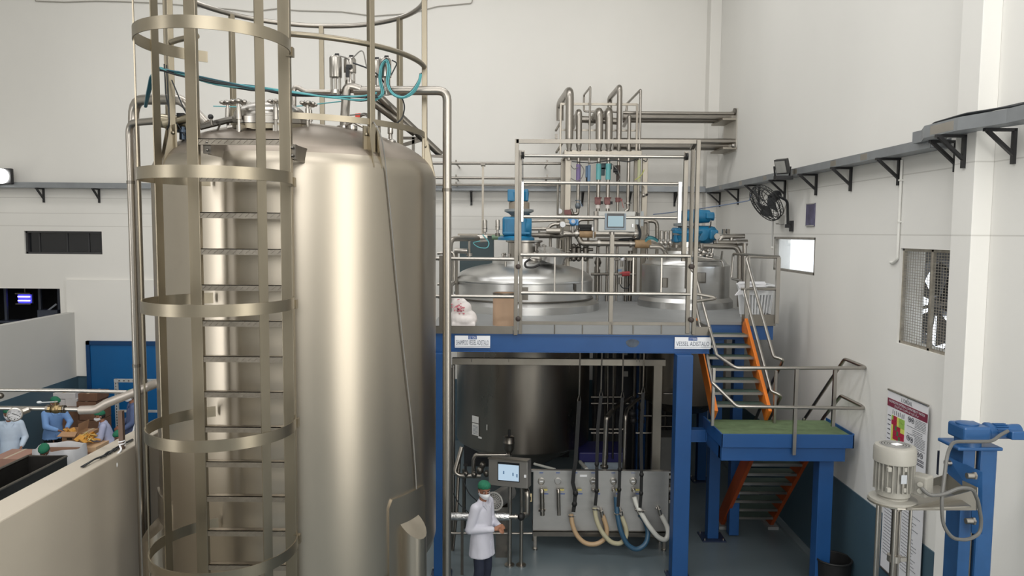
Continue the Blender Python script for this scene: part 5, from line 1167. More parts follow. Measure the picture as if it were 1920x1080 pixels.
t = pp('transfer_pipe', 'middle steel pipe with ribbed end right of the stacked motors', [(1338, 455, 13.85), (1400, 455, 13.85)], 0.045); ob('ribbed_end', MB().cyl(at(1380, 455, 13.85), at(1401, 455, 13.85), 0.06, n=14), M_STEEL, t)
pp('transfer_pipe', 'dark lower pipe right of the stacked motors bending down to the deck', [(1318, 461, 13.8), (1350, 462, 13.8), (1380, 463, 13.8), (1387, 475, 13.8), (1387, 575, 13.8)], 0.05, bend=0.2)
pp('transfer_pipe', 'slim steel pipe dropping to the deck beside the basket', [(1396, 456, 13.7), (1396, 575, 13.7)], 0.04)
t = T('pressure_gauge', 'small steel gauge at the right end of the lower blue motor', 'gauge', at(1344, 443, 13.8)); c = at(1344, 443, 13.8); ob('case', MB().lathe([(0.001, 0.03), (0.055, 0.03), (0.055, -0.02), (0.001, -0.02)], c, 16, Matrix.Rotation(R(90), 3, 'X')), M_STEEL, t); ob('stem', MB().cyl(c, at(1344, 456, 13.8), 0.02, n=8), M_STEEL, t)
t = T('control_valve', 'cluster of small steel fittings under the stacked motors', 'valve', at(1318, 476, 13.8)); 
for (px, py, r) in ((1312, 470, .05), (1320, 474, .06), (1314, 480, .05), (1328, 470, .04), (1326, 480, .045), (1334, 477, .04)): ob('fitting', MB().ball(at(px, py, 13.8), r, 8, 6).cyl(at(px, py - 4, 13.8), at(px, py + 4, 13.8), r * 0.6, n=8), M_STEEL, t)
ob('bend', MB().pipe([at(1326, 482, 13.8), at(1335, 482, 13.8), at(1337, 462, 13.8)], 0.03, 0.08), M_STEEL, t)
t = T('hand_valve', 'small dark twin valve above the arched pipe', 'valve', at(1362, 437, 13.9)); ob('body', MB().box(at(1357, 434, 13.9), (0.05, 0.05, 0.09)).box(at(1365, 434, 13.9), (0.06, 0.06, 0.09)).cyl(at(1357, 434, 13.9), at(1366, 434, 13.9), 0.02, n=8), M_DSTEEL, t, smooth=30)
t = T('grab_rail', 'thin steel grab rail curved over the right vessel head', 'rail', at(1300, 480, 13.4)); ob('tube', MB().pipe([at(1296, 480, 13.7), at(1354, 489, 13.5), at(1356, 500, 13.5)], 0.018, 0.05), M_STEEL, t); ob('tube', MB().pipe([at(1298, 489, 13.3), at(1352, 488, 13.4), at(1354, 472, 13.9)], 0.02, 0.03), M_STEEL, t)

# ------------------------------------------------------------------ operator screen on the barrier post
t = T('operator_screen', 'grey operator panel with lit screen on the barrier centre post', 'control panel', at(1147, 436, YFP + 0.1))
a, c = at(1121, 396, YFP + 0.1), at(1190, 435, YFP + 0.1)
ob('enclosure', MB().bb((a.x, YFP + 0.05, c.z), (c.x, YFP + 0.28, a.z)), mat('grey enclosure', (150, 150, 147), 0.4, 0.4), t, smooth=0, bev=0.008)
a2, c2 = at(1134, 400, YFP + 0.05), at(1173, 431, YFP + 0.05); ob('bezel_plate', MB().bb((a2.x, YFP + 0.035, c2.z), (c2.x, YFP + 0.05, a2.z)), mat('grey blue bezel', (120, 134, 146), 0.4), t, smooth=0, bev=0.003)
a2, c2 = at(1138, 400, YFP + 0.05), at(1170, 427, YFP + 0.05); ob('screen_frame', MB().bb((a2.x, YFP + 0.03, c2.z), (c2.x, YFP + 0.036, a2.z)), M_BEZEL, t, smooth=0)
a2, c2 = at(1140, 405, YFP + 0.05), at(1168, 425, YFP + 0.05); ob('screen', MB().bb((a2.x, YFP + 0.026, c2.z), (c2.x, YFP + 0.031, a2.z)), M_SCREEN, t, smooth=0)
ob('latch', MB().box(at(1186, 423, YFP + 0.04), (0.02, 0.02, 0.05)), M_WHITE, t, smooth=0)
ob('side_box', MB().bb((at(1114, 400, YFP + 0.2).x, YFP + 0.12, c.z), (a.x, YFP + 0.28, a.z)), M_DSTEEL, t, smooth=0)
ob('post', MB().cyl(at(1147, 441, YFP + 0.12), at(1147, 434, YFP + 0.12), 0.04, n=12), M_STEEL, t)

# ------------------------------------------------------------------ loose things on the deck
t = T('paper_sack', 'white crumpled sack with red print standing on the platform edge', 'sack', at(868, 612, 10.95))
b = at(868, 611, 10.95); M_SACK = mat('white sack', (228, 222, 220), 0.8, 0, 0.04, (8, 8, 8), 0.5, 14)
k = MB()
for (dx, dy, dz, r_, sc) in ((0.03, 0, 0.10, 0.15, (1.25, 1.0, 0.72)), (0.09, 0.02, 0.12, 0.12, (1, 1, 1)), (-0.06, 0, 0.13, 0.14, (1, 1, 1)), (-0.04, 0, 0.24, 0.13, (1, 0.9, 0.9)), (0.03, 0.01, 0.27, 0.10, (1, 1, 1)), (-0.08, 0, 0.33, 0.095, (1, 0.9, 1.1)), (-0.13, 0, 0.42, 0.045, (1, 1, 1.3)), (-0.05, 0, 0.42, 0.04, (1.2, 1, 1.1)), (0.0, 0, 0.35, 0.06, (1, 1, 1))): k.ball((b.x + dx, b.y + dy, ZD_ + dz), r_, 14, 10, sc)
k.bb((b.x - 0.16, b.y - 0.12, ZD_ + 0.002), (b.x + 0.19, b.y + 0.12, ZD_ + 0.06))
o = ob('sack_body', k, M_SACK, t, smooth=60); remesh_(o, 0.014, 3, 0.5)
pr = MB(); random.seed(12)
for q in range(34):
    u, w_ = random.gauss(0, 1), random.gauss(0, 1); dx, dz = -0.055 + 0.042 * u, 0.27 + 0.055 * w_
    yy_ = b.y - 0.118 - 0.012 + 0.9 * max(0, abs(dx + 0.05) - 0.04) ** 1.2 + 0.35 * max(0, dz - 0.27)
    pr.box((b.x + dx, yy_, ZD_ + dz), (random.uniform(0.012, 0.04), 0.012, random.uniform(0.006, 0.02)), m=Matrix.Rotation(random.uniform(-0.5, 0.5), 3, 'Y'))
ob('red_print', pr, mat('red sack print', (206, 120, 132), 0.7), t, smooth=0, kind='stuff')
dp = at(946, 613, 11.12); t = T('fibre_drum', 'open brown kraft board drum on the platform edge beside the gate', 'drum', (dp.x, dp.y, ZD_))
hz = zat(946, 549, dp.y) - ZD_; rd = 0.178
ob('drum_wall', MB().lathe([(rd, 0.0), (rd, hz), (rd - 0.008, hz), (rd - 0.008, 0.02), (0.001, 0.02)], (dp.x, dp.y, ZD_), 40), M_KRAFT, t)
ob('rim', MB().lathe([(rd + 0.004, hz - 0.025), (rd + 0.004, hz + 0.004), (rd - 0.008, hz + 0.004)], (dp.x, dp.y, ZD_), 40, cap=False), M_DSTEEL, t); ob('liner', MB().lathe([(rd - 0.012, 0.03), (rd - 0.010, hz - 0.03)], (dp.x, dp.y, ZD_), 32, cap=False), mat('dark liner', (50, 44, 40), 0.6), t)
t = T('laundry_basket', 'white plastic basket with a hanging bag on the deck corner', 'basket', at(1418, 592, 12.3))
M_BASK = mat('white basket plastic', (226, 228, 230), 0.45)
bc = at(1415, 590, 12.3); hb2 = zat(1415, 534, 12.3) - ZD_; w0, w1 = 0.19, 0.25
def frus(z0, z1, k0, k1, m):
    q = MB(); x0, x1 = w0 + (w1 - w0) * k0, w0 + (w1 - w0) * k1
    for (x, z) in ((x0, z0), (x1, z1)):
        for (sx, sy) in ((-1, -1), (1, -1), (1, 1), (-1, 1)): q.v.append((bc.x + sx * x, bc.y + sy * x * 0.8, ZD_ + z))
    for i in range(4): j = (i + 1) % 4; q.f.append((i, j, 4 + j, 4 + i))
    return q
ob('lower_band', frus(0.0, 0.06, 0, 0.12, 0), M_BASK, t, smooth=0); ob('upper_band', frus(hb2 * 0.72, hb2, 0.7, 1.0, 0), M_BASK, t, smooth=0)
for side in range(4):
    for i in range(9):
        u = -0.9 + 1.8 * i / 8
        def P(z, k):
            x = w0 + (w1 - w0) * k; s_ = [(u * x, -x * .8), (x, u * x * .8), (u * x, x * .8), (-x, u * x * .8)][side]; return Vector((bc.x + s_[0], bc.y + s_[1], ZD_ + z))
        ob('slat', MB().bar(P(0.05, 0.1), P(hb2 * 0.74, 0.72), 0.022 if side % 2 == 0 else 0.012, 0.012 if side % 2 == 0 else 0.022), M_BASK, t, smooth=0)
ob('base', MB().bb((bc.x - w0, bc.y - w0 * .8, ZD_), (bc.x + w0, bc.y + w0 * .8, ZD_ + 0.012)), M_BASK, t, smooth=0)
rimp = [(bc.x + sx * w1, bc.y + sy * w1 * .8, ZD_ + hb2) for (sx, sy) in ((-1, -1), (1, -1), (1, 1), (-1, 1))]
ob('rim', MB().tube(rimp, 0.018, 8, True), M_BASK, t)
k = MB(); 
P0 = [at(1383, 533, 12.05), at(1402, 531, 12.02), at(1436, 534, 12.05), at(1434, 546, 12.06), at(1405, 545, 12.03), at(1402, 570, 12.03), at(1392, 552, 12.05), at(1379, 554, 12.02), at(1388, 543, 12.05)]
k.prism(P0, (0, 0.05, 0)); k.prism([at(1383, 533, 12.05), at(1436, 534, 12.05), at(1434, 530, 12.5), at(1386, 530, 12.5)], (0, 0, 0.02))
ob('bag', k, mat('white bag', (236, 236, 240), 0.5), t, smooth=0)
# ================================================================== STAIRCASE AND LANDING
st = T('staircase', 'orange sided staircase with a blue landing beside the platform', 'staircase', (3.7, 9.75, 0))
YL0, YL1, ZL = 9.75, 10.62, 2.31
xl0, xl1 = 2.82, 4.60
ob('landing_deck', MB().bb((xl0 + 0.02, YL0 + 0.02, ZL - 0.03), (xl1 - 0.02, YL1, ZL - 0.01)), M_GREEN, st, smooth=0)
def fas(a, c): ob('landing_fascia', MB().bb(a, c), M_BLUE, st, smooth=0, bev=0.004)
fas((xl0, YL0, ZL - 0.17), (xl1, YL0 + 0.02, ZL + 0.015)); fas((xl0, YL0, ZL - 0.17), (xl0 + 0.02, YL1 + 0.1, ZL + 0.015)); fas((xl1 - 0.02, YL0, ZL - 0.17), (xl1, YL1, ZL + 0.03))
fas((xl0 + 0.015, YL0 + 0.03, ZL - 0.36), (xl1 - 0.10, YL0 + 0.18, ZL - 0.17)); fas((xl0 + 0.015, YL0 + 0.1, ZL - 0.36), (xl0 + 0.16, YL1 + 0.1, ZL - 0.17)); fas((xl1 - 0.25, YL0 + 0.1, ZL - 0.36), (xl1 - 0.1, YL1, ZL - 0.17)); fas((xl0, YL1 - 0.10, ZL - 0.30), (xl1 - 0.1, YL1, ZL - 0.05))
fas((2.55, 10.55, ZL - 0.33), (xl0 + 0.1, 10.72, ZL - 0.15))
column(st, 4.30, 9.98, ZL - 0.36, 0.2)
# upper flight
UX0, UX1 = 2.93, 3.70
def flight(x0, x1, ya, za, yb, zb, nt, w, top_in, mstr, tread_d, ends=True):
    d = Vector((0, yb - ya, zb - za)).normalized()
    for x in (x0, x1):
        b = MB(); hgt = 0.25; n_ = Vector((0, -d.z, d.y))
        A, B = Vector((x, ya, za)), Vector((x, yb, zb))
        b.prism([A + n_ * hgt / 2 + Vector((-w / 2, 0, 0)), A - n_ * hgt / 2 + Vector((-w / 2, 0, 0)), B - n_ * hgt / 2 + Vector((-w / 2, 0, 0)), B + n_ * hgt / 2 + Vector((-w / 2, 0, 0))], (w, 0, 0))
        ob('stringer', b, mstr, st, smooth=0, bev=0.004)
    for i in range(nt):
        k = (i + 1) / (nt + 1); y = ya + (yb - ya) * k; z = za + (zb - za) * k
        ob('tread', MB().bb((x0 + w / 2, y - tread_d / 2, z - 0.02), (x1 - w / 2, y + tread_d / 2, z)), M_TREAD, st, smooth=0)
        ob('tread_nosing', MB().bb((x0 + w / 2, y - tread_d / 2 - 0.006, z - 0.035), (x1 - w / 2, y - tread_d / 2 + 0.02, z + 0.004)), M_STEEL, st, smooth=0)
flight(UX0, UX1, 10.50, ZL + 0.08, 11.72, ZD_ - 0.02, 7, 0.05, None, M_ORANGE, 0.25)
M_TRD = M_TREAD
LX0, LX1 = 3.63, 4.46
M_ORSHADE = mat('shaded orange stringer paint', (158, 70, 26), 0.5, 0, 0.15, (4, 4, 4))  # shade under the landing put into the lower flight's paint colour
flight(LX0, LX1, 12.50, 0.02, 10.60, ZL - 0.16, 9, 0.06, None, M_ORSHADE, 0.27)
for x in (LX0, LX1): ob('stair_foot', MB().prism([(x - 0.09, 12.22, 0), (x + 0.09, 12.22, 0), (x + 0.09, 12.62, 0), (x - 0.09, 12.62, 0)], (0, 0, 0.05)), M_DECK, st, smooth=0)
# landing and stair hand rails
def hr(pts, r=0.024, name='handrail', bend=0.08): ob(name, MB().pipe([p if isinstance(p, Vector) else at(*p) for p in pts], r, bend, 10), M_STEEL, st)
ya = YL0 - 0.01; yu = 11.65
hr([(1296, 505, 11.7), (1303, 512, 11.6), (1344, 666, 10.05), (1379, 690, ya), (1626, 690, ya - 0.05), (1584, 673, 10.2), (1509, 785, 11.25), (1478, 832, 11.9)])
hr([(1302, 560, 11.6), (1336, 718, 10.05), (1381, 762, ya), (1625, 766, ya - 0.05), (1577, 742, 10.2), (1545, 782, 10.7), (1512, 838, 11.4)])
hr([(1460, 482, 11.75), (1399, 482, 11.72), (1451, 670, 10.45), (1469, 674, 10.35), (1461, 692, 10.66), (1437, 738, 11.3), (1415, 790, 12.1)])
hr([(1460, 542, 11.75), (1395, 541, 11.72), (1446, 734, 10.45), (1465, 741, 10.35), (1455, 762, 10.66), (1430, 806, 11.4)])
def post(px, y0, y1, Y, w=0.045, d=0.045):
    a, c = at(px, y0, Y), at(px, y1, Y); ob('rail_post', MB().bb((a.x - w / 2, Y - d / 2, c.z), (a.x + w / 2, Y + d / 2, a.z)), M_STEEL, st, smooth=0, bev=0.003)
post(1494, 690, 853, YL0 - 0.03); post(1338.5, 690, 798, 10.06, 0.04); post(1566, 692, 800, 9.95); post(1455, 695, 802, 10.45, 0.035); post(1507, 784, 802, 10.6, 0.03); post(1408, 788, 800, 10.6, 0.03)

# ================================================================== LIFTING MIXER
mx = T('lifting_mixer', 'tall blue lifting column with grey motor mixer on an arm', 'mixer', (3.75, 6.0, 0))
YM = 6.0
cx0, cx1 = at(1799, 900, YM).x, at(1866, 900, YM).x
zt_ = zat(1830, 836, YM)
ob('column', MB().bb((cx0 + 0.02, YM, 0.04), (cx0 + 0.12, YM + 0.2, zt_ - 0.02)), M_MIXBLUE, mx, smooth=0, bev=0.006)
ob('column', MB().bb((cx0 + 0.15, YM - 0.02, 0.04), (cx1, YM + 0.22, zt_ - 0.02)), M_MIXBLUE, mx, smooth=0, bev=0.02)
ob('column_web', MB().bb((cx0 + 0.05, YM + 0.1, 0.04), (cx1 - 0.03, YM + 0.21, zt_ - 0.02)), M_MIXBLUE, mx, smooth=0)
ob('lead_screw', MB().cyl((cx0 + 0.135, YM + 0.03, 0.05), (cx0 + 0.135, YM + 0.03, zt_ - 0.02), 0.016, n=10), M_DSTEEL, mx)
ob('cap_plate', MB().bb((at(1790, 836, YM).x, YM - 0.05, zt_ - 0.03), (cx1 + 0.02, YM + 0.25, zt_)), M_MIXBLUE, mx, smooth=0, bev=0.01)
ob('base_frame', MB().bb((cx0 - 0.5, YM - 0.2, 0), (cx1 + 0.2, YM + 0.4, 0.05)), M_MIXBLUE, mx, smooth=0, bev=0.01)
gz0, gz1 = zat(1820, 824, YM), zat(1820, 797, YM)
ga, gb = at(1797, 810, YM).x, at(1848, 810, YM).x
ob('gearbox', MB().bb((ga, YM - 0.08, gz0), (gb, YM + 0.16, gz1)), M_MIXBLUE, mx, smooth=0, bev=0.018)
ob('gearbox_cover', MB().lathe([(0.085, 0), (0.085, 0.012), (0.06, 0.018), (0.001, 0.018)], ((ga + gb) / 2 - 0.02, YM + 0.04, gz1 - 0.002), 20), M_MIXBLUE, mx)
ob('gearbox_foot', MB().lathe([(0.10, zt_ - 0.005), (0.10, gz0 + 0.01), (0.07, gz0 + 0.02)], ((ga + gb) / 2, YM + 0.05, 0), 20), M_MIXBLUE, mx)
gc = (gz0 + gz1) / 2; xe = at(1916, 812, YM).x
ob('drive_motor', MB().lathe([(0.05, 0), (0.075, 0.02), (0.075, 0.05), (0.06, 0.07), (0.06, xe - gb - 0.08), (0.064, xe - gb - 0.06), (0.064, xe - gb - 0.01), (0.05, xe - gb), (0.001, xe - gb)], (gb, YM + 0.03, gc), 22, RY), M_MIXBLUE, mx)
for i in range(9):
    a = R(-80 + 20 * i); y_, z_ = math.sin(a) * 0.062, math.cos(a) * 0.062; ob('motor_fin', MB().box((gb + 0.13, YM + 0.03 + y_, gc + z_), (0.10, 0.006, 0.014), m=Matrix.Rotation(-a, 3, 'X')), M_MIXBLUE, mx, smooth=0)
ob('terminal_box', MB().bb((at(1884, 815, YM).x, YM - 0.09, gc - 0.04), (at(1912, 815, YM).x, YM + 0.0, gc + 0.03)), M_MIXBLUE, mx, smooth=0, bev=0.01)
# carriage: stainless tapering arm between blue cheek plates
YA = 5.75
pl = [at(1782, 862, YA + 0.4), at(1846, 890, YA), at(1846, 985, YA), at(1782, 950, YA + 0.4)]
ob('carriage_plate', MB().prism([at(1777, 857, 6.12), at(1842, 886, 5.84), at(1842, 1002, 5.84), at(1822, 1000, 5.9), at(1822, 926, 5.9), at(1777, 888, 6.12)], (0.012, 0.03, 0)), M_MIXBLUE, mx, smooth=0)
M_ARM = mat('arm steel', (176, 172, 164), 0.38, 1.0, 0.06, (4, 4, 4))
ob('arm_side', MB().prism([at(1701, 953, 5.55), at(1830, 918, 5.8), at(1830, 957, 5.8), at(1701, 957, 5.55)], (0, 0.008, 0)), M_ARM, mx, smooth=0)
ob('arm_side', MB().prism([at(1728, 905, 6.1), at(1778, 888, 6.15), at(1780, 930, 6.15), at(1728, 925, 6.1)], (0, 0.008, 0)), M_ARM, mx, smooth=0)
ob('arm_back', MB().prism([at(1778, 888, 6.15), at(1832, 914, 5.82), at(1832, 957, 5.82), at(1778, 930, 6.15)], (0.008, 0, 0)), M_ARM, mx, smooth=0)
q = [at(1660, 957, 5.55), at(1832, 957, 5.55), at(1832, 957, 5.8)]
zp_ = zat(1700, 957, 5.55)
mcx = at(1679, 930, 5.7)
pm = MB(); P = []
for i in range(13):
    a = R(70 + 220 * i / 12); P.append((mcx.x + 0.185 * math.cos(a), 5.74 + 0.185 * math.sin(a), zp_))
P += [(at(1830, 957, 5.56).x, 5.62, zp_), (at(1830, 957, 5.56).x + 0.02, 6.1, zp_)]
ob('arm_plate', pm.prism(P, (0, 0, 0.012)), M_ARM, mx, smooth=0)
for (px, py, Y_) in ((1822, 892, 5.78), (1820, 977, 5.8), (1781, 868, 6.1)):
    p = at(px, py, Y_); ob('roller_pin', MB().cyl(p + Vector((-0.04, 0, 0)), p + Vector((0.03, 0, 0)), 0.024, n=14).cyl(p + Vector((0.015, 0, 0)), p + Vector((0.03, 0, 0)), 0.032, n=6), M_STEEL, mx)
# grey flange motor standing on the arm
mb_ = (mcx.x, 5.74, 0)
z0 = zp_ + 0.012; zA, zB, zC_, zD2 = zat(1680, 942, 5.6), zat(1680, 922, 5.6), zat(1680, 874, 5.6), zat(1680, 846, 5.62)
ob('motor_flange', MB().lathe([(0.175, z0), (0.175, z0 + 0.02), (0.11, z0 + 0.025), (0.105, zA + 0.02)], mb_, 36), M_GREYM, mx)
ob('motor_body', MB().lathe([(0.105, zA), (0.125, zA + 0.02), (0.125, zC_)], mb_, 30), M_GREYM, mx)
for i in range(24):
    a = R(-100 + 14 * i) - R(90); ob('cooling_fin', MB().box((mb_[0] + 0.137 * math.cos(a), mb_[1] + 0.137 * math.sin(a), (zB + zC_) / 2), (0.03, 0.005, zC_ - zB + 0.04), a), M_GREYM, mx, smooth=0)
ob('fan_cowl', MB().lathe([(0.150, zC_ - 0.005), (0.155, zC_), (0.155, zD2 - 0.01), (0.145, zD2 + 0.012), (0.115, zD2 + 0.02), (0.001, zD2 + 0.02)], mb_, 36), M_GREYM, mx)
gm = MB()
for i in range(5): gm.lathe([(0.02 + 0.02 * i, zD2 + 0.021), (0.028 + 0.02 * i, zD2 + 0.024), (0.036 + 0.02 * i, zD2 + 0.021)], mb_, 24)
ob('cowl_grille', gm, mat('dim grey grille', (120, 120, 118), 0.6), mx, kind='stuff')
ob('rating_label', MB().box((mb_[0], mb_[1] - 0.02, zD2 + 0.026), (0.07, 0.05, 0.004), R(20)), M_WHITE, mx, smooth=0)
tbx = MB().box((mb_[0] + 0.165, mb_[1] - 0.10, (zA + zC_) / 2 - 0.015), (0.12, 0.13, 0.16), R(35)); ob('terminal_box', tbx, M_GREYM, mx, smooth=0, bev=0.012)
for dz in (-0.03, 0.02):
    p = Vector((mb_[0] + 0.12, mb_[1] - 0.165, (zA + zC_) / 2 - 0.01 + dz)); ob('box_plug', MB().lathe([(0.02, 0), (0.02, 0.012), (0.001, 0.014)], p, 14, Matrix.Rotation(R(90), 3, 'X') @ Matrix.Rotation(R(-35), 3, 'Y')), M_GREYM, mx)
for dx in (-0.105, 0.02):
    for zz in (zB + 0.01, zC_ - 0.03): ob('motor_lug', MB().box((mb_[0] + dx, mb_[1] - 0.128, zz), (0.03, 0.03, 0.035)), M_GREYM, mx, smooth=0, bev=0.004)
ob('rating_plate', MB().box((mb_[0] - 0.0, mb_[1] - 0.152, (zB + zC_) / 2), (0.045, 0.004, 0.07)), mat('steel plate', (150, 154, 160), 0.35, 0.8), mx, smooth=0)
# tie rods, shaft and bearing
for dx, dy in ((-0.125, -0.02), (0.115, -0.06), (-0.04, -0.12), (-0.03, 0.13), (0.11, 0.09)):
    ob('tie_rod', MB().cyl((mb_[0] + dx, mb_[1] + dy, 0.6), (mb_[0] + dx, mb_[1] + dy, zp_), 0.0125, n=10), M_STEEL, mx)
ob('shaft_housing', MB().cyl((mb_[0] + 0.01, mb_[1] - 0.04, zp_ - 0.05), (mb_[0] + 0.01, mb_[1] - 0.04, zp_), 0.045, n=16), M_DSTEEL, mx)
ob('shaft', MB().cyl((mb_[0] + 0.01, mb_[1] - 0.04, 0.5), (mb_[0] + 0.01, mb_[1] - 0.04, zp_), 0.03, n=16), M_DSTEEL, mx)
zc_ = zat(1680, 1046, 5.7); ob('shaft_clamp', MB().lathe([(0.03, -0.03), (0.05, -0.025), (0.05, 0.025), (0.03, 0.03)], (mb_[0] + 0.01, mb_[1] - 0.04, zc_), 16).box((mb_[0] + 0.07, mb_[1] - 0.06, zc_), (0.05, 0.03, 0.03)), M_STEEL, mx)
ob('rotor_head', MB().lathe([(0.10, 0.5), (0.12, 0.5), (0.12, 0.62), (0.03, 0.66)], (mb_[0], mb_[1], 0), 24), M_STEEL, mx)
ob('motor_cable', MB().tube(fillet([at(1728, 915, 5.55), at(1742, 929, 5.5), at(1768, 928, 5.5), at(1800, 914, 5.5), at(1824, 916, 5.5), at(1834, 940, 5.55), at(1840, 975, 5.6), at(1838, 1000, 5.6), at(1815, 1013, 5.55), at(1785, 1010, 5.5), at(1768, 985, 5.5), at(1765, 940, 5.5), at(1770, 900, 5.55), at(1776, 850, 5.6), at(1785, 832, 5.75), at(1792, 828, 5.8), at(1860, 828, 5.85), at(1875, 816, 5.9), at(1890, 808, 5.93)], 0.3, 5), 0.014, 8), mat('grey motor cable', (92, 92, 90), 0.5), mx)

# ------------------------------------------------------------------ banner, notice, bucket
yA, yB = XR * F / (1684 - 960), XR * F / (1762.5 - 960)
XB = XR - 0.05
zT = atx(1686, 738, XB).z; zBt = 0.85
bn = T('wall_banner', 'tall white banner with L\'OREAL heading and red green yellow matrix on the right wall', 'banner', (XB, (yA + yB) / 2, zBt))
ob('sheet', MB().bb((XB, yB, zBt), (XB + 0.006, yA, zT)), mat('white banner print', (226, 226, 230), 0.5), bn, smooth=0)
for zz in (zBt, zT): ob('hem_rod', MB().cyl((XB, yB, zz), (XB, yA, zz), 0.013, n=8), M_STEEL, bn)
wB, hB = yA - yB, zT - zBt
M4 = Matrix.Rotation(R(-90), 4, 'Z') @ Matrix.Rotation(R(90), 4, 'X')
def fb(u, v): return Matrix.Translation((XB - 0.002, yA - wB * u, zT - wB * v)) @ M4      # u, v in widths from the top left corner
def patch(name, u0, v0, u1, v1, m, dep=0.003): return ob(name, MB().bb((XB - dep, yA - wB * u1, zT - wB * v1), (XB, yA - wB * u0, zT - wB * v0)), m, bn, smooth=0)
patch('heading_bar', 0, 0.115, 1, 0.225, mat('wine red print', (122, 44, 66), 0.5))
M_BINK = mat('dark banner ink', (84, 84, 92), 0.6); M_BLK = mat('black banner ink', (48, 48, 52), 0.6)
text_fit("L'OREAL", 0.27 * wB, 0.055 * wB, fb(0.5, 0.07), M_BINK, bn, 'logo_lettering', off=0.002)
text_fit("´", 0.02 * wB, 0.03 * wB, fb(0.52, 0.03), M_BINK, bn, 'logo_accent', off=0.002)
text_fit('HAZARDOUS MATERIAL COMPATIBILITY MATRIX', 0.9 * wB, 0.032 * wB, fb(0.5, 0.145), M_SIGN, bn, 'heading_lettering', off=0.004)
text_fit('خطرناک مواد کی مطابقت میٹرکس', 0.6 * wB, 0.05 * wB, fb(0.5, 0.193), M_SIGN, bn, 'heading_lettering', off=0.004)
M_GR, M_YE, M_RE, M_DG = mat('matrix green', (150, 186, 84), 0.6), mat('matrix yellow', (212, 214, 104), 0.6), mat('matrix red', (168, 34, 62), 0.6), mat('matrix dark green', (72, 112, 70), 0.6)
grid = ["gRRyggg", "RRRyggg", "yRdRRyy", "yRRdRRR", "yRRRdRR", "yyyRRdg", "yygRgdg", "gggyggd"]
cw = 0.048
cell = {}
for j, row in enumerate(grid):
    for i, ch in enumerate(row):
        u, v = 0.13 + i * cw, 0.33 + j * cw * 1.35
        patch('matrix_cell', u, v, u + cw * 0.96, v + cw * 1.29, {'R': M_RE, 'y': M_YE, 'g': M_GR, 'd': M_DG}[ch], 0.004)
tx = MB()
def line(u0, v, u1, h=0.0045): tx.bb((XB - 0.003, yA - wB * u1, zT - wB * (v + h)), (XB, yA - wB * u0, zT - wB * v))
random.seed(5)
for j in range(9): line(0.03, 0.345 + j * 0.065, 0.10, 0.012)
for i in range(7): line(0.148 + i * cw, 0.25 + 0.01 * (i % 2), 0.158 + i * cw, 0.06)
for v in (0.245, 0.265, 0.285, 0.305, 0.325, 0.345): line(0.75 - 0.04 * random.random(), v, 0.97)
for v in (0.40, 0.425, 0.45): line(0.66, v, 0.9)
for v in (0.49, 0.51, 0.53, 0.55, 0.57, 0.59): line(0.72, v, 0.96)
for v in (0.74, 0.76, 0.79, 0.81): line(0.52, v, 0.96, 0.01)
for v in (0.37, 0.47, 0.62): line(0.53, v, 0.97, 0.004)
for v in [1.5 + 0.045 * k for k in range(19)]: line(0.04 + 0.02 * random.random(), v, 0.35 + 0.1 * random.random()); line(0.52, v + 0.02, 0.75 + 0.2 * random.random())
ob('print_lines', tx, M_BINK, bn, smooth=0, kind='stuff')
ic = MB()
for (u, v) in [(0.58, 0.28), (0.66, 0.28), (0.57, 0.53), (0.65, 0.54)] + [(0.56 + 0.085 * k, 0.68) for k in range(5)]:
    n = 12; c = Vector((XB - 0.002, yA - wB * u, zT - wB * v)); ic.tube([c + Vector((0, 0.03 * math.cos(2 * math.pi * k / n), 0.03 * math.sin(2 * math.pi * k / n))) for k in range(n)], 0.004, 4, True); ic.box(c, (0.003, 0.02, 0.025))
ob('print_icons', ic, M_BINK, bn, smooth=0, kind='stuff')
a, c = atx(1757, 858, XR - 0.03), atx(1776, 897, XR - 0.03)
nt_ = T('notice_sheet', 'small dark notice with white text on the right wall beside the banner', 'notice', (XR, a.y, c.z))
ob('sheet', MB().bb((XR - 0.03, a.y - 0.36, c.z - 0.02), (XR, a.y, a.z + 0.08)), mat('near black notice', (34, 38, 52), 0.5), nt_, smooth=0)
k = MB()
for j in range(6): k.bb((XR - 0.033, a.y - 0.28 + 0.02 * (j % 3), c.z + 0.02 + 0.055 * j), (XR - 0.03, a.y - 0.05, c.z + 0.035 + 0.055 * j))
ob('print_lines', k, M_SIGN, nt_, smooth=0, kind='stuff')
p = atz(1578, 1062, 0.55)
bk = T('rubber_bucket', 'black open drum standing on the floor by the right wall', 'drum', (p.x, p.y + 0.1, 0))
ob('drum_wall', MB().lathe([(0.2, 0), (0.235, 0.55), (0.222, 0.55), (0.19, 0.03), (0.001, 0.03)], (p.x, p.y + 0.25, 0), 32), M_RUBBER, bk); ob('rim', MB().tube([(p.x + 0.235 * math.cos(R(a_)), p.y + 0.25 + 0.235 * math.sin(R(a_)), 0.55) for a_ in range(0, 360, 12)], 0.014, 8, True), M_RUBBER, bk)
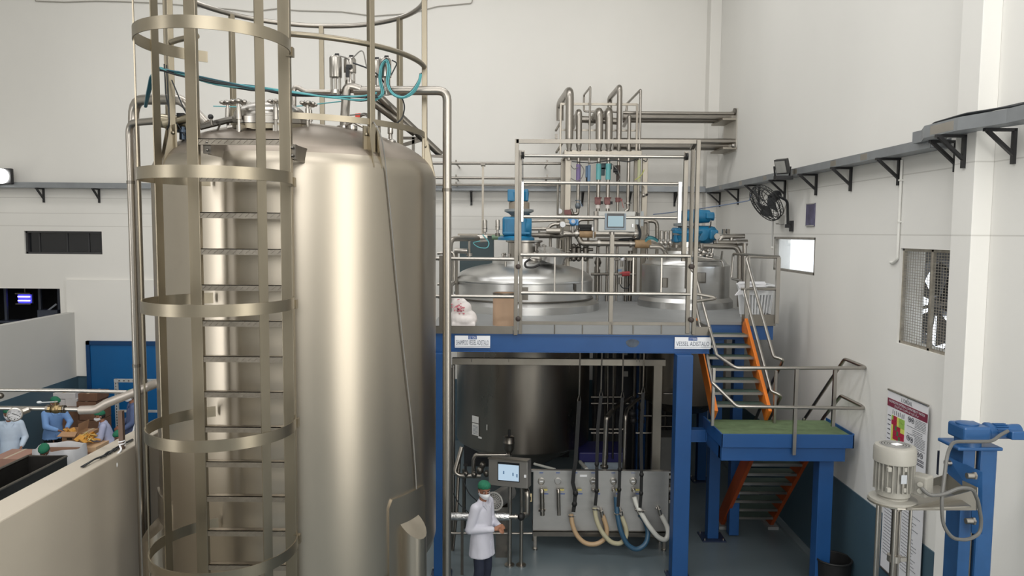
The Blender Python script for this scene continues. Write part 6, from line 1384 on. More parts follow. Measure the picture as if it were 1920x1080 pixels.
# ================================================================== PEOPLE
def xf(mb, M):
    mb.v = [tuple(M @ Vector(p)) for p in mb.v]; return mb
def lump(mb, p, r0, q, r1, n=14):
    p, q = Vector(p), Vector(q); k = 4
    mb.tube([p.lerp(q, i / k) for i in range(k + 1)], r0, n, r2=r1); mb.ball(p, r0, n, 8); mb.ball(q, r1, n, 8); return mb
def remesh(o, vox, it=3, f=0.5):
    m = o.modifiers.new('fuse', 'REMESH'); m.mode = 'VOXEL'; m.voxel_size = vox; m.use_smooth_shade = True
    s_ = o.modifiers.new('soften', 'SMOOTH'); s_.factor = f; s_.iterations = it
def hand(mb, wr, d, n, ts):
    """palm, four fingers of unequal length bent at the knuckles, thumb from the palm's side"""
    wr, d, n = Vector(wr), Vector(d).normalized(), Vector(n).normalized()
    ac = d.cross(n).normalized(); n = ac.cross(d).normalized()
    for u in (-0.022, 0, 0.022): lump(mb, wr + ac * u * 0.7, 0.018, wr + d * 0.078 + ac * u * 1.15, 0.0145, 8)
    for i, L in enumerate((0.066, 0.076, 0.071, 0.056)):
        u = (0.033 - i * 0.022) * ts
        p = wr + d * 0.082 + ac * u; a = 0.35
        for k, (fr_, r) in enumerate(((0.46, 0.0095), (0.30, 0.0088), (0.24, 0.008))):
            dd = d * math.cos(a) - n * math.sin(a); q = p + dd * L * fr_; lump(mb, p, r, q, r * 0.94, 8); p = q; a += 0.42
    p = wr + d * 0.022 + ac * ts * 0.026; dd = (d * 0.72 + ac * ts * 0.6 - n * 0.2).normalized(); q = p + dd * 0.042; lump(mb, p, 0.0125, q, 0.0105, 8)
    dd = (d * 0.9 + ac * ts * 0.12 - n * 0.4).normalized(); lump(mb, q, 0.0105, q + dd * 0.034, 0.009, 8)
M_SKIN = mat('brown skin', (150, 104, 80), 0.55, 0, 0.05, (30, 30, 30)); M_HAIR = mat('black hair', (24, 20, 18), 0.6)
M_CAP = mat('green mesh cap', (36, 112, 84), 0.85, 0, 0.15, (60, 60, 60), 0.4, 150); M_MASK = mat('white face mask', (234, 236, 240), 0.7, 0, 0.02, (9, 9, 9))
M_EYEW = mat('eye white', (224, 220, 214), 0.3); M_SHOE = mat('dark shoe', (34, 32, 34), 0.5)
def person(label, x, y, yaw, P, coat, trouser, head_yaw=0, head_pitch=8, hem=0.62, vox=0.009, group=None, collar=True):
    M0 = Matrix.Translation((x, y, P.get('dz', 0))) @ Matrix.Rotation(R(yaw), 4, 'Z') @ Matrix.Scale(P.get('sc', 1.0), 4)
    t = T('person', label, 'person', (x, y, 0), group)
    lean = Vector(P.get('lean', (0, 0, 0)))      # shift of the shoulders against the hips
    hip = Vector(P.get('hip', (0, 0, 0.92))); sh = hip + Vector((0, 0.0, 0.48)) + lean
    neck = sh + Vector((0, -0.01, 0.07)) + lean * 0.1; hc = sh + Vector((0, -0.035, 0.215)) + lean * 0.3
    J = {}
    for s_, sd in (('r', -1), ('l', 1)):
        J['sh' + s_] = sh + Vector((sd * 0.175, 0, 0)); J['el' + s_] = Vector(P['el' + s_]); J['wr' + s_] = Vector(P['wr' + s_])
        J['hp' + s_] = hip + Vector((sd * 0.095, 0, -0.02)); J['kn' + s_] = Vector(P.get('kn' + s_, (sd * 0.11, -0.02, 0.49))); J['an' + s_] = Vector(P.get('an' + s_, (sd * 0.12, 0.02, 0.085)))
    MH = M0 @ Matrix.Translation(hc) @ Matrix.Rotation(R(head_yaw), 4, 'Z') @ Matrix.Rotation(R(head_pitch), 4, 'X')
    b = MB()
    lump(b, hip, 0.12, hip.lerp(sh, 0.55), 0.115); lump(b, hip.lerp(sh, 0.55), 0.12, sh - Vector((0, 0, 0.04)), 0.10)
    lump(b, J['shr'], 0.055, J['shl'], 0.055); lump(b, sh, 0.06, neck + Vector((0, -0.01, 0.05)), 0.052)
    for s_, sd in (('r', -1), ('l', 1)):
        lump(b, J['sh' + s_], 0.052, J['el' + s_], 0.040); lump(b, J['el' + s_], 0.040, J['wr' + s_], 0.026)
        lump(b, J['hp' + s_], 0.085, J['kn' + s_], 0.056); lump(b, J['kn' + s_], 0.054, J['an' + s_], 0.036); lump(b, J['an' + s_] + Vector((0, 0.03, -0.045)), 0.032, J['an' + s_] + Vector((sd * 0.015, -0.15, -0.055)), 0.026)
        d = Vector(P.get('hd' + s_, tuple(J['wr' + s_] - J['el' + s_]))); nn = Vector(P.get('hn' + s_, (-sd * 0.6, 0.2, 0.8)))
        hb = MB(); hand(hb, J['wr' + s_] + d.normalized() * 0.015, d, nn, P.get('ts' + s_, sd)); b.add(hb.v, hb.f)
    xf(b, M0)
    h = MB(); h.ball((0, 0.008, 0.012), 1, 20, 14, (0.076, 0.094, 0.108)); h.ball((0, -0.012, -0.045), 1, 16, 10, (0.058, 0.072, 0.068)); h.ball((0, -0.055, -0.085), 0.026, 10, 8)
    h.tube([(0, -0.086, 0.012), (0, -0.102, -0.018), (0, -0.108, -0.034)], 0.010, 8, r2=0.016); h.ball((0, -0.100, -0.036), 0.016, 8, 6)
    h.ball((0, -0.088, -0.062), 1, 8, 6, (0.024, 0.010, 0.008)); h.ball((-0.03, -0.078, 0.022), 1, 8, 6, (0.02, 0.012, 0.008)); h.ball((0.03, -0.078, 0.022), 1, 8, 6, (0.02, 0.012, 0.008))
    for sd in (-1, 1): h.ball((sd * 0.078, 0.012, -0.008), 1, 10, 8, (0.010, 0.022, 0.032))
    xf(h, MH); b.add(h.v, h.f)
    body = ob('body', b, M_SKIN, t); remesh(body, vox, 2, 0.4)
    for sd in (-1, 1):
        e = MB().ball((sd * 0.031, -0.0815, 0.004), 0.0105, 10, 8, (1.2, 0.8, 0.6)); ob('eye', xf(e, MH), M_EYEW, t)
        e = MB().ball((sd * 0.031, -0.0885, 0.004), 0.0058, 8, 6, (1, 0.6, 0.9)); ob('pupil', xf(e, MH), M_HAIR, t)
        ob('eyebrow', xf(MB().tube([(sd * 0.014, -0.0925, 0.027), (sd * 0.033, -0.090, 0.031), (sd * 0.052, -0.078, 0.026)], 0.0045, 6), MH), M_HAIR, t)
    hr_ = MB().lathe([(0.085 * math.cos(R(a)), 0.11 * math.sin(R(a))) for a in range(-28, 40, 8)], (0, 0.02, 0.0), 24, Matrix.Diagonal((0.97, 1.05, 1.0)), R(-20), R(200)); ob('hair', xf(hr_, MH), M_HAIR, t)
    cp = MB(); n = 28; rows = [(0.0, 0.086, 0.104), (0.012, 0.090, 0.110), (0.04, 0.090, 0.111), (0.066, 0.079, 0.099), (0.086, 0.058, 0.075), (0.098, 0.028, 0.036), (0.101, 0.001, 0.001)]
    for (z, rx_, ry_) in rows:
        for i in range(n):
            a = 2 * math.pi * i / n; w = 1 + 0.035 * math.sin(8 * a + z * 60); tilt = -0.25 * (ry_ * math.sin(a)) * (1 - z / 0.12)
            cp.v.append((rx_ * w * math.cos(a), 0.012 + ry_ * w * math.sin(a), 0.036 + z + tilt * 0.9))
    for j in range(len(rows) - 1):
        for i in range(n): l = (i + 1) % n; cp.f.append((j * n + i, j * n + l, (j + 1) * n + l, (j + 1) * n + i))
    ob('cap', xf(cp, MH), M_CAP, t, smooth=80)
    mk = MB(); U, V_ = 12, 7
    for off in (0.0, 0.004):
        for j in range(V_ + 1):
            for i in range(U + 1):
                a = R(-82 + 164 * i / U); e = -1 + 2 * j / V_; w = 0.086 + 0.010 * math.cos(a) ** 2
                pin = 1 - 0.30 * (e * e) * abs(math.sin(a)); zz = -0.048 + 0.046 * e * (1 - 0.5 * math.sin(a) ** 2)
                y_ = -(w + off + 0.012 * (1 - e * e) + (0.008 if e > 0 else 0)) * math.cos(a) * (1.05 if e > -0.6 else 0.94)
                mk.v.append(((0.074 + off) * math.sin(a) * (1.02 if e > 0 else 1.0 + 0.10 * e), y_ - 0.012 * math.cos(a), zz))
    K = (U + 1) * (V_ + 1)
    for j in range(V_):
        for i in range(U):
            q = j * (U + 1) + i; mk.f.append((q, q + 1, q + U + 2, q + U + 1)); mk.f.append((K + q, K + q + U + 1, K + q + U + 2, K + q + 1))
    ob('mask', xf(mk, MH), M_MASK, t, smooth=80)
    for sd in (-1, 1): ob('ear_loop', xf(MB().tube([(sd * 0.073, -0.025, -0.022), (sd * 0.082, 0.0, 0.006), (sd * 0.084, 0.022, -0.008), (sd * 0.078, -0.015, -0.06)], 0.0022, 5), MH), M_MASK, t)
    # coat: fused torso, sleeves, skirt
    c = MB()
    n = 30; rws = [(hip.z - (0.92 - hem), 0.212, 0.175), (hip.z - 0.14, 0.205, 0.166), (hip.z, 0.195, 0.155), (hip.z + 0.16, 0.168, 0.130), (hip.z + 0.32, 0.178, 0.130), (hip.z + 0.43, 0.185, 0.115), (hip.z + 0.50, 0.13, 0.085), (hip.z + 0.525, 0.075, 0.07)]
    for (z, rx_, ry_) in rws:
        k = max(0, min(1, (z - hip.z) / 0.48)); cx = hip + lean * k
        for i in range(n):
            a = 2 * math.pi * i / n; w = 1 + (0.03 * math.sin(5 * a + 1) + 0.02 * math.sin(9 * a)) * max(0, min(1, (hip.z + 0.1 - z) * 3))
            c.v.append((cx.x + rx_ * w * math.cos(a), cx.y + ry_ * w * math.sin(a), z))
    for j in range(len(rws) - 1):
        for i in range(n): l = (i + 1) % n; c.f.append((j * n + i, j * n + l, (j + 1) * n + l, (j + 1) * n + i))
    c.f.append(tuple(range(n))[::-1]); c.f.append(tuple((len(rws) - 1) * n + i for i in range(n)))
    lump(c, J['shr'], 0.072, J['shl'], 0.072); lump(c, sh, 0.078, sh + Vector((0, 0.0, 0.045)), 0.066)
    for s_ in 'rl':
        lump(c, J['sh' + s_], 0.074, J['el' + s_], 0.063); e, w = J['el' + s_], J['wr' + s_]; lump(c, e, 0.062, e.lerp(w, 0.9), 0.046)
        for k in (0.25, 0.5, 0.75): m_ = e.lerp(w, k); c.ball(m_, 0.058 - 0.008 * k, 12, 8, (1.05, 1.05, 0.8))
    co = ob('coat', xf(c, M0), coat, t); remesh(co, max(0.012, vox * 1.3), 4, 0.5)
    if collar:
        for sd in (-1, 1):
            q = MB().prism([sh + Vector((sd * 0.02, -0.085, 0.0)), sh + Vector((sd * 0.075, -0.075, 0.085)), sh + Vector((sd * 0.095, -0.08, 0.03)), sh + Vector((sd * 0.05, -0.105, -0.05))], (0, -0.012, 0)); ob('collar', xf(q, M0), coat, co, smooth=0)
        ob('front_placket', xf(MB().bb((-0.012, -0.17, hem + 0.02), (0.012, -0.130, hip.z + 0.0)), M0), coat, co, smooth=0)
    # trousers and shoes
    tr_ = MB()
    lump(tr_, J['hpr'] + Vector((0.03, 0, 0.03)), 0.098, J['hpl'] + Vector((-0.03, 0, 0.03)), 0.098)
    for s_ in 'rl': lump(tr_, J['hp' + s_], 0.09, J['kn' + s_], 0.077); lump(tr_, J['kn' + s_], 0.077, J['an' + s_] + Vector((0, 0, 0.02)), 0.060)
    to = ob('trousers', xf(tr_, M0), trouser, t); remesh(to, max(0.014, vox * 1.3), 3, 0.5)
    for s_, sd in (('r', -1), ('l', 1)):
        a = J['an' + s_]; k = MB(); lump(k, a + Vector((0, 0.035, -0.045)), 0.04, a + Vector((sd * 0.015, -0.14, -0.052)), 0.036); k.box(a + Vector((sd * 0.008, -0.055, -0.075)), (0.085, 0.26, 0.02))
        so = ob('shoe', xf(k, M0), M_SHOE, t); remesh(so, 0.012, 2, 0.5)
    return t
M_COATW = mat('white lab coat', (206, 206, 218), 0.75, 0, 0.04, (7, 7, 7), 0.7, 7); M_NAVY = mat('dark navy trousers', (38, 44, 62), 0.8, 0, 0.1, (9, 9, 9))
p = at(905, 700, 9.75)
person('man in long white lab coat, green cap and white mask standing by the tilted screen', p.x, 9.75, 60,
       dict(sc=0.95, elr=(-0.235, 0.06, 1.10), wrr=(-0.045, -0.235, 1.105), ell=(0.235, 0.0, 1.12), wrl=(0.075, -0.265, 1.09), hdr=(0.62, -0.6, 0.25), hdl=(-0.62, -0.5, 0.15), hnr=(-0.5, -0.45, 0.75), hnl=(0.5, -0.45, 0.75), tsr=1, tsl=-1, lean=(0, 0.0, 0), knr=(-0.11, -0.03, 0.49), anr=(-0.13, 0.03, 0.085)),
       M_COATW, M_NAVY, -38, 9, 0.68, 0.007)

# ================================================================== UNDER THE PLATFORM
def part_pipe(t, name, pts, r, m=None, bend=0.1, n=10): return ob(name, MB().pipe([at(*p) for p in pts], r, bend, n), m or M_PIPE, t)
# grey service frame
t = T('service_frame', 'grey steel frame spanning below the blue beam', 'frame', at(1230, 880, 11.9))
YS = 11.9
a, c = at(848, 672, YS), at(1247, 684, YS); ob('beam', MB().bb((a.x, YS - 0.05, zat(1040, 684, YS)), (c.x, YS + 0.05, zat(1040, 672, YS))), M_RACK, t, smooth=0, bev=0.004)
x = at(1231, 780, YS).x; ob('post', MB().bb((x - 0.07, YS - 0.05, 0), (x + 0.07, YS + 0.05, zat(1231, 684, YS))), M_RACK, t, smooth=0, bev=0.004)
x = at(850, 720, YS).x; ob('post', MB().cyl((x, YS, 0), (x, YS, zat(850, 684, YS)), 0.03, n=10), M_PIPE, t)
for px in (908, 1088, 1129): ob('hanger_strip', MB().bar(at(px, 655, YS), at(px, 672, YS), 0.02, 0.01), M_DSTEEL, t, smooth=0)
for px in (884, 954, 1194, 1199): ob('slot_mark', MB().box(at(px, 676, YS - 0.052), (0.012, 0.006, 0.05)), M_DSTEEL, t, smooth=0)
# papers on the lower shell
def on_shell(px, py):
    rad = r1 - 0.028; y = v1.y - rad
    for _ in range(6):
        xx = at(px, py, y).x; s_ = max(-0.98, min(0.98, (xx - v1.x) / rad)); y = v1.y - rad * math.sqrt(1 - s_ * s_)
    return xx, y, math.asin(s_)
for lab, x0, x1, y0, y1 in (('upper white paper stuck on the lower vessel wall', 885.5, 898.5, 780, 792.5), ('lower white paper stuck on the lower vessel wall', 885.5, 898.5, 794, 816), ('small white sticker low on the vessel wall', 897, 904, 818.5, 822)):
    xx, yy, ph = on_shell((x0 + x1) / 2, (y0 + y1) / 2); z0, z1 = zat((x0 + x1) / 2, y1, yy), zat((x0 + x1) / 2, y0, yy); wv = (x1 - x0) / F * yy / max(0.4, math.cos(ph))
    rot = Matrix.Rotation(ph, 3, 'Z')
    o = ob('paper_sheet', MB().box((xx + math.sin(ph) * 0.008, yy - math.cos(ph) * 0.008, (z0 + z1) / 2), (wv, 0.004, z1 - z0), m=rot), mat('white paper', (214, 214, 212), 0.7), smooth=0); tag(o, lab, 'paper', None)
    if 'lower white' in lab:
        k = MB()
        for j in range(7): k.box((xx + math.sin(ph) * 0.011, yy - math.cos(ph) * 0.011, z0 + (z1 - z0) * (0.15 + 0.11 * j)), (wv * 0.75, 0.003, 0.006), m=rot)
        ob('print_lines', k, M_INK, o, smooth=0, kind='stuff')
xx, yy, ph = on_shell(913, 801); o = ob('sticker_remains', MB().box((xx, yy - 0.012, zat(913, 801, yy)), (0.016, 0.004, 0.10), ph).box((xx + 0.05, yy - 0.012, zat(913, 805, yy)), (0.08, 0.004, 0.02), ph), mat('white paper', (214, 214, 212)), smooth=0); tag(o, 'torn white sticker remains on the lower vessel wall', 'sticker'); o['kind'] = 'thing'
# hose manifold panel
YM1, YM2 = 11.34, 11.75
pa, pc = at(1000, 884, YM1), at(1252, 996, YM1)
mp = T('manifold_panel', 'wide steel hose manifold panel on legs with dials and hose outlets', 'panel', ((pa.x + pc.x) / 2, YM1, 0))
zt3, zb3 = pa.z, pc.z
M_PANEL = mat('panel steel', (178, 177, 175), 0.4, 0.8, 0.05, (3, 3, 8))
ob('front_plate', MB().bb((pa.x, YM1, zb3), (pc.x, YM1 + 0.03, zt3)), M_PANEL, mp, smooth=0, bev=0.004)
ob('top_edge', MB().bb((pa.x - 0.03, YM1 - 0.01, zt3 - 0.005), (pc.x + 0.02, YM1 + 0.07, zt3 + 0.02)), M_PANEL, mp, smooth=0)
ob('drip_tray', MB().bb((pa.x, YM1 - 0.02, zb3 - 0.02), (pc.x - 0.02, YM2, zb3)).bb((pa.x, YM1 - 0.02, zb3 - 0.09), (pc.x - 0.02, YM1 - 0.01, zb3 - 0.005)), M_DSTEEL, mp, smooth=0)
for x in (pa.x + 0.04, pc.x - 0.05):
    for y in (YM1 + 0.03, YM2 - 0.04): ob('leg', MB().bb((x - 0.022, y - 0.022, 0), (x + 0.022, y + 0.022, zb3)), M_PIPE, mp, smooth=0); ob('leg_foot', MB().cyl((x, y, 0), (x, y, 0.03), 0.04, n=12), M_STEEL, mp)
RX = Matrix.Rotation(R(90), 3, 'X')
for px in (1015, 1046, 1079, 1112, 1150, 1187):
    c = at(px, 902, YM1)
    if px != 1079: 
        ob('dial', MB().lathe([(0.055, 0), (0.055, 0.02), (0.046, 0.022), (0.044, 0.012), (0.001, 0.012)], c, 20, RX), M_STEEL if px != 1046 else M_PANEL, mp)
        if px != 1046: ob('dial_mark', MB().box(c + Vector((0, -0.015, 0)), (0.05, 0.004, 0.018)), M_WHITE, mp, smooth=0)
    v = at(px, 917, YM1); 
    ob('outlet_cock', MB().cyl(v + Vector((0, 0, 0)), v + Vector((0, -0.10, 0)), 0.022, n=10).ball(v + Vector((0, -0.05, 0)), 0.034, 10, 8), M_STEEL, mp); ob('yellow_tag', MB().box(v + Vector((0.06, -0.04, 0.0)), (0.07, 0.008, 0.03)), mat('yellow tag', (196, 184, 112), 0.5), mp, smooth=0)
    ob('blue_label', MB().box(at(px + 9, 926, YM1 - 0.004), (0.07, 0.006, 0.014)), mat('blue print label', (60, 92, 168), 0.5), mp, smooth=0)
    ob('top_label', MB().box(at(px, 886.5, YM1 - 0.003), (0.06, 0.005, 0.012)), mat('blue print label', (60, 92, 168)), mp, smooth=0)
ob('name_label', MB().box(at(1094, 892, YM1 - 0.004), (0.11, 0.006, 0.03)), M_WHITE, mp, smooth=0)
for px in (1016, 1047):
    u = MB().pipe([at(px, 918, YM1 - 0.09), at(px, 924, YM1 - 0.11), at(px + 1, 966, YM1 - 0.11)], 0.036 if px == 1016 else 0.028, 0.03, 12)
    if px == 1016: u.cyl(at(px, 954, YM1 - 0.11), at(px, 958, YM1 - 0.11), 0.055, n=12).bar(at(1009, 956, YM1 - 0.12), at(1024, 955, YM1 - 0.12), 0.012, 0.012)
    ob('spout', u, M_PIPE, mp, smooth=40)
for (px, py) in ((1256, 892), (1256, 900), (1256, 914), (1256, 928), (1256, 938)): ob('switch', MB().box(at(px, py, YM1 + 0.06), (0.05, 0.12, 0.05)), M_BLACK if py in (900, 928) else M_STEEL, mp, smooth=0)
ob('socket', MB().box(at(994, 933, YM1 + 0.02), (0.06, 0.05, 0.12)), mat('cream socket', (206, 190, 150), 0.5), mp, smooth=0, bev=0.005); ob('socket_hole', MB().box(at(994, 935, YM1 - 0.006), (0.026, 0.006, 0.06)), M_RUBBER, mp, smooth=0)
for px in (1127, 1163, 1197, 1235): 
    p_ = at(px, 958 if px < 1235 else 955, YM1 - 0.05); ob('lower_outlet', MB().cyl(p_ + Vector((0, 0.05, 0.02)), p_ + Vector((0.0, -0.05, 0)), 0.026, n=10).cyl(p_ + Vector((0, -0.05, 0.02)), p_ + Vector((0.02, -0.05, -0.08)), 0.026, n=10).ball(p_ + Vector((-0.04, -0.03, 0.03)), 0.022, 8, 6), M_STEEL, mp)
# hoses
YH = YM1 - 0.13
M_PEACH = mat('peach hose', (184, 156, 122), 0.4); M_CREAM = mat('cream hose', (184, 178, 150), 0.4); M_HWH = mat('translucent white hose', (206, 206, 200), 0.35); M_HBL = mat('blue hose', (48, 84, 110), 0.35)
def hose(label, pts, r, m, clamps):
    P = [at(*q) for q in pts]; t = T('hose', label, 'hose', P[0], 'hoses hooked on the manifold panel')
    ob('tube', MB().tube(fillet(P, 1.2, 8), r, 12), m, t)
    for (px, py, Y_) in clamps:
        c = at(px, py, Y_); ob('clamp', MB().lathe([(r + 0.004, -0.012), (r + 0.012, -0.008), (r + 0.012, 0.008), (r + 0.004, 0.012)], c, 12).box(c + Vector((r + 0.015, -0.01, 0)), (0.03, 0.02, 0.02)), M_STEEL, t)
    return t
hose('peach coloured hose hanging in a loop from the manifold panel', [(1071, 964, YH), (1073, 985, YH - .03), (1082, 1006, YH - .05), (1098, 1020, YH - .06), (1120, 1021, YH - .05), (1137, 1008, YH), (1138, 990, YH + .02), (1130, 966, YH + .04)], 0.036, M_PEACH, [(1071, 967, YH)])
hose('cream coloured hose looping in front of the peach hose', [(1115, 952, YH - .06), (1118, 975, YH - .08), (1128, 998, YH - .10), (1146, 1018, YH - .10), (1164, 1020, YH - .06), (1175, 1006, YH), (1174, 990, YH), (1165, 968, YH + .03)], 0.036, M_CREAM, [(1116, 954, YH - .06)])
hose('blue hose hanging in the longest loop from the manifold panel', [(1155, 932, YH), (1157, 962, YH - .06), (1163, 995, YH - .12), (1176, 1022, YH - .14), (1194, 1032, YH - .14), (1212, 1020, YH - .1), (1216, 996, YH - .02), (1208, 975, YH + .02), (1199, 964, YH + .04)], 0.038, M_HBL, [(1157, 963, YH - .06)])
hose('white hose looping at the right end of the manifold panel', [(1189, 932, YH), (1194, 948, YH - .03), (1202, 962, YH - .08), (1216, 986, YH - .12), (1234, 1008, YH - .12), (1248, 1014, YH - .10), (1254, 1000, YH - .05), (1250, 985, YH), (1240, 966, YH + .03)], 0.038, M_HWH, [(1202, 958, YH - .08)])
for i, (lab, pts) in enumerate((('black strap holding the peach hose', [(1083, 660), (1079, 868), (1076, 884), (1074, 905), (1079, 925), (1077, 945), (1075, 960)]), ('black strap holding the cream hose', [(1125, 660), (1121, 800), (1119, 870), (1119, 920), (1116, 948)]), ('black strap over the blue hose', [(1164, 660), (1163, 800), (1162, 880), (1161, 918), (1159, 950)]), ('black strap holding the white hose', [(1203, 660), (1202, 820), (1203, 890), (1202, 925), (1200, 952)]))):
    t = T('hose_hanger', lab + ', hung from the platform on a steel rod', 'hanger', at(*pts[0], YM1 - 0.2), 'hose hangers under the platform')
    yend = [752, 742, 745, 736][i]; x0 = [1088, 1129, 1169, 1208][i]
    ob('rod', MB().cyl(at(x0, 648, YM1 - 0.2), at(x0 - 2, yend - 12, YM1 - 0.2), 0.012, n=8), M_PIPE, t)
    ob('shackle', MB().tube([at(x0 - 2, yend - 14, YM1 - 0.2), at(x0 - 5, yend, YM1 - 0.2), at(x0 + 1, yend, YM1 - 0.2)], 0.008, 6, True), M_STEEL, t)
    ob('strap', MB().ribbon([at(x0 - 2, yend, YM1 - 0.2)] + [at(a, b, YM1 - 0.21) for a, b in pts[1:]], 0.006, 0.05 if i != 0 else 0.06, (0, 1, 0)), M_RUBBER, t, smooth=0)
    k = MB()
    for (a, b) in pts[-3:-1]: k.ball(at(a, b, YM1 - 0.2), 0.042 if i == 0 else 0.035, 10, 7, (1, 0.8, 1.2))
    ob('knot', k, M_RUBBER, t)
# tilted operator screen on its stand
YO = 10.7
t = T('operator_screen', 'steel operator panel with tilted lit screen beside the man in the lab coat', 'control panel', (at(957, 900, YO).x, YO, 0))
pA, pB, pC, pD = at(916, 859, YO + 0.06), at(989, 865, YO - 0.10), at(989, 917, YO - 0.14), at(925, 911, YO + 0.02)
pD = pA + (pC - pB) * 0.98
nn = ((pB - pA).cross(pD - pA)).normalized(); nn = nn if nn.y > 0 else -nn
ob('enclosure', MB().prism([pA, pB, pC, pD], nn * 0.22), mat('panel box steel', (152, 150, 146), 0.42, 0.8, 0.05, (4, 4, 4)), t, smooth=0, bev=0.008)
def fq(u0, v0, u1, v1, d): 
    E, G = pB - pA, pD - pA; return [pA + E * u + G * v - nn * d for (u, v) in ((u0, v0), (u1, v0), (u1, v1), (u0, v1))]
ob('screen_frame', MB().prism(fq(0.24, 0.10, 0.80, 0.80, 0.008), nn * 0.01), M_BEZEL, t, smooth=0)
ob('screen', MB().prism(fq(0.26, 0.18, 0.785, 0.77, 0.012), nn * 0.006), M_SCREEN2, t, smooth=0)
for (u, v) in ((0.38, 0.42), (0.62, 0.46), (0.72, 0.5)): ob('screen_icon', MB().prism(fq(u, v, u + 0.035, v + 0.12, 0.0135), nn * 0.002), M_SBLUE, t, smooth=0)
ob('latch', MB().prism(fq(0.92, 0.5, 0.97, 0.6, 0.02), nn * 0.02), M_WHITE, t, smooth=0); ob('lip', MB().prism(fq(-0.01, -0.03, 1.01, 0.02, 0.02), nn * 0.05), M_STEEL, t, smooth=0)
for px in (956, 978): x = at(px, 950, YO + 0.1).x; ob('post', MB().cyl((x, YO + 0.1, 0.0), (x, YO + 0.1, zat(px, 912, YO + 0.1)), 0.033 if px == 956 else 0.028, n=12), M_PIPE, t); ob('post_foot', MB().cyl((x, YO + 0.1, 0), (x, YO + 0.1, 0.02), 0.075, n=16), M_STEEL, t)
# pump with its round fan grille
YPm = 11.0
c = at(927, 940, YPm)
t = T('pump_motor', 'horizontal pump motor with round white fan grille behind the man', 'pump', (c.x, c.y + 0.3, 0))
mm = Matrix.Rotation(R(-28), 3, 'Z') @ RX
ob('motor', MB().lathe([(0.001, -0.02), (0.13, -0.02), (0.13, -0.45), (0.11, -0.5), (0.001, -0.5)], c, 24, mm), mat('grey pump paint', (128, 128, 126), 0.45), t)
gk = MB()
for r_ in (0.138, 0.125, 0.10, 0.075, 0.05, 0.025): gk.tube([c + mm @ Vector((r_ * math.cos(2 * math.pi * k / 20), r_ * math.sin(2 * math.pi * k / 20), 0.0)) for k in range(20)], 0.013 if r_ > 0.13 else 0.004, 5, True)
for k in range(8): a = math.pi * k / 8; gk.tube([c + mm @ Vector((0.125 * math.cos(a), 0.125 * math.sin(a), 0)), c + mm @ Vector((-0.125 * math.cos(a), -0.125 * math.sin(a), 0))], 0.003, 4)
ob('fan_grille', gk, mat('pale grille wire', (206, 204, 200), 0.45), t, kind='stuff'); ob('foot', MB().box((c.x + 0.12, c.y + 0.22, c.z / 2 - 0.06), (0.2, 0.3, c.z - 0.12)), M_DSTEEL, t, smooth=0)
t = T('foil_pipe', 'fat pipe wrapped in aluminium foil passing behind the man', 'pipe', at(826, 968, 10.45))
x0, x1 = at(828, 968, 10.5), at(955, 968, 10.5); k = MB(); n = 22
for i in range(n + 1):
    pass
ob('wrap', MB().tube([x0.lerp(Vector((x1.x, x1.y, x0.z)), i / 24) for i in range(25)], lambda u: 0.055 + 0.004 * math.sin(u * 57) + 0.003 * math.sin(u * 131), 16), M_FOIL, t)
ob('stub', MB().cyl(Vector((x1.x, 10.5, x0.z)), Vector((x1.x + 0.12, 10.5, x0.z)), 0.03, n=12).cyl(Vector((x1.x + 0.08, 10.5, x0.z)), Vector((x1.x + 0.1, 10.5, x0.z)), 0.042, n=12), M_STEEL, t); ob('valve', MB().ball(Vector((x1.x + 0.17, 10.5, x0.z)), 0.055, 12, 8), M_RUBBER, t)
ob('elbow', MB().pipe([(x1.x + 0.2, 10.55, x0.z), (x1.x + 0.26, 10.6, x0.z), (x1.x + 0.26, 10.62, x0.z + 0.32), (x1.x + 0.2, 10.9, x0.z + 0.36)], 0.045, 0.08), M_PIPE, t); ob('support', MB().bar((x0.x + 0.3, 10.5, 0), (x0.x + 0.3, 10.5, x0.z - 0.05), 0.04, 0.04), M_DSTEEL, t, smooth=0)
# small process pipes on the left under the vessel
def low(label, pts, r, m=None, bend=0.1): return pp('process_pipe', label, pts, r, m, bend)
t = low('bent bright pipe curving down to the tee left of the tilted screen', [(949, 853, 11.5), (892, 853, 11.5), (888, 862, 11.5), (888, 889, 11.5)], 0.036, bend=0.12)
t = low('bright pipe with elbow low under the vessel on the left', [(866, 838, 11.6), (852, 886, 11.5), (862, 892, 11.5), (902, 892, 11.5)], 0.038, bend=0.12)
low('thin bright pipe bending round low behind the man', [(843, 985, 11.0), (843, 999, 11.0), (852, 1000, 11.0), (998, 1000, 11.0)], 0.018, bend=0.06)
low('dark slanting pipe under the vessel on the left', [(862, 845, 11.7), (856, 960, 11.4), (848, 1040, 11.3)], 0.026, M_DSTEEL)
low('upright thin pipe between the blue column and the vessel', [(846, 690, 11.2), (846, 1030, 11.2)], 0.018, M_DSTEEL)
low('first dark upright pipe left of the pump', [(870, 880, 12.2), (870, 1010, 12.2)], 0.03, M_DSTEEL); low('steel upright pipe behind the tilted screen', [(945, 915, 11.3), (945, 1060, 11.3)], 0.025)
t = T('valve_actuator', 'barrel shaped steel actuator with black top below the vessel', 'actuator', at(954, 850, 11.6)); c = at(954, 850, 11.6); h = zat(954, 817, 11.6) - c.z
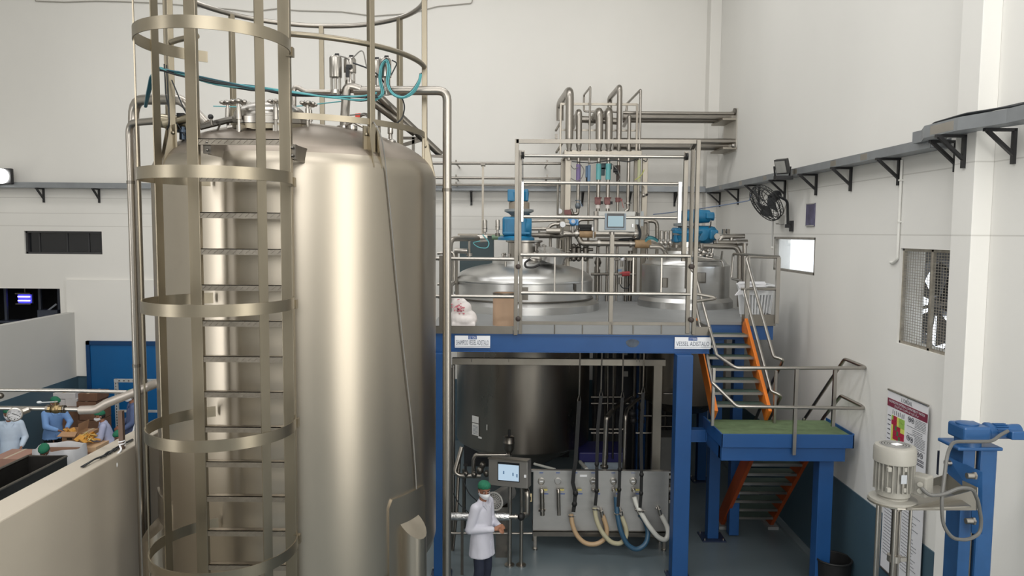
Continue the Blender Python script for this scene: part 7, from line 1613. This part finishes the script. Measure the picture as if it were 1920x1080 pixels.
ob('barrel', MB().lathe([(0.03, 0), (0.05, 0.02), (0.075, h * 0.2), (0.085, h * 0.3), (0.085, h * 0.55), (0.092, h * 0.58), (0.092, h * 0.63), (0.085, h * 0.66), (0.085, h * 0.95), (0.06, h), (0.001, h)], c, 22), M_DSTEEL, t); ob('black_top', MB().cyl(c + Vector((0.005, 0, h)), c + Vector((0.005, 0, h + 0.10)), 0.022, n=10), M_RUBBER, t); ob('coupling', MB().lathe([(0.001, -0.05), (0.05, -0.05), (0.055, -0.02), (0.035, 0)], c, 14), M_STEEL, t)
t = T('control_valve', 'dark valve cluster left of the tilted screen', 'valve', at(912, 885, 11.3))
for (px, py, r_) in ((905, 872, .05), (900, 882, .06), (912, 888, .05), (889, 890, .045), (874, 888, .04)): ob('valve_body', MB().ball(at(px, py, 11.35), r_, 10, 7).cyl(at(px, py - 6, 11.35), at(px, py + 6, 11.35), r_ * 0.5, n=8), M_DSTEEL, t)
ob('valve_top', MB().cyl(at(873, 872, 11.35), at(873, 886, 11.35), 0.018, n=8).box(at(873, 872, 11.35), (0.07, 0.03, 0.03)), M_RUBBER, t, smooth=30); ob('cable', MB().tube(fillet([at(868, 898, 11.3), at(878, 925, 11.2), at(895, 940, 11.2), at(902, 950, 11.2)], 0.5, 6), 0.008, 6), M_CABLE, t); ob('cable', MB().tube(fillet([at(850, 925, 11.2), at(860, 945, 11.2), at(876, 958, 11.1), at(884, 968, 11.1)], 0.5, 6), 0.008, 6), M_CABLE, t)
# bright bent pipes rising from the panel
low('left bright pipe rising from the manifold panel and bending back', [(1133, 882, 11.6), (1137, 790, 11.6), (1138, 783, 11.6), (1150, 768, 13.2), (1190, 740, 14.4)], 0.042, bend=0.2)
low('right bright pipe rising from the manifold panel and bending back', [(1170, 882, 11.7), (1173, 778, 11.7), (1176, 768, 11.9), (1192, 752, 13.2), (1222, 732, 14.4)], 0.03, bend=0.2)
t = T('pipe_flange', 'round flange at the foot of the left rising pipe', 'flange', at(1133, 876, 11.55)); ob('disc', MB().lathe([(0.001, -0.02), (0.065, -0.02), (0.065, 0.02), (0.001, 0.02)], at(1133, 875, 11.6), 18), M_STEEL, t)
# things standing further back in the dark
t = T('crate', 'white crate with dark violet lid behind the manifold panel', 'crate', at(1128, 900, 12.9)); a, c = at(1096, 866, 12.9), at(1166, 892, 12.9)
ob('box', MB().bb((a.x, 12.9, 0.0), (c.x, 13.5, a.z)), mat('pale blue grey crate', (170, 184, 198), 0.5), t, smooth=0, bev=0.01); a2 = at(1086, 848, 12.88); ob('lid', MB().bb((a2.x, 12.86, a.z), (c.x + 0.05, 13.6, a2.z)), mat('dark violet lid', (44, 44, 104), 0.5), t, smooth=0, bev=0.02)
t = T('steel_tube', 'loose pale tube lying on top of the manifold panel', 'tube', at(1100, 880, 11.5)); ob('tube', MB().cyl(at(1088, 866, 12.3), at(1100, 880, 11.6), 0.03, n=10), M_HWH, t); ob('bar', MB().cyl(at(1002, 870, 12.0), at(1040, 880, 11.6), 0.022, n=10), M_HWH, t)
M_DK = mat('dark added cabinet', (40, 42, 46), 0.6, 0, 0.2, (3, 3, 3)); M_DK2 = mat('dark grey machine', (58, 58, 60), 0.55, 0.2, 0.2, (4, 4, 4))
def cab(name, label, cat, x0, x1, y0, y1, z0, z1, m, extra=None):
    t = T(name, label, cat, ((x0 + x1) / 2, (y0 + y1) / 2, z0)); ob('body', MB().bb((x0, y0, z0), (x1, y1, z1)), m, t, smooth=0, bev=0.01)
    ob('door_line', MB().bb(((x0 + x1) / 2 - 0.004, y0 - 0.004, z0 + 0.1), ((x0 + x1) / 2 + 0.004, y0, z1 - 0.05)), M_RUBBER, t, smooth=0); ob('handle', MB().bb(((x0 + x1) / 2 + 0.05, y0 - 0.02, (z0 + z1) / 2), ((x0 + x1) / 2 + 0.07, y0, (z0 + z1) / 2 + 0.14)), M_DSTEEL, t, smooth=0); return t
cab('shade_cabinet', 'added tall dark cabinet deepening the shade behind the bright rising pipes', 'cabinet', 1.75, 2.75, 15.3, 15.8, 0, 2.9, M_DK)  # cabinets added to darken the back of the space under the platform
cab('shade_cabinet', 'added tall dark cabinet deepening the shade left of the lower vessel', 'cabinet', -1.0, -0.2, 15.5, 16.0, 0, 2.7, M_DK)
cab('shade_cabinet', 'added dark grey cabinet deepening the shade behind the front blue column', 'cabinet', 2.95, 3.7, 15.0, 15.6, 0, 2.6, M_DK2)
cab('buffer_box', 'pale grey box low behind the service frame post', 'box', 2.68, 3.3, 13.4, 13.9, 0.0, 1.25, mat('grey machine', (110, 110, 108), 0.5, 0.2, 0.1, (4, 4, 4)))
cab('shade_cabinet', 'added dark cabinet deepening the shade behind the left part of the manifold panel', 'cabinet', 0.1, 1.3, 16.2, 16.7, 0, 2.9, M_DK)
t = T('pipe_manifold', 'dark grid of process pipes in the shade behind the bright rising pipes', 'pipework', (2.0, 14.2, 0))
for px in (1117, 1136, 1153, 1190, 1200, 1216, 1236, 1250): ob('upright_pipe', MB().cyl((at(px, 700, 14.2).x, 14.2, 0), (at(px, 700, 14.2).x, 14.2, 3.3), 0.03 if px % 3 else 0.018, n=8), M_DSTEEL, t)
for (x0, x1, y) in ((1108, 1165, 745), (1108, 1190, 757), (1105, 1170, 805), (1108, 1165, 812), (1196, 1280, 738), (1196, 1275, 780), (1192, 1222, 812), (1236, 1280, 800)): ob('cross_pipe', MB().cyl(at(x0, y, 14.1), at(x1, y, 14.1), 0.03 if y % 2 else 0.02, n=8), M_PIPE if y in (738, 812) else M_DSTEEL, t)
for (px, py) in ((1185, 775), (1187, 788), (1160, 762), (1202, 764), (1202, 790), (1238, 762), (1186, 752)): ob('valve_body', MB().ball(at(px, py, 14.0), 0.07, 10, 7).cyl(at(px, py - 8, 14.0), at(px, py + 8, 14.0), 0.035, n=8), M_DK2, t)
ob('steel_canister', MB().cyl(at(1202, 802, 13.9), at(1202, 770, 13.9), 0.045, n=12).cyl(at(1202, 766, 13.9), at(1202, 755, 13.9), 0.035, n=12), M_PIPE, t)
for (px, py, w, h) in ((1173, 661, .07, .1), (1173, 701, .09, .1)): ob('label_plate', MB().box(at(px, py, 13.8), (w, 0.02, h)), mat('grey label', (140, 138, 132), 0.6), t, smooth=0)
# right under the stair
low('thin horizontal pipe running behind the front blue column to the stair', [(1244, 738, 13.5), (1296, 738, 13.5)], 0.02)
# cables and pipes above the lower vessel shell
for i, (px, lab) in enumerate(((1150, 'first'), (1140, 'second'))):
    low(f'{lab} thin dark drop pipe beside the lower vessel', [(px, 650, 12.8), (px - 1, 860, 12.8)], 0.015, M_DSTEEL)
# the man's floor: socket strip
# ================================================================== THE PACKING BAY ON THE LEFT
YG = 6.8
t = T('gauge_pipe', 'upper thin bright pipe crossing over the packing bay', 'pipe', at(0, 732, YG)); ob('tube', MB().pipe([at(-900, 725, YG), at(120, 732, YG), at(238, 735, YG)], 0.017, 0.1, 10), M_STEEL, t)
t = T('gauge_pipe', 'lower bright pipe with gauge and brass valve above the divider wall', 'pipe', at(213, 848, YG))
ob('tube', MB().pipe([at(-900, 757, YG), at(90, 766, YG), at(186, 769, YG)], 0.020, 0.1, 10), M_STEEL, t)
ob('insulated_pipe', MB().pipe([at(150, 769, YG), at(180, 768, YG), at(200, 756, YG), at(262, 732, YG), at(300, 716, YG)], 0.040, 0.12, 14), mat('pale lagging', (176, 168, 160), 0.42, 0.6, 0.06, (8, 8, 8)), t)
c = at(28, 777, YG - 0.1); gm_ = Matrix.Rotation(R(24), 3, 'Z') @ RX
ob('gauge_case', MB().lathe([(0.001, -0.05), (0.060, -0.05), (0.064, -0.02), (0.064, 0.015), (0.056, 0.017)], c, 24, gm_, cap=False), M_STEEL, t)
ob('gauge_dial', MB().lathe([(0.001, 0), (0.056, 0)], c + gm_ @ Vector((0, 0, 0.012)), 24, gm_), M_WHITE, t)
k = MB(); k.bar(c + gm_ @ Vector((-0.02, 0.015, 0.016)), c + gm_ @ Vector((0.03, -0.01, 0.016)), 0.005, 0.004)
for i in range(9): a = R(-220 + 32 * i); k.box(c + gm_ @ Vector((0.044 * math.cos(a), 0.044 * math.sin(a), 0.014)), (0.006, 0.006, 0.006), m=gm_)
ob('gauge_needle', k, M_BLACK, t, smooth=0, kind='stuff')
ob('gauge_neck', MB().cyl(c + gm_ @ Vector((0.03, 0, -0.05)), at(55, 767, YG), 0.032, n=12), M_STEEL, t)
v = at(105, 767, YG - 0.01); M_BRASS = mat('tarnished brass', (138, 120, 88), 0.35, 1.0, 0.12, (20, 20, 20))
ob('valve_body', MB().ball(v, 0.042, 12, 8, (1.3, 1, 1)).cyl(v + Vector((-0.065, 0, 0)), v + Vector((-0.04, 0, 0)), 0.035, n=8).cyl(v + Vector((0.04, 0, 0)), v + Vector((0.065, 0, 0)), 0.035, n=8).cyl(v, v + Vector((0, 0, 0.075)), 0.015, n=8), M_BRASS, t, smooth=35)
ob('valve_lever', MB().bar(v + Vector((0.02, -0.005, 0.072)), v + Vector((-0.13, -0.02, 0.066)), 0.02, 0.006).ball(v + Vector((-0.14, -0.02, 0.068)), 0.016, 8, 6, (1.6, 1, 0.8)), mat('pale lever', (190, 196, 200), 0.4, 0.5), t, smooth=30)
ob('union_ring', MB().cyl(at(88, 766, YG), at(94, 766, YG), 0.038, n=8).cyl(at(117, 767, YG), at(122, 767, YG), 0.038, n=8), M_DSTEEL, t)
pb = atz(214, 850, ZD); ob('support_post', MB().bb((pb.x - 0.02, YG - 0.02, ZD), (pb.x + 0.02, YG + 0.02, zat(208, 770, YG))), mat('brown post', (104, 84, 72), 0.6), t, smooth=0)
ob('end_knob', MB().ball(at(1, 742, YG), 0.03, 10, 7), M_DSTEEL, t)
t = T('wire_scraps', 'tangle of wire scraps and white cord at the post foot on the divider', 'wire', (pb.x, YG, ZD))
random.seed(9)
for i in range(7):
    a = random.uniform(0, 3.1); L = random.uniform(0.12, 0.3); q = Vector((pb.x - 0.03, YG + random.uniform(-0.5, 0.3), ZD + 0.012)); u = Vector((0.15 * math.cos(a), 1.0, 0)) * L
    ob('wire', MB().tube([q - u, q + Vector((0, 0, 0.015)), q + u], 0.007, 5), M_CABLE, t)
ob('cord', MB().tube(fillet([(pb.x, YG - 0.04, ZD + 0.04), (pb.x + 0.05, YG - 0.10, ZD + 0.02), at(208, 862, 6.6), at(219, 868, 6.6), at(219, 876, 6.6), at(205, 878, 6.6)], 0.1, 5), 0.009, 6), M_WHITE, t)
ob('cord', MB().tube([(pb.x + 0.026 * math.cos(a), YG + 0.026 * math.sin(a), ZD + 0.03 + a * 0.004) for a in [0.5 * i for i in range(26)]], 0.007, 5), M_WHITE, t)
# steel trough behind the divider
t = T('steel_hopper', 'open dark steel trough in front of the packers', 'trough', (-7.6, 10, 0.3))
zr_ = 1.3; A = atz(50, 856, zr_); B = atz(126, 855, zr_); yb_ = (A.y + B.y) / 2; xa_, xb2 = A.x, B.x; yf_ = 7.6
M_TRO = mat('dark trough steel', (92, 90, 88), 0.4, 0.9, 0.12, (3, 3, 3))
def wallp(name, a, b, z0, z1, th=0.02): ob(name, MB().bar((a[0], a[1], (z0 + z1) / 2), (b[0], b[1], (z0 + z1) / 2), th, z1 - z0), M_TRO, t, smooth=0)
wallp('side_wall', (xa_, yf_), (xa_, yb_), 0.55, zr_); wallp('side_wall', (xb2, yf_), (xb2, yb_), 0.55, zr_); wallp('end_wall', (xa_, yb_), (xb2, yb_), 0.55, zr_); wallp('end_wall', (xa_, yf_), (xb2, yf_), 0.55, zr_)
ob('floor_plate', MB().bb((xa_, yf_, 0.55), (xb2, yb_, 0.57)), M_TRO, t, smooth=0)
ob('rim', MB().tube([(xa_, yf_, zr_), (xa_, yb_, zr_), (xb2, yb_, zr_), (xb2, yf_, zr_)], 0.022, 8, True), M_DSTEEL, t)
for x in (xa_, xb2):
    for y in (yf_ + 0.1, yb_ - 0.1): ob('leg', MB().bb((x - 0.03, y - 0.03, 0), (x + 0.03, y + 0.03, 0.55)), M_TRO, t, smooth=0)
ob('division_plate', MB().bb((xa_, yb_ - 0.85, 0.57), (xa_ + 0.02, yb_ - 0.80, zr_ - 0.02)), M_TRO, t, smooth=0)
# packing table
tb_ = T('packing_table', 'steel packing table under the cartons of the packing bay', 'table', (-8.4, 14.6, 0))
ob('table_top', MB().bb((-9.0, 14.1, 0.72), (-7.55, 15.1, 0.75)), M_DSTEEL, tb_, smooth=0)
for x in (-8.95, -7.6):
    for y in (14.15, 15.05): ob('leg', MB().bb((x - 0.025, y - 0.025, 0), (x + 0.025, y + 0.025, 0.72)), M_DSTEEL, tb_, smooth=0)
def carton(label, x0, y0p, x1, y1p, Y, d, m, flaps=False, yaw=0, z0=None):
    a, c = at(x0, y0p, Y), at(x1, y1p, Y); zb = c.z if z0 is None else z0
    t = T('carton', label, 'carton', ((a.x + c.x) / 2, Y, zb)); h = a.z - zb; w = c.x - a.x; cx = (a.x + c.x) / 2; rot = R(yaw)
    k = MB()
    if flaps:
        for (dx, dy, sx, sy) in ((0, -d / 2, w, 0.008), (0, d / 2, w, 0.008), (-w / 2, 0, 0.008, d), (w / 2, 0, 0.008, d)): k.box((cx + dx * math.cos(rot) - dy * math.sin(rot), Y + d / 2 + dx * math.sin(rot) + dy * math.cos(rot), zb + h / 2), (sx, sy, h), rot)
        k.box((cx, Y + d / 2, zb + 0.01), (w, d, 0.01), rot); ob('walls', k, m, t, smooth=0)
        ob('flap', MB().prism([(cx - w / 2, Y, zb + h), (cx + w / 2, Y, zb + h), (cx + w / 2 + 0.04, Y - 0.16, zb + h - 0.05), (cx - w / 2, Y - 0.16, zb + h - 0.05)], (0, 0, 0.006)), m, t, smooth=0)
        ob('flap', MB().prism([(cx + w / 2, Y, zb + h), (cx + w / 2, Y + d, zb + h), (cx + w / 2 + 0.03, Y + d, zb + h + 0.16), (cx + w / 2 + 0.03, Y, zb + h + 0.16)], (0.006, 0, 0)), m, t, smooth=0)
    else:
        k.box((cx, Y + d / 2, zb + h / 2), (w, d, h), rot); ob('walls', k, m, t, smooth=0, bev=0.006)
        ob('tape', MB().box((cx, Y + d / 2, zb + h + 0.001), (0.05, d, 0.003), rot), mat('parcel tape', (196, 178, 150), 0.35), t, smooth=0)
    return t
t = carton('open brown carton being filled by the packer in light blue', 116, 810, 146, 833, 14.15, 0.35, M_CARD, True)
ob('hand_slot', MB().box(at(130, 823, 14.13), (0.10, 0.008, 0.03)), M_RUBBER, t, smooth=0)
carton('crumpled brown carton beside the pile of yellow sachets', 146, 812, 168, 836, 14.3, 0.35, M_CARD)
carton('flat brown carton lid under the yellow sachets', 128, 838, 180, 849, 13.7, 0.55, mat('pale cardboard', (206, 172, 136), 0.75), z0=0.62)
carton('brown carton low beside the divider wall', 136, 850, 170, 878, 13.6, 0.5, M_CARD2, z0=0.0)
carton('flat pale carton at the bottom left edge', -20, 860, 36, 876, 12.9, 0.6, mat('pinkish cardboard', (170, 132, 116), 0.75), z0=0.35)
for lab, x0, y0, x1, y1 in (('upper white carton of the stack behind the packers', 95, 737, 141, 748), ('lower left white carton of the stack behind the packers', 100, 749, 122, 763), ('lower right white carton of the stack behind the packers', 122, 748, 145, 764)): carton(lab, x0, y0, x1, y1, 16.5, 0.4, mat('white carton', (214, 210, 208), 0.7, 0, 0.04, (6, 6, 6)), z0=at(100, y1, 16.5).z)
carton('plain carton base stack under the white cartons', 96, 764, 150, 850, 16.4, 0.6, M_CARD2, z0=0.0)
for i, (lab, x0, x1, y0, y1) in enumerate((('topmost flat carton bundle before the blue door', 146, 182, 738, 752), ('second flat carton bundle before the blue door', 143, 180, 753, 768), ('third flat carton bundle before the blue door', 148, 186, 769, 788), ('lowest big carton before the blue door', 144, 188, 789, 852))): carton(lab, x0, y0, x1, y1, 16.2, 0.5, M_CARD2, z0=at(150, y1, 16.2).z if i < 3 else 0)
random.seed(21)
M_YEL = mat('yellow sachet', (206, 150, 62), 0.5); M_YEL2 = mat('pale yellow sachet', (206, 184, 116), 0.5)
for i in range(26):
    u, v_ = random.random(), random.random()
    p_ = Vector((at(144 + 36 * u, 840, 13.9).x, 13.74 + 0.42 * v_, 0.985 + 0.13 * random.random() * (1 - abs(2 * u - 0.9)) * (1 - abs(2 * v_ - 1) * 0.6)))
    m3 = Euler((random.uniform(-.8, .8), random.uniform(-.6, .6), random.uniform(0, 3))).to_matrix()
    amb = random.random() < .65; o = ob('sachet', MB().box(p_, (0.12, 0.08, 0.018), m=m3), M_YEL if amb else M_YEL2, smooth=0, bev=0.006); tag(o, ('amber' if amb else 'pale yellow') + ' sachet in the loose pile on the packing table', 'sachet', 'loose pile of ' + ('amber' if amb else 'pale yellow') + ' sachets')
for i in range(6):
    p_ = at(124 + 3 * i, 806 + 3 * (i % 2), 14.3); o = ob('sachet', MB().box(p_, (0.10, 0.07, 0.02), m=Euler((0.5 * i, 0.3, i)).to_matrix()), M_YEL, smooth=0, bev=0.006); tag(o, 'small yellow sachet in the open carton of the packer in light blue', 'sachet', 'yellow sachets in the open carton')
# white lined bin
t = T('lined_bin', 'open bin lined with white plastic in front of the seated packer', 'bin', at(92, 870, 13.1))
a, c = at(58, 838, 13.0), at(134, 838, 13.0); zb_ = zat(95, 838, 13.2)
k = MB(); n = 30
for (z, f_) in ((0.15, 0.85), (zb_ - 0.05, 1.0), (zb_, 1.06), (zb_ - 0.16, 1.14), (zb_ - 0.45, 1.10)):
    for i in range(n):
        q = 2 * math.pi * i / n; w = 1 + 0.03 * math.sin(6 * q + z * 8); cx_ = (a.x + c.x) / 2
        sq_ = 1 / max(abs(math.cos(q)), abs(math.sin(q))) ** 0.7
        k.v.append((cx_ + (c.x - a.x) / 2 * f_ * w * math.cos(q) * sq_, 13.25 + 0.28 * f_ * w * math.sin(q) * sq_, z + (0.02 * math.sin(5 * q) if z > zb_ - 0.1 else 0)))
for j in range(4):
    for i in range(n): l = (i + 1) % n; k.f.append((j * n + i, j * n + l, (j + 1) * n + l, (j + 1) * n + i))
ob('liner', k, mat('white plastic liner', (214, 214, 216), 0.5, 0, 0.03, (6, 6, 6), 0.3, 10), t, smooth=70); ob('contents', MB().box(((a.x + c.x) / 2, 13.25, zb_ - 0.10), ((c.x - a.x) * 0.82, 0.36, 0.06)), M_CARD2, t, smooth=0); ob('bin_body', MB().box(((a.x + c.x) / 2, 13.25, (zb_ - 0.2) / 2), ((c.x - a.x) * 0.8, 0.4, zb_ - 0.2)), mat('grey bin', (120, 120, 122), 0.5), t, smooth=0)
# perforated steel frame at the blue door
t = T('angle_frame', 'pale perforated angle frame standing before the blue door', 'frame', at(222, 830, 15.6)); M_ANG = mat('pale angle steel', (182, 184, 184), 0.5, 0.3, 0.1, (8, 8, 8))
xa2 = at(220, 760, 15.6).x; zt5 = zat(222, 710, 15.6)
ob('post', MB().bb((xa2 - 0.035, 15.57, 0), (xa2 + 0.035, 15.61, zt5)), M_ANG, t, smooth=0); ob('post', MB().bb((xa2 + 1.2, 15.57, 0), (xa2 + 1.27, 15.61, zt5)), M_ANG, t, smooth=0); ob('cross_bar', MB().bb((xa2 - 0.035, 15.56, zt5 - 0.07), (xa2 + 1.27, 15.6, zt5)), M_ANG, t, smooth=0)
k = MB()
for i in range(26): k.box((xa2, 15.566, 0.2 + i * (zt5 - 0.3) / 25), (0.018, 0.006, 0.03))
for i in range(12): k.box((xa2 + 0.08 + i * 0.1, 15.556, zt5 - 0.035), (0.03, 0.006, 0.018))
ob('perforations', k, M_DSTEEL, t, smooth=0, kind='stuff')
for z in (0.5, 1.1): ob('cross_bar', MB().bb((xa2 - 0.035, 15.58, z), (xa2 + 1.27, 15.6, z + 0.05)), M_ANG, t, smooth=0)
t = T('broom', 'white stick leaning beside the packer in dark blue', 'broom', at(250, 815, 13.9)); ob('stick', MB().cyl(at(249, 812, 13.9), at(262, 765, 14.0), 0.018, n=8), M_WHITE, t); ob('head', MB().box(at(248, 818, 13.9), (0.2, 0.08, 0.08)), M_DSTEEL, t, smooth=0)
# insect killer lamp in the storeroom
p_ = at(45, 560, 18.6); t = T('insect_killer', 'glowing violet insect killer lamp in the dark storeroom opening', 'insect killer', p_)
ob('case', MB().box(p_ + Vector((0, 0.06, 0)), (0.36, 0.06, 0.28)), mat('blue lit case', (120, 124, 210), 0.5), t, smooth=0, bev=0.01); [ob('frame_bar', MB().box(p_ + Vector((0, 0, dz)), (0.38, 0.1, 0.03)), M_DSTEEL, t, smooth=0) for dz in (0.13, -0.13)]
for dz in (-0.05, 0.05): ob('tube', MB().cyl(p_ + Vector((-0.15, 0, dz)), p_ + Vector((0.15, 0, dz)), 0.018, n=10), mat('violet tube', (150, 140, 255), 0.3, emit=(110, 100, 255), estr=9), t)
ob('hanger', MB().bar(p_ + Vector((0, 0.05, 0.13)), p_ + Vector((0, 0.05, 1.4)), 0.02, 0.02), M_DSTEEL, t, smooth=0)
t = T('storage_rack', 'dim rack with slanting bar inside the dark storeroom', 'rack', (-10.9, 18.5, 0)); M_DIM = mat('dim rack paint', (70, 76, 90), 0.5)
for px in (12, 76, 112): x = at(px, 580, 18.5).x; ob('upright', MB().bb((x - 0.03, 18.47, 0), (x + 0.03, 18.53, 4.2)), M_DIM, t, smooth=0)
ob('slanting_bar', MB().bar(at(80, 590, 18.4), at(106, 570, 18.4), 0.02, 0.04), mat('pale bar', (150, 156, 166), 0.5), t, smooth=0); ob('shelf', MB().bar(at(0, 602, 18.5), at(116, 600, 18.5), 0.4, 0.04), M_DIM, t, smooth=0); ob('shelf_box', MB().box(at(96, 590, 18.5), (0.5, 0.3, 0.26)), M_DIM, t, smooth=0)
# the packers
M_LB = mat('light blue work shirt', (118, 156, 208), 0.8, 0, 0.05, (7, 7, 7), 0.2, 10); M_PB = mat('pale blue lab coat', (190, 206, 224), 0.8, 0, 0.05, (7, 7, 7), 0.2, 10); M_LAV = mat('lavender lab coat', (170, 176, 206), 0.8, 0, 0.05, (7, 7, 7), 0.2, 10); M_DB = mat('slate blue work shirt', (84, 98, 134), 0.8, 0, 0.06, (7, 7, 7), 0.2, 10)
V9 = 0.012
def stand(**k):
    d = dict(elr=(-0.26, -0.03, 1.12), wrr=(-0.22, -0.22, 0.98), ell=(0.26, -0.03, 1.12), wrl=(0.22, -0.22, 0.98)); d.update(k); return d
person('person in pale blue lab coat and mask behind the round gauge at the left edge', at(18, 800, 13.7).x, 13.7, 24, stand(sc=0.95), M_PB, M_NAVY, 10, 16, 0.55, V9)
person('person in light blue shirt and green cap filling the open carton', at(99, 800, 14.75).x, 14.75, 52, stand(sc=0.95, lean=(0.0, -0.10, -0.02), elr=(-0.22, -0.24, 1.13), wrr=(-0.06, -0.44, 1.06), ell=(0.27, -0.20, 1.14), wrl=(0.10, -0.46, 1.08)), M_LB, mat('black trousers', (26, 26, 30), 0.8), 10, 26, 0.82, V9)
person('person in lavender lab coat and white mask facing the yellow sachets', at(206, 800, 14.3).x, 14.3, -66, stand(sc=0.855, lean=(0, -0.12, -0.02), elr=(-0.26, -0.20, 1.12), wrr=(-0.16, -0.42, 1.02), ell=(0.24, -0.18, 1.12), wrl=(0.10, -0.44, 1.04)), M_LAV, M_NAVY, 8, 14, 0.5, V9)
person('person in slate blue shirt and green cap by the blue door behind the pipes', at(250, 780, 14.9).x, 14.9, -58, stand(sc=1.0), M_DB, M_NAVY, 8, 12, 0.78, V9)
sit = dict(sc=0.95, dz=-0.33, lean=(0, -0.12, -0.03), elr=(-0.24, -0.16, 1.10), wrr=(-0.10, -0.34, 1.0), ell=(0.24, -0.16, 1.10), wrl=(0.10, -0.34, 1.0), knr=(-0.14, -0.36, 0.80), anr=(-0.14, -0.30, 0.44), knl=(0.14, -0.36, 0.80), anl=(0.14, -0.30, 0.44))
person('crouched person whose green cap shows above the white lined bin', at(91, 845, 12.75).x, 12.75, 14, dict(sit, dz=-0.33), M_DB, M_NAVY, 0, 48, 0.78, V9)
person('crouched person whose green cap just shows above the divider wall', at(241, 815, 13.9).x, 13.9, -30, dict(sit, dz=-0.40), M_LB, M_NAVY, 0, 30, 0.78, V9)
